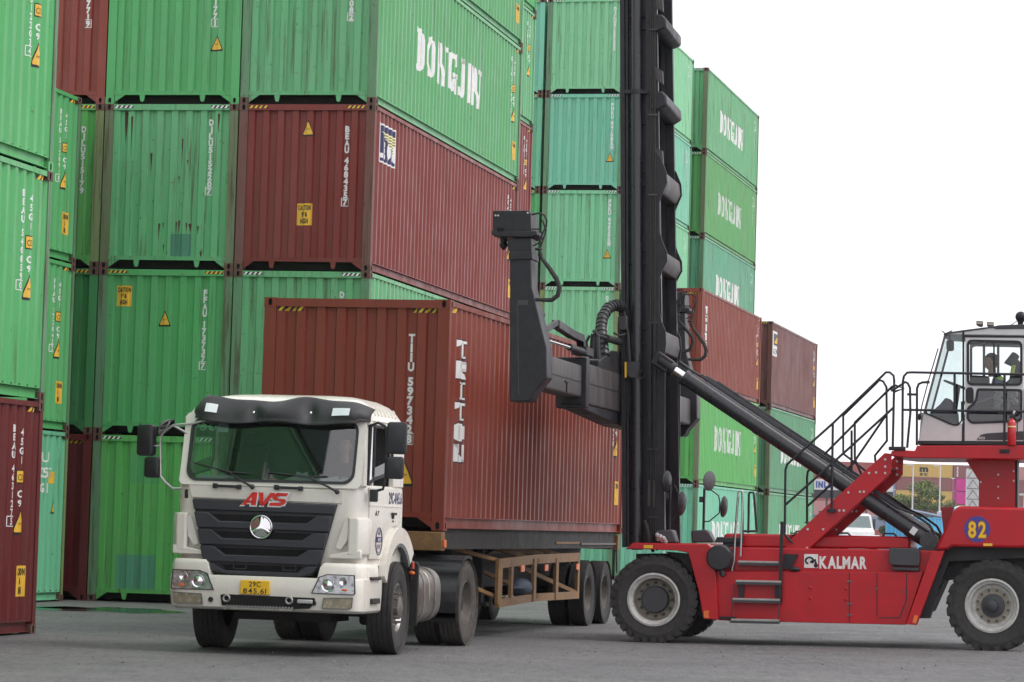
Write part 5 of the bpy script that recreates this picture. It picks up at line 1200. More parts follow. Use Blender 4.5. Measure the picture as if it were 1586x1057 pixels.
# wheels
def kwheel(px, y, Rr, kind, lug, steer=0):
    x = kp(px, 935, 0).x; s = -1 if y < 1.4 else 1; yc = y
    o = wheel(lift, (x, yc, Rr - .012), '-y' if s < 0 else '+y', Rr, .38, .345, 'none', steer, lugs=lug)
    if s > 0: return
    rr, h = .345, .19; mb = MB()
    if kind == 'drive':
        mb.lathe([(rr + .012, h * .86), (rr + .016, h * .95), (rr - .01, h * .98), (rr - .03, h * .8), (rr - .055, h * .72), (rr - .06, h * .3)], (0, 0, 0), (0, 0, 1), 48); kb(mb, 'rim', 'kwhite', o, smooth=True, angle=30)
        mb = MB(); mb.lathe([(rr - .06, h * .3), (rr - .08, -.05), (.20, -.06), (.001, -.06)], (0, 0, 0), (0, 0, 1), 40); kb(mb, 'wheel_disc', 'kcream', o, smooth=True, angle=30)
        mb = MB(); mb.lathe([(.185, -.06), (.185, .05), (.17, .075), (.001, .08)], (0, 0, 0), (0, 0, 1), 32)
        for i in range(12): a = 2 * math.pi * i / 12; mb.cyl((.225 * math.cos(a), .225 * math.sin(a), -.06), (.225 * math.cos(a), .225 * math.sin(a), .0), .02, 6)
        kb(mb, 'hub', 'deck', o, smooth=True, angle=30)
    else:
        mb.lathe([(rr + .012, h * .86), (rr + .016, h * .95), (rr - .01, h * .98), (rr - .03, h * .8), (rr - .05, h * .76), (rr - .06, h * .55), (.27, h * .45), (.235, h * .38), (.235, h * .36)], (0, 0, 0), (0, 0, 1), 48); kb(mb, 'rim', 'kwhite', o, smooth=True, angle=30)
        mb = MB(); mb.lathe([(.235, h * .40), (.15, h * .42)], (0, 0, 0), (0, 0, 1), 40)
        for i in range(12): a = 2 * math.pi * (i + .5) / 12; mb.box(.205 * math.cos(a) - .028, .205 * math.cos(a) + .028, .205 * math.sin(a) - .028, .205 * math.sin(a) + .028, h * .42, h * .47)
        kb(mb, 'wheel_disc', 'kcream', o, smooth=True, angle=30)
        mb = MB(); mb.lathe([(.158, h * .42), (.155, h * .58), (.08, h * .66), (.075, h * .95), (.03, h * 1.05), (.001, h * 1.05)], (0, 0, 0), (0, 0, 1), 32)
        for i in range(12): a = 2 * math.pi * (i + .5) / 12; mb.cyl((.207 * math.cos(a), .207 * math.sin(a), h * .45), (.207 * math.cos(a), .207 * math.sin(a), h * .62), .016, 6)
        kb(mb, 'hub', 'deck', o, smooth=True, angle=30)
kwheel(1012, .19, .592, 'drive', 30); kwheel(1012, 2.75, .592, 'drive', 30); kwheel(1539, .22, .605, 'steer', 24, R(-8)); kwheel(1539, 2.6, .605, 'steer', 24, R(-8))
mb = MB(); x = kp(1012, 935, 0).x; mb.cyl((x, .2, .58), (x, 2.8, .58), .17, 14); x2 = kp(1539, 935, 0).x; mb.cyl((x2, .4, .58), (x2, 2.5, .58), .12, 14); kb(mb, 'axle', 'greasy', smooth=True)
# deck boxes, mirrors, small rails
for pts, y0 in (([(1016, 822), (1039, 820.5), (1042, 823), (1047.5, 841), (1015, 841)], .35), ([(1070, 822.5), (1092, 820.5), (1098, 824), (1106, 841), (1071, 841)], .9)): part('lamp_box', 'deck', (pts, y0, y0 + .35), bevel=.02)
mb = MB()
for i in range(9): mb.sphere(kp(1018 + i * 1.6, 829 + 8 * abs(math.sin(i)) * .8 + i * .5, .2 + .03 * (i % 3)), .03, .03, .035, 8)
M['wrap'] = mat('crumpled_plastic', (.42, .41, .40), .25, var=.5, scale=25, bump=.6, bscale=40); kb(mb, 'plastic_wrap', 'wrap', smooth=True)
def kmirror(px0, base, top, y, disc, disc2, arm):
    mb = MB(); mb.tube([kp(px0, base, y), kp(px0 + 1.5, top, y)], .018, 8); mb.tube([kp(*a, y) for a in arm], .010, 6); mb.obox(kp(px0 - 3.5, top + 17, y), (1, 0, 0), (0, 1, 0), (0, 0, 1), .025, .03, .04); po = kb(mb, 'mirror_pole', 'blackplastic', smooth=True)
    for (cx_, cy_, w_, h_), m_ in ((disc, 'b'), (disc2, 'b')):
        c = kp(cx_, cy_, y); rh = h_ / 2 / 112; k = min(1, w_ / h_); ax = -Vector((math.sqrt(max(0, 1 - k * k)), -k, -.08)).normalized()
        mb = MB(); mb.lathe([(rh, 0), (rh, -.012), (rh * .8, -.035), (.001, -.045)], c, ax, 24); o = mb.build('mirror_housing', [M['greyint'] if w_ > 12 else M['blackplastic']], po, smooth=True, angle=40)
        mb = MB(); mb.lathe([(rh * .95, .001), (rh * .5, .006), (.001, .008)], c, ax, 24); mb.build('mirror_glass', [M['mirror']], o, smooth=True)
kmirror(1037, 822, 751, .5, (1031.5, 745.5, 9, 32), (1055, 780, 6, 38), [(1044, 751), (1050, 763), (1049, 792), (1043, 806), (1038, 806)])
kmirror(1089.5, 822, 757, 1.0, (1098, 745, 15, 31), (1120, 785, 5, 33), [(1101, 759), (1113, 768), (1115, 778), (1114, 795), (1098, 808), (1090, 808)])
def rail(name, m, paths, r=.0165, y=None):
    mb = MB()
    for pp in paths:
        yy = pp[0]; pts = [kp(a, b, yy) for a, b in pp[1:]]; mb.tube(pts, r, 8)
    return kb(mb, name, m, smooth=True, angle=60)
rail('grab_rail', 'silver', [(.16, (1131, 965), (1134, 880), (1137, 870), (1138, 845), (1143, 764), (1145, 760.5), (1150, 761), (1150.5, 765), (1147, 862))], .012)
rail('grab_rail', 'blackplastic', [(.20, (1133, 935), (1137, 850), (1143, 770)), (.4, (1150, 842), (1150, 762)), (.8, (1159, 826), (1160, 766), (1161, 763), (1167, 763), (1168, 768), (1172, 824)), (.6, (1150, 823), (1171, 823))], .016)
for pth in ((.55, (1292, 831), (1300, 826), (1313, 826), (1319, 832)), (.55, (1366, 832), (1371, 826.5), (1385, 827), (1390, 833)), (1.2, (1230, 829), (1234, 823), (1240, 823), (1240, 829))): rail('bonnet_handle', 'blackplastic', [pth], .013)
# boarding ladder
for i, (x0, x1, y_, d) in enumerate(((1143, 1210, 873.5, .10), (1139.5, 1210, 903.5, .0), (1134.5, 1208, 931.5, -.04), (1132, 1206, 963.5, -.10))):
    mb = MB(); a, b = kp(x0, y_, d), kp(x1, y_, d); mb.obox(((a.x + b.x) / 2, d + .10, (a.z + b.z) / 2), (1, 0, 0), (0, 1, 0), (0, 0, 1), (b.x - a.x) / 2, .11, .022)
    for k in range(22): x = a.x + (b.x - a.x) * (k + .5) / 22; mb.box(x - .006, x + .006, d, d + .2, a.z + .02, a.z + .033)
    ls_ = kb(mb, 'ladder_step', 'deck')
    mb = MB()
    for k in range(22): x = a.x + (b.x - a.x) * (k + .5) / 22; mb.box(x - .010, x + .010, d - .014, d + .2, a.z + .018, a.z + .042)
    mb.box(a.x, b.x, d - .002, d + .2, a.z + .0222, a.z + .026); mb.build('step_grating', [M['kwhite']], ls_)
mb = MB()
for a, b in (((1211.5, 808), (1209, 872)), ((1209.5, 872), (1208.5, 936))): mb.bar(kp(*a, .05), kp(*b, .05), .045, .035, (0, 1, 0))
for a, b in (((1137, 905), (1132, 965)), ((1209, 905), (1205, 966))): mb.bar(kp(*a, .0), kp(*b, -.08), .012, .02, (0, 1, 0))
for x in (1148, 1204): mb.bar(kp(x, 905, .06), kp(x, 926, .06), .07, .03, (0, 1, 0))
mb.bar(kp(1112, 957, .1), kp(1140, 957.5, .1), .04, .035); kb(mb, 'ladder_side', 'mast')
# stair to the cab
ST = [(1216, 846), (1230, 830), (1250, 812), (1366, 706), (1370, 702), (1381, 703), (1380, 733), (1376, 737), (1243, 859), (1217, 857)]
q = [kp(a, b, .30) for a, b in ST]
for y0, dx in ((.30, 0), (1.22, .10)):
    mb = MB(); mb.prism([(v.x + dx, v.z) for v in q], 'y', y0, y0 + .04); mb.prism([(v.x + dx, v.z - .012) for v in (q[7], q[8], q[8], q[7])][:2] + [(q[8].x + dx, q[8].z + .03), (q[7].x + dx, q[7].z + .03)], 'y', y0 + .04, y0 + .12)
    st_ = kb(mb, 'stair_stringer', 'kred', bevel=.005)
    mb = MB()
    for a in ((1224, 853), (1218, 851), (1250, 849), (1251, 820), (1275, 820), (1307, 791), (1332, 762), (1338, 762), (1346, 733), (1357, 732), (1371, 733), (1371, 712), (1371, 723), (1314, 763), (1300, 791)): v = kp(*a, .30); mb.cyl((v.x + dx, y0 - .012, v.z), (v.x + dx, y0 + .01, v.z), .016, 8)
    mb.build('bolt', [M['silver']], st_, smooth=True)
for i in range(7):
    t = (i + .6) / 7.4; a = q[9] * (1 - t) + q[6] * t; mb = MB(); mb.box(a.x - .06, a.x + .14, .345, 1.24, a.z + .17, a.z + .19); kb(mb, 'stair_tread', 'tread')
M['railpaint'] = mat('handrail_black', (.018, .018, .024), .4, var=.1)
rail('handrail', 'railpaint', [(.26, (1215.5, 826), (1215.8, 790), (1216.6, 728), (1219, 720), (1225, 714), (1290, 656), (1366, 583), (1372, 577), (1378, 577), (1384, 582), (1385, 590), (1382.7, 694)),
    (.26, (1216.6, 782), (1290, 717), (1320, 690), (1384, 631.5)), (.26, (1290, 656), (1288, 792)), (.26, (1214, 826), (1221, 835), (1228, 841)),
    (.5, (1383, 598), (1324, 654.5), (1324, 711), (1335, 737))])
rail('handrail', 'railpaint', [(1.28, (1250, 812), (1250, 740), (1251, 731), (1256, 725), (1376, 604), (1384, 600)), (1.28, (1344, 732), (1306, 703), (1306, 644), (1356, 595), (1362, 589), (1368, 591), (1373, 600), (1373.7, 683), (1355, 706), (1356, 716)),
    (1.28, (1250, 785), (1320, 720), (1372.5, 643)), (1.28, (1319, 667), (1319, 740))])
mb = MB()
for a in ((1288, 791),): mb.obox(kp(*a, .26), (1, 0, 0), (0, 1, 0), (0, 0, 1), .06, .03, .025)
for a in ((1384, 695), (1395, 695), (1556, 699)): mb.obox(kp(*a, .12), (1, 0, 0), (0, 1, 0), (0, 0, 1), .065, .03, .025)
kb(mb, 'rail_clamp', 'mast', bevel=.008)
# cab platform
part('platform', 'kred', ([(1379, 706), (1381, 699), (1388, 697), (1417, 698.5), (1420, 690.5), (1640, 690), (1640, 712), (1410, 709.5)], .12, 2.3), bevel=.01)
part('platform_column', 'kred', ([(1492, 711), (1497, 714), (1516, 745), (1516, 788), (1572, 789), (1572, 712)], .80, 1.9), bevel=.006)
part('column_edge', 'greasy', ([(1572, 712), (1576, 712), (1576, 789), (1572, 789)], .9, 1.8))
mb = MB()
for a in ((1546, 735.5), (1546, 754), (1546, 772), (1519, 747), (1570, 730), (1570, 745)): mb.cyl(kp(*a, .79), kp(*a, .81), .013, 8)
kb(mb, 'bolt', 'silver')
rail('platform_rail', 'railpaint', [(.15, (1397.5, 697), (1398.3, 592), (1400, 583), (1405, 577.5), (1412, 577), (1600, 580.5)), (.15, (1398.5, 635), (1600, 638)), (.15, (1556, 580), (1555.5, 698)), (.15, (1478.5, 579), (1478.5, 636.5)),
    (.15, (1420, 690), (1420.3, 602), (1423, 595), (1429, 592.5), (1440, 592.5)), (.15, (1405, 694), (1410, 640), (1409.5, 601), (1406, 594), (1402, 592), (1390, 600), (1380, 606)), (.15, (1405, 611), (1422, 611.5)), (.15, (1384, 596), (1400, 602), (1385, 607))])
# cab shell
C0, C1 = .45, 1.95
def kc(px, py): v = kp(px, py, C0); return (v.x, v.z)
cab = empty('cab'); cab.parent = lift
def cb(mb, name, m, **k): return mb.build(name, [M[x] for x in m.split()], cab, **k)
mb = MB()
low = [kc(*a) for a in ((1421.5, 688), (1431, 640), (1470, 657), (1482, 660), (1490, 655), (1490, 688))]
for y0, y1 in ((C0, C0 + .05), (C1 - .05, C1)): mb.prism(low, 'y', y0, y1)
a, b = kc(1421.5, 688), kc(1431, 640); mb.prism([a, b, (b[0] + .04, b[1]), (a[0] + .04, a[1])], 'y', C0 + .05, C1 - .05)
cb(mb, 'lower_panel', 'cabgrey', bevel=.008)
mb = MB(); mb.prism([kc(1420.5, 688), kc(1640, 690), kc(1640, 684), kc(1421.5, 683)], 'y', C0 - .012, C1 + .012); cb(mb, 'cab_floor', 'greasy')
mb = MB(); roofp = [kc(*a) for a in ((1463, 518), (1490, 513.5), (1540, 506.5), (1640, 503), (1640, 521), (1490, 519))]; mb.prism(roofp, 'y', C0, C1); cb(mb, 'roof', 'cabgrey', bevel=.012)
mb = MB(); mb.prism([kc(*a) for a in ((1461, 518.5), (1463, 516), (1490, 511.8), (1540, 505.5), (1548, 504), (1640, 500.5), (1640, 509), (1542, 510), (1538, 508), (1490, 514.5))], 'y', C0 - .015, C1 + .015); cb(mb, 'roof_trim', 'deck', bevel=.005)
mb = MB()
for y0, y1 in ((C0 - .004, C0 + .05), (C1 - .05, C1 + .004)):
    mb.prism([kc(1490.5, 514), kc(1493.5, 514), kc(1493.5, 688), kc(1490.5, 688)], 'y', y0, y1); mb.prism([kc(1493, 519.5), kc(1640, 521), kc(1640, 524), kc(1493, 523)], 'y', y0, y1)
cb(mb, 'door_gap', 'mast')
mb = MB()      # slender front pillars, leaning windscreen edge
for y in (C0 + .02, C1 - .02):
    a, b = kc(1431.5, 640), kc(1464, 518); mb.bar((a[0], y, a[1]), (b[0], y, b[1]), .03, .03, (0, 1, 0)); 
a, b = kc(1431.5, 640), kc(1464, 518)
cb(mb, 'front_pillar', 'greyint')
M['greenglass'] = glass('green_edge_glass', (.50, .70, .64), .05)
mb = MB(); mb.quad([(a[0], C0 + .03, a[1]), (b[0], C0 + .03, b[1]), (b[0], C1 - .03, b[1]), (a[0], C1 - .03, a[1])]); cb(mb, 'windscreen', 'greenglass')
q5 = [kc(1466, 521), kc(1489, 516.5), kc(1489, 651), kc(1484, 657), kc(1476, 657), kc(1433, 640)]
for y in (C0 + .025, C1 - .025):
    mb = MB(); mb.quad([(p[0], y, p[1]) for p in q5]); cb(mb, 'quarter_window', 'cabglass')
mb = MB(); sq = [kc(1431.5, 639), kc(1468, 655), kc(1476, 658.5), kc(1484, 658), kc(1489.5, 652), kc(1489.5, 622)]
for p, q_ in zip(sq, sq[1:]): mb.bar((p[0], C0 - .0, p[1]), (q_[0], C0 - .0, q_[1]), .02, .025, (0, 1, 0))
cb(mb, 'window_seal', 'mast')
# door with two windows
def smooth_poly(pts, r=3.2, n=5):
    out = []; N_ = len(pts)
    for i in range(N_):
        p, c_, nx_ = Vector(pts[i - 1]), Vector(pts[i]), Vector(pts[(i + 1) % N_]); a = c_ + (p - c_).normalized() * min(r, (p - c_).length * .45); b = c_ + (nx_ - c_).normalized() * min(r, (nx_ - c_).length * .45)
        for k in range(n + 1): t = k / n; v = a * (1 - t) ** 2 + c_ * 2 * t * (1 - t) + b * t * t; out.append((v.x, v.y))
    return out
UP = smooth_poly([(1497.5, 526), (1583.5, 528), (1583.5, 598), (1497.5, 597.5)], 9); LW = smooth_poly([(1513, 601.5), (1583.5, 603), (1583.5, 650), (1577, 654.5), (1504, 657), (1497, 650), (1497, 632), (1504, 627), (1510, 620)], 5)
def inset(P_, e):
    n = len(P_); out = []; A = sum(P_[i][0] * P_[(i + 1) % n][1] - P_[(i + 1) % n][0] * P_[i][1] for i in range(n)); s = 1 if A > 0 else -1
    for i in range(n):
        a, b = Vector(P_[i - 1]), Vector(P_[(i + 1) % n]); t = (b - a)
        if t.length < 1e-9: out.append(P_[i]); continue
        t.normalize(); out.append((P_[i][0] - t.y * e * s, P_[i][1] + t.x * e * s))
    return out
def panel_with_holes(name, m, X0, X1, Z0, Z1, holes, y0, y1):
    """door skin cut by window openings, as a curve shape turned to mesh"""
    cu = bpy.data.curves.new('p', 'CURVE'); cu.dimensions = '2D'; cu.fill_mode = 'BOTH'; cu.extrude = (y1 - y0) / 2
    for pts in [[(X0, Z0), (X1, Z0), (X1, Z1), (X0, Z1)]] + holes:
        s = cu.splines.new('POLY'); s.points.add(len(pts) - 1); s.use_cyclic_u = True
        for i, p in enumerate(pts): s.points[i].co = (p[0], p[1], 0, 1)
    o = bpy.data.objects.new('p', cu); sc.collection.objects.link(o); me = bpy.data.meshes.new_from_object(o); bpy.data.objects.remove(o); bpy.data.curves.remove(cu)
    me.transform(Matrix(((1, 0, 0, 0), (0, 0, 1, (y0 + y1) / 2), (0, 1, 0, 0), (0, 0, 0, 1)))); me.materials.clear(); me.materials.append(M[m]); me.name = name
    bm = bmesh.new(); bm.from_mesh(me); bmesh.ops.recalc_face_normals(bm, faces=bm.faces); bm.to_mesh(me); bm.free()
    o = bpy.data.objects.new(name, me); col(o); o.parent = cab; return o
d0 = kc(1494, 683); d1 = kc(1586, 523); x0, x1 = d0[0], d1[0]; z0, z1 = d0[1], d1[1]
hs_ = [[kc(*p) for p in UP], [kc(*p) for p in LW]]
panel_with_holes('door', 'cabgrey', x0, x1, z0, z1, hs_, C0, C0 + .04); panel_with_holes('door', 'cabgrey', x0, x1 + .6, z0, z1, [hs_[0]], C1 - .04, C1)
for P_ in (UP, LW):
    Q_ = [kc(*p) for p in P_]; I_ = [kc(*p) for p in inset(P_, 3.6)]; mb = MB(); frame_ring(mb, Q_, I_, lambda p: (p[0], C0 - .012, p[1]), lambda p: (p[0], C0 + .045, p[1])); cb(mb, 'window_seal', 'mast')
    mb = MB(); mb.quad([(p[0], C0 + .02, p[1]) for p in I_]); cb(mb, 'door_window', 'cabglass' if P_ is UP else 'sideglass')
mb = MB(); a, b = kc(1539.5, 528), kc(1539.5, 597); mb.bar((a[0], C0, a[1]), (b[0], C0, b[1]), .022, .02, (0, 1, 0)); cb(mb, 'window_divider', 'mast')
mb = MB(); mb.prism([kc(*p) for p in smooth_poly([(1496, 600), (1508, 600), (1508, 625), (1496, 625)], 6)], 'y', C0 - .012, C0 + .01); ho = cb(mb, 'door_handle', 'mast', bevel=.005)
mb = MB(); mb.prism([kc(*p) for p in smooth_poly([(1512, 682), (1518, 674), (1528, 671.5), (1586, 668), (1586, 682)], 3)], 'y', C0 - .004, C0 + .002); cb(mb, 'trim_panel', 'deck')
mb = MB(); v = kc(1516, 680.6)
for t in text('DCU', v[0], v[1], .035, bold=.03, width=.08): mb.quad([(x, C0 - .007, z) for x, z in t])
cb(mb, 'trim_lettering', 'white')
mb = MB(); a, b = kc(1586, 523), kc(1640, 690)
mb.prism([kc(1586, 655), kc(1592, 523), kc(1640, 523), kc(1640, 690), kc(1586, 690)], 'y', C0 + .1, C0 + .14); mb.prism([kc(1592, 523), kc(1640, 523), kc(1640, 690), kc(1592, 690)], 'y', C1 - .14, C1 - .1); cb(mb, 'rear_panel', 'cabgrey')
# interior
mb = MB()
for (pts, y0, y1) in (([(1500, 640), (1600, 640), (1600, 684), (1500, 684)], .62, 1.75), ([(1566, 560), (1572, 552), (1580, 560), (1586, 640), (1545, 650), (1545, 640), (1562, 632)], 1.0, 1.45), ([(1513, 655), (1560, 640), (1560, 684), (1513, 684)], .95, 1.5)): kpoly(mb, pts, y0, y1, yr=C0)
cb(mb, 'operator_seat', 'interior', bevel=.03)
mb = MB(); kpoly(mb, [(1438, 640), (1455, 625), (1463, 615), (1472, 618), (1482, 640), (1484, 684), (1440, 684)], 1.2, 1.6, yr=1.0); kpoly(mb, [(1503, 578), (1530, 580), (1530, 640), (1503, 640)], 1.5, 1.8, yr=1.0); cb(mb, 'console', 'greyint', bevel=.02)
c = kp(1484, 598, 1.15); mb = MB(); ax_ = Vector((.35, 0, .94)); e1 = Vector((0, 1, 0)); e2 = Vector((.94, 0, -.35)); mb.tube([tuple(c + e1 * .2 * math.cos(t) + e2 * .2 * math.sin(t)) for t in [2 * math.pi * i / 24 for i in range(24)]], .015, 6, closed=True); mb.tube([c, kp(1478, 640, 1.15)], .035, 8); cb(mb, 'steering_wheel', 'interior', smooth=True)
mb = MB(); kpoly(mb, smooth_poly([(1465.5, 527), (1477.5, 527), (1477.5, 544), (1466, 544)], 4), .8, .84, yr=.8); mb.bar(kp(1470, 519, .82), kp(1471, 528, .82), .015, .015); cb(mb, 'interior_mirror', 'mast')
mb = MB()
for a, b in (((1524, 528), (1524, 600)), ((1546, 528), (1546, 600)), ((1504, 540), (1504, 640))): mb.bar(kp(*a, 1.9), kp(*b, 1.9), .035, .03, (0, 1, 0))
cb(mb, 'rear_pillar', 'greyint')
mb = MB(); v = [kp(1573, 550, 1.0), kp(1566, 560, 1.05), kp(1575, 566, 1.05), kp(1568, 590, 1.05), kp(1562, 600, 1.05)]; mb.tube(v, [.06, .10, .07, .05, .08], 10); cb(mb, 'hanging_jacket', 'deck', smooth=True)
mb = MB(); mb.tube([kp(1570, 566, .98), kp(1567, 582, .97)], .03, 8); cb(mb, 'jacket_stripe', 'hivis')
mb = MB(); mb.bar(kp(1505, 627, .56), kp(1571, 604, .56), .012, .022, (0, 1, 0)); cb(mb, 'yellow_rod', 'cream')
mb = MB()
for i in range(7): mb.sphere(kp(1546 + 3 * math.sin(i * 2), 607 + i * 4, .85), .05, .03, .05, 8)
for i in range(5): mb.sphere(kp(1569 + 3 * math.sin(i * 2), 607 + i * 4, .85), .05, .03, .05, 8)
kb(mb, 'plastic_bag', 'wrap', smooth=True)
# roof lamps, beacon, wipers
for x0_, y_ in ((1512, 497), (1528.5, 498.5)):
    mb = MB(); kpoly(mb, [(x0_, y_), (x0_ + 10.5, y_ + .5), (x0_ + 10.5, y_ + 8), (x0_ + 8, y_ + 9.5), (x0_ + 4, y_ + 9), (x0_, y_ + 6.5)], .7, .78); lm = kb(mb, 'work_lamp', 'deck', bevel=.006)
    mb = MB(); kpoly(mb, [(x0_ + .8, y_ + 1), (x0_ + 9.8, y_ + 1.4), (x0_ + 9.8, y_ + 5.5), (x0_ + .8, y_ + 5.2)], .69, .70); kb(mb, 'lamp_glass', 'foglens', lm)
mb = MB(); mb.sphere(kp(1581, 491, 1.0), .075, .07, .075, 14); mb.tube([kp(1580, 504, 1.0), kp(1581, 496, 1.0)], [.03, .05], 8); mb.tube([kp(1564, 505, 1.0), kp(1576, 497, 1.0)], .006, 5); kb(mb, 'beacon', 'mast', smooth=True)
rail('wiper', 'mast', [(.5, (1424.5, 648), (1428, 628), (1438, 590), (1453, 540)), (.5, (1438, 590), (1432, 592)), (.5, (1459, 513), (1464, 517), (1475, 512.5))], .008)
mb = MB(); mb.sphere(kp(1424, 646, .5), .025, .025, .05, 8); kb(mb, 'wiper_motor', 'mast', smooth=True)
# fire extinguisher (hangs on the platform rail)
ext = empty('fire_extinguisher', KM @ Matrix.Translation(kp(1567, 690, .1))); tag(ext, 'red fire extinguisher standing on the cab platform of the red lift truck', 'fire extinguisher')
M['extred'] = mat('extinguisher_red', (.50, .01, .015), .25, coat=.5, var=.04)
mb = MB(); mb.lathe([(.001, 0), (.05, 0), (.056, .01), (.056, .29), (.045, .325), (.02, .345), (.02, .36), (.001, .36)], (0, 0, 0), (0, 0, 1), 24); mb.build('cylinder', M['extred'], ext, smooth=True, angle=50)
mb = MB(); mb.tube([(0, 0, .345), (0, 0, .40)], .015, 8); mb.bar((-.05, 0, .40), (.07, 0, .43), .02, .02); mb.tube([(.0, 0, .38), (.05, 0, .37), (.07, 0, .30), (.07, 0, .12)], .009, 6); mb.build('valve_head', M['blackplastic'], ext, smooth=True)
mb = MB(); mb.tube([(.02, -.0, .42), (.035, 0, .46)], .014, 8); mb.build('safety_tag', M['white'], ext)
mb = MB(); mb.lathe([(.058, .24), (.058, .255)], (0, 0, 0), (0, 0, 1), 24); mb.build('strap', M['cream'], ext)
# counterweight rails at the far right edge
# ------------------------------------------------------------ mast
def vb(mb, xt, xb, y0, y1, yt=-160, yb=848, m=0):
    """upright section: left/right edges at the top (y=0 row) and at the bottom row 840"""
    f = lambda i, yy: xt[i] + (xb[i] - xt[i]) * yy / 840.0
    kpoly(mb, [(f(0, yt), yt), (f(1, yt), yt), (f(1, yb), yb), (f(0, yb), yb)], y0, y1, m)
mast = empty('mast'); mast.parent = lift
def ms(mb, name, m, **k): return mb.build(name, [M[x] for x in m.split()], mast, **k)
for dy, nm in ((0, 'n'), (1.42, 'f')):
    y = .70 + dy; sh = 24 if dy else 0; mb = MB()
    S = lambda t: (t[0] + sh * .97, t[1] + sh * .97)
    vb(mb, S((960, 967)), S((963.5, 970)), y, y + .17); vb(mb, S((966, 1001)), S((969, 1003)), y + .10, y + .14); vb(mb, S((968.6, 972.2)), S((971, 975)), y + .02, y + .12); vb(mb, S((1000, 1006)), S((1002, 1008)), y, y + .17)
    ms(mb, 'inner_rail', 'mast')
    mb = MB(); vb(mb, S((1006, 1017)), S((1007, 1030)), y + .03, y + .13, -160, 848); ms(mb, 'outer_rail', 'mast')
NP = [(1004, 232), (1016, 235), (1024, 246), (1032, 266), (1033, 284), (1025, 302), (1021, 316), (1021, 356), (1026, 374), (1033, 390), (1033.5, 405), (1025, 421), (1021, 436), (1021, 481), (1025, 499), (1031, 513), (1032, 532), (1030, 546), (1027, 552), (1030, 562), (1029, 850), (1006, 850)]
mb = MB(); kpoly(mb, NP, .665, .70); ms(mb, 'side_plate', 'mast', bevel=.004)
npl = [kp(a, b, .665) for a, b in NP]
mb = MB(); mb.prism([(v.x, v.z) for v in npl], 'y', 2.22, 2.255); ms(mb, 'side_plate', 'mast', bevel=.004)
for grp in ([(1010, 262), (1031, 266), (1033, 284), (1026, 299), (1010, 300)], [(1010, 388), (1032, 390), (1033.5, 405), (1026, 419), (1010, 419)], [(1010, 510), (1030, 512), (1032, 531), (1028, 546), (1010, 548)]):
    v = [kp(a, b, .70) for a, b in grp]; mb = MB(); mb.prism([(p.x - .012, p.z) for p in v], 'y', .705, 2.215); ms(mb, 'cross_member', 'worn', bevel=.02)
for grp in ([(1006, 23), (1026, 23), (1032, 29), (1032, 44), (1021, 49), (1006, 49)], [(1006, 142), (1027, 142), (1032, 149), (1033, 163), (1021, 171), (1006, 171)], [(1006, -96), (1026, -96), (1032, -89), (1032, -74), (1021, -69), (1006, -69)]):
    v = [kp(a, b, .70) for a, b in grp]; mb = MB(); mb.prism([(p.x, p.z) for p in v], 'y', .66, 2.27); ms(mb, 'cross_member', 'mast', bevel=.025)
for y_ in (0, 112, 236): mb = MB(); kpoly(mb, [(1015, y_ - 8), (1026, y_ - 2), (1027, y_ + 18), (1016, y_ + 12)], .72, .80); ms(mb, 'roller_block', 'worn')
mb = MB()
for y_ in (24, 43, 190, 265, 286, 387, 408, 508, 532, 640): kpoly(mb, [(973, y_), (1001, y_ + .8), (1001, y_ + 2), (973, y_ + 1.2)], .74, .80)
ms(mb, 'stiffener', 'mast')
mb = MB(); mb.tube([kp(985, -160, .70), kp(985.3, 142, .70)], .073, 20); mb.tube([kp(985.3, 142, .70), kp(986.5, 852, .70)], .080, 20); lc = ms(mb, 'lift_cylinder', 'cyl', smooth=True, angle=50)
mb = MB(); mb.tube([kp(985.3, 140, .70), kp(985.3, 146, .70)], .095, 20); mb.bar(kp(968, 143, .70), kp(1004, 143, .70), .10, .05); mb.build('cylinder_clamp', [M['mast']], lc, smooth=True, angle=40)
mb = MB(); mb.tube([kp(1010, 850, 2.1), kp(1009, -160, 2.1)], .075, 14); ms(mb, 'lift_cylinder', 'cyl', smooth=True)
for x_, r_ in ((1008, .010), (1011.5, .009), (1014.5, .009)): mb = MB(); mb.tube([kp(x_ - 1, -160, .64), kp(x_, 300, .64), kp(x_ - .5, 500, .64), kp(x_ + .5, 850, .64)], r_, 7); ms(mb, 'hydraulic_hose', 'rubber', smooth=True)
for y_ in (46, 178, 302, 500, 696, 801): mb = MB(); mb.obox(kp(1010.5, y_, .64), (1, 0, 0), (0, 1, 0), (0, 0, 1), .062, .015, .010); ms(mb, 'hose_clamp', 'worn')
mb = MB(); kpoly(mb, [(1005, 499), (1009, 500), (1008, 680), (1004, 672)], .60, .64); kpoly(mb, [(1012, 500), (1016, 500), (1015, 700), (1012, 694)], .60, .64); ms(mb, 'hose_guide', 'mast')
mb = MB(); kpoly(mb, [(971, 560), (990.5, 561), (990, 573), (986, 585), (976, 585), (971, 579)], .59, .61); ms(mb, 'sensor_plate', 'deck')
mb = MB(); kpoly(mb, [(967.5, 561), (970.5, 561), (970.5, 585), (967.5, 585)], .59, .61); ms(mb, 'warning_label', 'signyellow')
mb = MB(); mb.tube([kp(994 + 6 * math.cos(t), 580 + 6 * math.sin(t), .58) for t in [i * .5 for i in range(11)]], .008, 6); ms(mb, 'hose_loop', 'rubber', smooth=True)
mb = MB(); vb(mb, (974, 1004), (976, 1030), 1.2, 1.25); vb(mb, (1000, 1034), (1004, 1040), 2.15, 2.2, 250, 848); ms(mb, 'cross_plate', 'greasy')
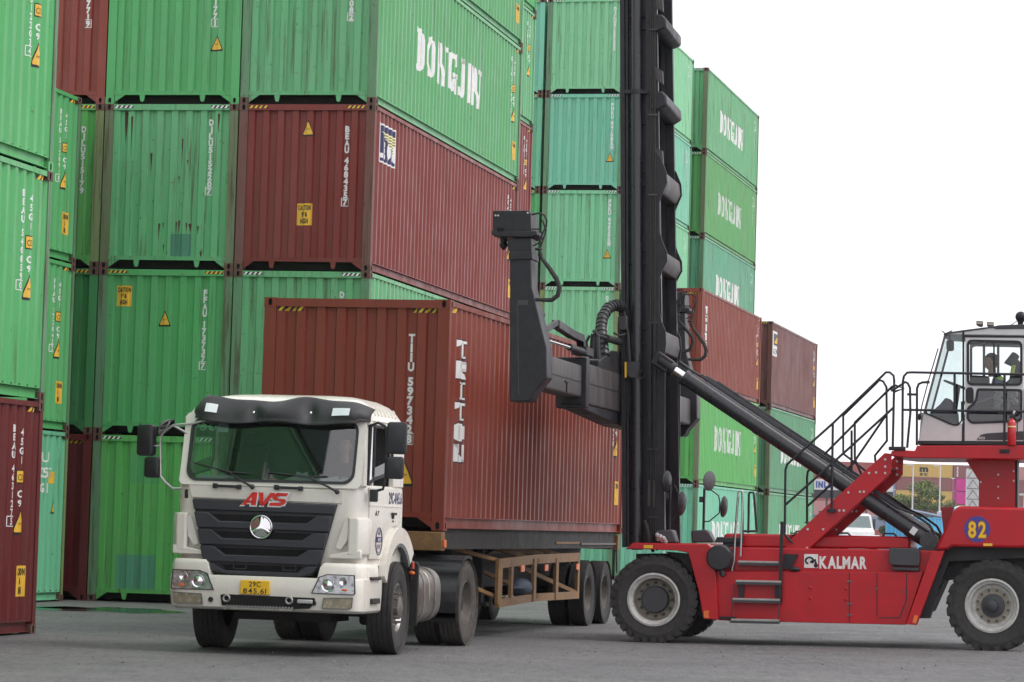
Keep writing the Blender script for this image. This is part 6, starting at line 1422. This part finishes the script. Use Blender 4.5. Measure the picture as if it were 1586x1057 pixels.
mb = MB(); kpoly(mb, [(1004, 744), (1007, 744), (1007, 784), (1003, 784)], .62, .66); kpoly(mb, [(1011, 744), (1014.5, 745), (1014, 786), (1011, 786)], .62, .66); ms(mb, 'chain_guard', 'worn')
mb = MB(); mb.tube([kp(998, 806, .5), kp(1003, 824, .5), kp(1005, 840, .5), kp(1012, 855, .5)], .022, 8); mb.tube([kp(1003, 812, .6), kp(1008, 840, .6), kp(1018, 852, .5)], .015, 8); ms(mb, 'hydraulic_hose', 'rubber', smooth=True)
mb = MB(); mb.tube([kp(1045, 451, 2.3), kp(1056, 448, 2.3), kp(1061, 455, 2.3), kp(1058, 470, 2.3), kp(1051, 483, 2.3), kp(1051, 497, 2.3), kp(1064, 512, 2.3), kp(1072, 522, 2.3), kp(1073, 532, 2.3), kp(1068, 542, 2.3), kp(1057, 546, 2.3)], [.014] * 6 + [.026] * 5, 8); mb.tube([kp(1055, 452, 2.3), kp(1058, 460, 2.3), kp(1052, 474, 2.3), kp(1048, 480, 2.3)], .012, 6); mb.sphere(kp(1049, 489, 2.3), .05, .03, .02, 8); mb.obox(kp(1050, 468, 2.3), (1, 0, 0), (0, 1, 0), (0, 0, 1), .04, .05, .03); ms(mb, 'ribbed_hose', 'rubber', smooth=True)
# tilt cylinders
for y, off in ((.48, 0), (2.35, 1)):
    a, b = kp(1022, 558.5, .48), kp(1446, 843, .48); d = b - a; f = lambda t: tuple(Vector((a.x, y, a.z)) + Vector((d.x, 0, d.z)) * t)
    mb = MB(); mb.tube([f(.095), f(.91)], .108, 24); mb.tube([f(.91), f(.975)], .116, 24); mb.tube([f(.985), f(1.0)], .11, 20); mb.cyl((f(.985)[0], y - .17, f(.985)[2]), (f(.985)[0], y + .17, f(.985)[2]), .12, 20); mb.cyl((f(.985)[0], y - .19, f(.985)[2]), (f(.985)[0], y - .16, f(.985)[2]), .06, 16); mb.tube([f(.09), f(.105)], .118, 24); mb.tube([f(.36), f(.375)], .114, 24); tc_ = kb(mb, 'tilt_cylinder', 'cyl', smooth=True, angle=50)
    mb = MB(); mb.tube([f(.03), f(.10)], .058, 16); mb.build('piston_rod', [M['chrome']], tc_, smooth=True)
    mb = MB(); mb.tube([f(-.005), f(.055)], .095, 12); mb.bar(f(-.02), f(.04), .20, .16, (0, 1, 0)); mb.build('rod_end', [M['mast']], tc_, bevel=.02)
    u_ = Vector((-d.z, 0, d.x)).normalized() * (-1 if d.x < 0 else 1)
    mb = MB(); g_ = lambda t, h: tuple(Vector(f(t)) + u_ * h); mb.tube([g_(.09, .125), g_(.14, .135), g_(.85, .14), g_(.90, .19), g_(.96, .18), g_(1.0, .08)], .018, 8); mb.tube([g_(.13, .155), g_(.55, .165), g_(.88, .165)], .012, 8); mb.build('oil_pipe', [M['cyl']], tc_, smooth=True)
    mb = MB(); mb.obox(g_(.93, .0)[:1] + (y - .116,) + g_(.93, .0)[2:], (.83, 0, -.55), (0, 1, 0), (.55, 0, .83), .04, .006, .05); mb.build('label', [M['white']], tc_)
mb = MB(); v = kp(1449, 862, .48); mb.box(v.x - .22, v.x + .1, .25, .75, v.z - .15, v.z + .12); kb(mb, 'cylinder_bracket', 'greasy', bevel=.02)
part('rear_bracket', 'kred', ([(1457, 786), (1478, 786), (1462, 832), (1460, 812)], 1.0, 1.1))
# carriage and spreader
spr = empty('spreader'); spr.parent = lift
spr.matrix_local = Matrix.Translation((-.95, -4.7, 0)) @ Matrix.Rotation(-.019, 4, 'Z') @ Matrix.Translation((.95, 4.7, 0))
def sb(mb, name, m, **k): return mb.build(name, [M[x] for x in m.split()], spr, **k)
mb = MB(); kpoly(mb, [(948, 476), (966, 480), (970, 640), (952, 636), (940, 600), (946, 560)], .75, .95); kpoly(mb, [(948, 476), (966, 480), (970, 640), (952, 636), (940, 600), (946, 560)], 1.95, 2.15); kpoly(mb, [(944, 500), (962, 500), (964, 530), (945, 530)], .95, 1.95); kpoly(mb, [(930, 552), (966, 560), (968, 634), (932, 622)], .9, 2.0, yr=.9); sb(mb, 'carriage', 'mast', bevel=.02)
mb = MB(); kpoly(mb, [(946, 490), (960, 489), (960, 511), (950, 512), (945, 507)], .55, .75); kpoly(mb, [(946, 476), (956, 477), (956, 490), (947, 489)], .6, .7); sb(mb, 'valve_block', 'deck', bevel=.012)
bx, bz = -.885, 3.43
def beam(name, y0, y1, hw, z0, z1, m):
    mb = MB(); mb.prism(rrect(bx - hw, bx + hw, z0, z1, .03, 3), 'y', y0, y1); return sb(mb, name, m, smooth=True, angle=40)
beam('telescopic_beam', -4.6, -1.9, .135, bz - .22, bz + .20, 'worn'); beam('main_beam', -2.0, 4.9, .165, bz - .30, bz + .24, 'worn'); beam('telescopic_beam', 4.8, 7.5, .135, bz - .22, bz + .20, 'worn')
for y_ in (-1.95, 4.85): mb = MB(); mb.prism(rrect(bx - .20, bx + .20, bz - .36, bz + .30, .03, 3), 'y', y_ - .10, y_ + .12); sb(mb, 'beam_collar', 'mast', bevel=.01)
mb = MB()
for y0, y1 in ((-4.5, -2.1), (-1.8, .5)): mb.bar((bx + .137 if y0 < -4 else bx + .167, y0, bz - .02), (bx + .137 if y0 < -4 else bx + .167, y1, bz - .02), .012, .012)
mb.box(bx + .13, bx + .15, -3.2, -2.95, bz - .08, bz - .06); mb.box(bx + .13, bx + .15, -3.09, -3.05, bz - .20, bz - .06); sb(mb, 'weld_seam', 'greasy')
mb = MB(); mb.prism([(-2.1, bz - .30), (-1.9, bz - .36), (1.0, bz - .48), (3.0, bz - .48), (4.8, bz - .36), (4.8, bz - .30)], 'x', bx - .14, bx + .14); sb(mb, 'beam_keel', 'mast', bevel=.01)
for yn, yf in ((-4.90, -4.52), (7.42, 7.80)):
    L_ = lambda pts: [(K.y(a, b, -4.90).x, K.y(a, b, -4.90).z) for a, b in pts]
    mb = MB(); mb.prism(L_([(790, 400), (823, 399), (824, 445), (836, 495), (847, 540), (847, 585), (826, 610), (823, 618), (818, 622), (790, 622)]), 'y', yn, yf); lg = sb(mb, 'lifting_arm', 'mast', bevel=.012)
    mb = MB(); mb.prism(L_([(788.5, 391), (824.5, 390), (825, 402), (788.5, 403)]), 'y', yn - .02, yf + .02); mb.prism(L_([(785, 370), (822.5, 368), (823, 392), (790, 392), (786.5, 385)]), 'y', yn + .02, yf - .02); mb.build('arm_collar', [M['mast']], lg, bevel=.008)
    mb = MB(); mb.prism(L_([(763.5, 326.5), (820, 326), (822.5, 332), (823, 358), (763.5, 358)]), 'y', yn + .0, yf + .1); mb.prism(L_([(762, 357), (832, 358), (832, 364.5), (820, 368), (766, 366.5), (762, 363)]), 'y', yn - .02, yf + .12); bxh = mb.build('twistlock_head', [M['mast']], lg, bevel=.010)
    v = K.y(775.5, 370, -4.9); mb = MB(); mb.lathe([(.03, .06), (.045, 0), (.04, -.03), (.052, -.05), (.045, -.08), (.01, -.12), (.001, -.12)], (v.x, (yn + yf) / 2, v.z), (0, 0, 1), 14); mb.build('twistlock', [M['greasy']], bxh, smooth=True, angle=40)
    mb = MB(); mb.prism(L_([(771, 353), (781, 353), (781, 359), (771, 359)]), 'y', yn - .024, yn); mb.build('sight_slot', [M['hole']], bxh)
    mb = MB()
    for a in ((768, 334), (772, 334), (818, 330)): v = K.y(*a, -4.9); mb.cyl((v.x, yn - .012, v.z), (v.x, yn + .01, v.z), .012, 8)
    mb.build('bolt', [M['silver']], bxh)
    mb = MB(); mb.bar((L_([(802, 470)])[0][0], yn - .003, L_([(802, 470)])[0][1]), (L_([(804, 612)])[0][0], yn - .003, L_([(804, 612)])[0][1]), .012, .012, (0, 1, 0)); mb.prism(L_([(802.5, 465), (818, 465), (818, 473), (803, 473)]), 'y', yn - .006, yn + .002); mb.build('cover_plate', [M['deck']], lg)
    def hp(a, b, dd=.10): v = K.y(a, b, -4.9); return (v.x, yn + dd, v.z)
    mb = MB(); mb.tube([hp(822, 331), hp(833, 329), hp(841, 332), hp(845, 340), hp(844, 350), hp(838, 361), hp(834, 372), hp(834, 388), hp(838, 400), hp(850, 416), hp(860, 431), hp(865, 445), hp(862, 457), hp(853, 464), hp(840, 464), hp(824, 463)], [.012] * 7 + [.02, .022, .028, .030, .030, .030, .028, .024, .02], 8); mb.build('hose', [M['rubber']], lg, smooth=True)
    mb = MB(); mb.tube([hp(823, 354), hp(832, 354), hp(838, 360), hp(833, 375), hp(824, 380)], .010, 6); mb.tube([hp(838, 340), hp(844, 356), hp(836, 380), hp(832, 395)], .011, 6); mb.sphere(hp(832, 385), .05, .03, .018, 8); mb.build('hose', [M['rubber']], lg, smooth=True)
mb = MB(); v = kp(837.5, 488, -4.3); mb.obox(v, (1, 0, 0), (0, 1, 0), (0, 0, 1), .045, .04, .03); wl_ = sb(mb, 'work_lamp', 'deck', bevel=.012)
mb = MB(); mb.obox(v + Vector((-.005, -.045, .002)), (1, 0, 0), (0, 1, 0), (0, 0, 1), .04, .006, .025); mb.build('lamp_glass', [M['white']], wl_, bevel=.004)
mb = MB(); mb.tube([kp(837, 495, -4.3), kp(840, 508, -4.3), kp(846, 512, -4.1)], .02, 7); mb.bar(kp(843, 512, -4.3), kp(860, 500, -3.6), .05, .07); mb.bar(kp(858, 502, -3.6), kp(880, 518, -2.6), .10, .10); mb.bar(kp(880, 518, -2.6), kp(893, 524, -2.2), .10, .10); mb.bar(kp(893, 522, -2.2), kp(896, 545, -2.0), .10, .10, (0, 1, 0)); sb(mb, 'folding_bracket', 'mast', bevel=.01)
mb = MB(); mb.tube([kp(841, 526, -4.3), kp(880, 539, -3.0)], .018, 8); sb(mb, 'piston_rod', 'chrome', smooth=True)
mb = MB(); mb.tube([kp(878, 538, -3.0), kp(905, 548, -1.8)], .045, 10); mb.obox(kp(896, 545, -1.9), (1, 0, 0), (0, 1, 0), (0, 0, 1), .10, .25, .05); sb(mb, 'extension_cylinder', 'greasy', smooth=True, angle=40)
mb = MB()
for a, b, r_ in (((909, 556), (912, 518), .045), ((918, 556), (916, 520), .04), ((912, 518), (917, 516), .06)): mb.tube([kp(*a, -1.0), kp(*b, -1.0)], r_, 8)
mb.tube([kp(905, 520, -.9), kp(900, 530, -.9), kp(902, 548, -.9)], .02, 7); sb(mb, 'pivot_post', 'mast', smooth=True)
mb = MB(); mb.tube([kp(915, 519, -.9), kp(930, 524, -.4)], .022, 8); mb.tube([kp(930, 524, -.4), kp(948, 530, .5)], .05, 10); sb(mb, 'damper', 'greasy', smooth=True)
mb = MB(); pts = [kp(926, 552, -.3), kp(923, 530, -.2), kp(921, 510, -.1), kp(923, 492, 0), (kp(931, 478, .2)), kp(942, 472, .4), kp(952, 476, .6)]
mb.tube(pts, [.065, .07, .07, .07, .068, .06, .045], 12); rh_ = sb(mb, 'ribbed_hose', 'rubber', smooth=True)
mb = MB()
for i in range(len(pts) - 1):
    for t in (.15, .5, .85):
        p = pts[i].lerp(pts[i + 1], t); d_ = (pts[i + 1] - pts[i]).normalized() * .022; mb.tube([p - d_, p + d_], .081, 12)
mb.build('hose_rib', [M['blackplastic']], rh_, smooth=True, angle=40)
mb = MB(); mb.tube([kp(958, 518, .55), kp(948, 520, .5), kp(940, 516, .4)], .015, 6); mb.tube([kp(955, 480, .6), kp(962, 520, .6), kp(964, 560, .6)], .02, 6); sb(mb, 'hose', 'rubber', smooth=True)
mb = MB(); v = kp(936, 566, .2); mb.prism([(-.9, 3.86 - .1), (.1, 3.95), (1.0, 3.98), (1.8, 3.95), (2.8, 3.76), (2.8, 3.6), (-.9, 3.6)], 'x', bx - .16, bx + .16); sb(mb, 'beam_saddle', 'mast', bevel=.02)
# operator
hd = kp(1535, 561, 1.18)
def JP(px, py, y): v = kp(px, py, y); return (v.x, v.y, v.z)
s0 = JP(1548, 640, 1.18)
J = [(JP(1550, 640, 1.18), .15), (JP(1549, 620, 1.18), .15, 1.1), (JP(1546, 597, 1.18), .15, 1.25), (JP(1543, 580, 1.18), .06),
     (JP(1546, 592, .98), .068), (JP(1538, 617, .93), .05), (JP(1512, 624, 1.0), .036), (JP(1546, 592, 1.38), .068), (JP(1534, 616, 1.42), .05), (JP(1508, 622, 1.38), .036),
     (JP(1528, 645, 1.06), .10), (JP(1500, 641, 1.05), .08), (JP(1495, 672, 1.05), .055), (JP(1528, 645, 1.30), .10), (JP(1500, 641, 1.32), .08), (JP(1495, 672, 1.32), .055)]
op = person('person', KM, 'machine operator in navy uniform with yellow shoulder patches, seated in the raised cab', J, [(0, 1), (1, 2), (2, 3), (2, 4), (4, 5), (5, 6), (2, 7), (7, 8), (8, 9), (0, 10), (10, 11), (11, 12), (0, 13), (13, 14), (14, 15)], M['uniform'], hd, (-1, -.25, -.05), M['hair'])
mb = MB(); mb.sphere(JP(1549, 587, .97), .05, .04, .035, 12); mb.sphere(JP(1549, 587, 1.39), .05, .04, .035, 12); mb.obox(JP(1541, 603, 1.02), (.2, 0, 1), (0, 1, 0), (1, 0, -.2), .07, .04, .012); mb.build('reflective_patch', [M['hivis']], op, smooth=True, angle=50)
hand(op, JP(1512, 624, 1.0), (-1, 0, .1), (0, 0, -1), M['skin']); hand(op, JP(1508, 622, 1.38), (-1, 0, .1), (0, 0, -1), M['skin'])
# ---------------------------------------------------------------- the far side of the yard
FY_ = 667.0
GF = 'distant yard containers behind the tree'
def far(px, lvl, c, label, end=False, depthm=FY_, group=GF):
    v = WF.y(px, 780, depthm); Mx = frame(v.x + (W2 if end else 0), depthm, lvl * HT, 0) if end else frame(v.x, depthm + W2, lvl * HT, math.pi / 2)
    return container(Mx, label, c, group, hidden=True)
fy = ('far_yellow', (.60, .40, .11), st(rust=0, fade=.2)); fm = ('far_maroon', (.26, .10, .10), st(rust=0, fade=.2)); fb = ('far_blue', (.10, .15, .27), st(rust=0, fade=.2))
fg = ('far_grey_blue', (.22, .26, .36), st(rust=0, fade=.2)); fr_ = ('far_red', (.36, .08, .07), st(rust=0, fade=.2)); fp = ('far_pink', (.62, .04, .30), st(rust=0, fade=.1)); fpk = ('far_salmon', (.50, .25, .25), st(rust=0, fade=.2))
rows = {1387.5: [(fy, 'bottom yellow'), (fm, 'second level maroon'), (fm, 'third level maroon'), (fy, 'yellow, just right of the tree crown,'), (fm, 'maroon, directly under the yellow lettered,'), (fy, 'yellow black lettered')],
        1299.5: [(fr_, 'bottom red'), (fg, 'second level grey blue'), (fpk, 'third level salmon'), (fg, 'fourth level grey blue'), (fg, 'fifth level grey blue'), (fr_, 'red, topmost between blue and yellow,')],
        1210.5: [(fm, 'bottom maroon left'), (fb, 'second level blue left'), (fpk, 'third level salmon left'), (fr_, 'fourth level red left'), (fr_, 'fifth level red left'), (fb, 'blue topmost left')],
        1476.5: [(fy, 'bottom beige right'), (fm, 'second level maroon right'), (fy, 'third level beige right'), None, None, (fm, 'maroon white lettered, above the pink ones,')],
        1565.0: [(fm, 'bottom maroon, rightmost'), (fm, 'second level maroon, rightmost'), (fg, 'third level grey, rightmost'), (fm, 'fourth level maroon, rightmost'), (fm, 'fifth level maroon, rightmost'), (fpk, 'topmost dusty pink, rightmost')]}
for px, lst in rows.items():
    for l, it in enumerate(lst):
        if it is None: continue
        o = far(px, l, it[0], 'distant ' + it[1] + ' container in the far yard stack')
        if px == 1387.5 and l == 5:
            mb = MB(); decal(mb, 'right', text('m', 5.0, 1.25, 1.35, bold=.06, width=1.9) + text('sc', 5.05, .42, .75, bold=.05, width=1.7), .003); mb.build('company_lettering', M['black'], o)
        if px == 1476.5 and l == 5:
            mb = MB(); decal(mb, 'right', column('KKK', .85, 2.5, .6, .4, .75, bold=.06), .003); mb.build('company_lettering', M['white'], o)
for i, px in enumerate((1480.5, 1498.5, 1516.5, 1534.5)):
    for l in (3, 4): far(px, l, fp, 'distant magenta container end, ' + ('lower' if l == 3 else 'upper') + ' row, ' + ('first', 'second', 'third', 'fourth')[i] + ' from the left', end=True)
# lattice lighting tower
def fpnt(px, py, d): return WF.y(px, py, d)
tw = empty('lattice_tower', frame(fpnt(1506, 800, 600).x, 600, 0, 0)); tag(tw, 'white lattice tower standing in front of the distant magenta containers', 'tower')
M['farwhite'] = mat('painted_white_steel', (.62, .62, .62), .5)
mb = MB()
for x in (-1.1, -.1, 1.0):
    mb.box(x - .14, x + .14, -.14, .14, 0, 15.2)
mb.box(-1.2, 1.1, 1.0, 1.4, 0, 15); tb_ = mb.build('column', M['farwhite'], tw)
mb = MB()
for i in range(7): z = 1 + i * 2.05; mb.bar((-1.2, -.2, z), (1.1, -.2, z), .16, .16); mb.bar((-1.2, -.2, z), (-.1, -.2, z + 1.6), .12, .12); mb.bar((1.1, -.2, z + .2), (-.1, -.2, z + 1.8), .12, .12)
mb.build('brace', M['rim'], tw)
for px in (1413, 1455):
    v = fpnt(px, 790, 400); o = empty('lamp_post', frame(v.x, 400, 0, 0)); tag(o, 'tall thin white pole ' + ('in front of the middle of the tree' if px == 1413 else 'at the right side of the tree crown'), 'lamp post', 'white poles by the tree')
    mb = MB(); mb.tube([(0, 0, 0), (0, 0, 10.9)], [.13, .08], 10); mb.build('pole', M['farwhite'], o, smooth=True); mb = MB(); mb.box(-.9, .1, -.1, .1, 10.8, 10.95); mb.build('lamp_head', M['farwhite'], o)
def tree(px, d, H, Wd, label, seed):
    r = random.Random(seed); v = fpnt(px, 800, d); o = empty('broadleaf_tree', frame(v.x, d, 0, 0)); tag(o, label, 'tree')
    mb = MB(); tips = []; mb.tube([(0, 0, 0), (.1, 0, H * .2), (0, .1, H * .42)], [.28, .22, .16], 10)
    for i in range(11):
        a = i * 2.4; L_ = Wd * r.uniform(.22, .44); z0 = H * r.uniform(.28, .42); e = (L_ * math.cos(a), L_ * math.sin(a), H * r.uniform(.42, .92) * (1 - .25 * L_ / Wd)); mb.tube([(0, 0, z0), (e[0] * .5, e[1] * .5, (z0 + e[2]) / 2 + .1), e], [.10, .07, .03], 6); tips.append(e)
    mb.build('trunk', mat('bark', (.09, .07, .05), .9), o, smooth=True)
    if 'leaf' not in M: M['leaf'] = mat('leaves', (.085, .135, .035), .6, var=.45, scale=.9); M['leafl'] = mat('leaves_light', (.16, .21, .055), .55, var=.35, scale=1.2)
    mb = MB(); cl = []
    for i in range(64):
        a, u_ = r.uniform(0, 6.283), r.random() ** .55; zz = r.uniform(-1, 1); rr_ = math.sqrt(max(0, 1 - zz * zz)) * u_
        cl.append((Wd * .5 * rr_ * math.cos(a), Wd * .5 * rr_ * math.sin(a), H * .60 + H * .36 * zz * (.6 + .4 * u_), r.uniform(.6, 1.2) * Wd * .10))
    for cx_, cy_, cz_, cr in cl:
        for k in range(190):
            t, p_ = r.uniform(0, 6.283), r.uniform(-1, 1); q = cr * (r.random() ** .4); c = Vector((cx_ + q * math.sqrt(1 - p_ * p_) * math.cos(t), cy_ + q * math.sqrt(1 - p_ * p_) * math.sin(t), cz_ + q * p_ * .8))
            n = Vector((r.gauss(0, 1), r.gauss(0, 1), r.gauss(.6, 1))).normalized(); a_ = n.orthogonal().normalized(); b_ = n.cross(a_); s_ = r.uniform(.11, .22)
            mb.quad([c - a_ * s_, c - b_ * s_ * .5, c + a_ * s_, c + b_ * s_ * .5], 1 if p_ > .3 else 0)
    me = bpy.data.meshes.new('crown'); me.from_pydata(mb.v, [], mb.f); me.materials.append(M['leaf']); me.materials.append(M['leafl']); me.polygons.foreach_set('material_index', mb.m)
    c_ = bpy.data.objects.new('crown', me); col(c_); c_.parent = o
tree(1421, 420, 9.3, 9.6, 'large bushy green tree in front of the distant yellow container', 3)
tree(1383, 425, 6.6, 5.0, 'smaller green tree at the left of the large one, half behind the red stair', 9)
# gate beam with blue letters
v = fpnt(1240, 760, 300); gt = empty('gantry_beam', frame(v.x, 300, 0, 0)); tag(gt, 'white beam with blue letters above a dark band, behind the black cylinder', 'gantry')
mb = MB(); mb.box(0, 9.0, -.3, .3, 5.85, 6.9); mb.build('sign_beam', M['farwhite'], gt)
mb = MB(); mb.box(0, 9.0, -.28, 2.5, 5.05, 5.84); mb.build('dark_band', M['deck'], gt)
mb = MB()
for x in (.2, 2.6, 4.2, 6.5, 8.8): mb.box(x - .1, x + .1, .2, .4, 0, 5.1)
mb.build('post', M['rim'], gt)
mb = MB()
for t in text('INLU YARD', 1.45, 6.08, .58, bold=.08, width=4.2): mb.quad([(x, -.305, z) for x, z in t])
M['farnavy'] = mat('letter_blue', (.05, .09, .30), .5); mb.build('lettering', M['farnavy'], gt)
# blue cargo box, open shed, white truck further back
cb_ = ('sky_blue', (.10, .42, .68), st(rust=0, fade=.25)); v = fpnt(1405, 820, 165)
container(frame(v.x - .3, 165, -.3, .9), 'sky blue container standing on the yard behind the lower end of the black cylinder', cb_, 'containers beside the shed', hidden=True)
sv = fpnt(1396, 790, 185); sh_ = empty('open_shed', frame(sv.x, 185, 0, 0)); tag(sh_, 'open shed with a sloping thin blue and white roof beside the sky blue container', 'shed')
M['roofblue'] = mat('pale_blue_roof', (.42, .52, .66), .45, var=.1); z1_, z2_ = 3.32, 2.85
mb = MB(); mb.prism([(-.0, z1_), (2.5, z2_), (3.6, z2_ - .1), (3.6, z2_ - .16), (2.5, z2_ - .08), (0, z1_ - .10)], 'y', 0, 5); mb.build('roof', M['roofblue'], sh_)
mb = MB()
for x in (.25, 1.1, 1.9, 2.6, 3.3): mb.box(x - .04, x + .04, .1, .2, 0, 3.1 - x * .16); mb.box(x - .04, x + .04, 4.6, 4.7, 0, 3.1 - x * .16)
mb.box(.1, 3.4, .12, .16, 2.45, 2.62); mb.build('post', M['mast'], sh_)
mb = MB(); mb.box(1.4, 3.5, 3, 3.1, 0, 2.4); mb.box(.3, 1.3, 2.5, 2.6, 0, 1.9); mb.build('back_wall', M['cabgrey'], sh_)
v = fpnt(1460, 783, 230); aw = empty('awning', frame(v.x, 230, 0, 0)); tag(aw, 'small blue and white striped roof just left of the counterweight', 'awning')
mb = MB(); mb.prism([(0, 3.45), (1.6, 3.95), (1.7, 3.6), (0, 3.25)], 'y', 0, 3); mb.build('roof', M['roofblue'], aw)
mb = MB(); mb.box(.1, .2, .1, .2, 0, 3.4); mb.box(1.4, 1.5, .1, .2, 0, 3.8); mb.box(.1, .2, 2.8, 2.9, 0, 3.4); mb.build('post', M['rim'], aw)
v = fpnt(1330, 815, 200); wt = empty('truck', frame(v.x, 200, 0, -.25)); tag(wt, 'white truck parked far behind, its windscreen showing under the red stair', 'truck')
mb = MB(); mb.prism([(0, .9), (0, 1.75), (.35, 2.05), (.75, 2.85), (1.2, 2.95), (2.4, 2.95), (2.4, .9)], 'x', -1.15, 1.15); mb.box(-1.15, 1.15, -.9, .02, .7, 1.55); mb.build('cab', M['farwhite'], wt, bevel=.06)
mb = MB(); mb.quad([(-1.0, .30, 2.02), (1.0, .30, 2.02), (.95, .66, 2.78), (-.95, .66, 2.78)]); mb.build('windscreen', mat('far_windscreen', (.16, .21, .21), .1), wt)
mb = MB(); mb.quad([(1.16, .8, 2.0), (1.16, 1.7, 2.0), (1.16, 1.7, 2.7), (1.16, 1.0, 2.7)]); mb.build('side_window', M['deck'], wt)
mb = MB(); mb.box(1.2, 1.35, .5, .6, 1.9, 2.6); mb.box(-1.35, -1.2, .5, .6, 1.9, 2.6); mb.build('mirror', M['deck'], wt)
mb = MB(); mb.box(-1.2, 1.2, 2.5, 9, 1.0, 2.6); mb.build('cargo_box', M['farwhite'], wt)
for x in (-1.0, 1.0):
    for y in (0, 7.5): wheel(wt, (x, y, .5), '+x' if x > 0 else '-x', .5, .28, .28, 'none')
v = fpnt(1575, 760, 150); pr = empty('pipe_rack', frame(v.x, 150, 0, 0)); tag(pr, 'white upright steel rack seen at the far right behind the cab column', 'rack')
mb = MB()
for x in (0, .35, .62): mb.box(x, x + .09, 0, .1, 0, 3.75)
mb.box(-.1, 1.5, 0, .1, 3.7, 3.8); mb.box(-.1, 1.5, 0, .1, 2.6, 2.68); mb.build('frame', M['farwhite'], pr)
# ---------------------------------------------------------------- haze
hz_ = MB(); hz_.box(-320, 420, -40, 720, -1.0, 26); hm = bpy.data.materials.new('haze'); hm.use_nodes = True; t = hm.node_tree; t.nodes.remove(t.nodes['Principled BSDF'])
pv = N(t, 'ShaderNodeVolumePrincipled'); pv.inputs['Color'].default_value = (.93, .94, .97, 1); pv.inputs['Density'].default_value = .00012; pv.inputs['Anisotropy'].default_value = .2
t.links.new(pv.outputs[0], t.nodes['Material Output'].inputs['Volume']); tag(hz_.build('haze', hm), kind='stuff')
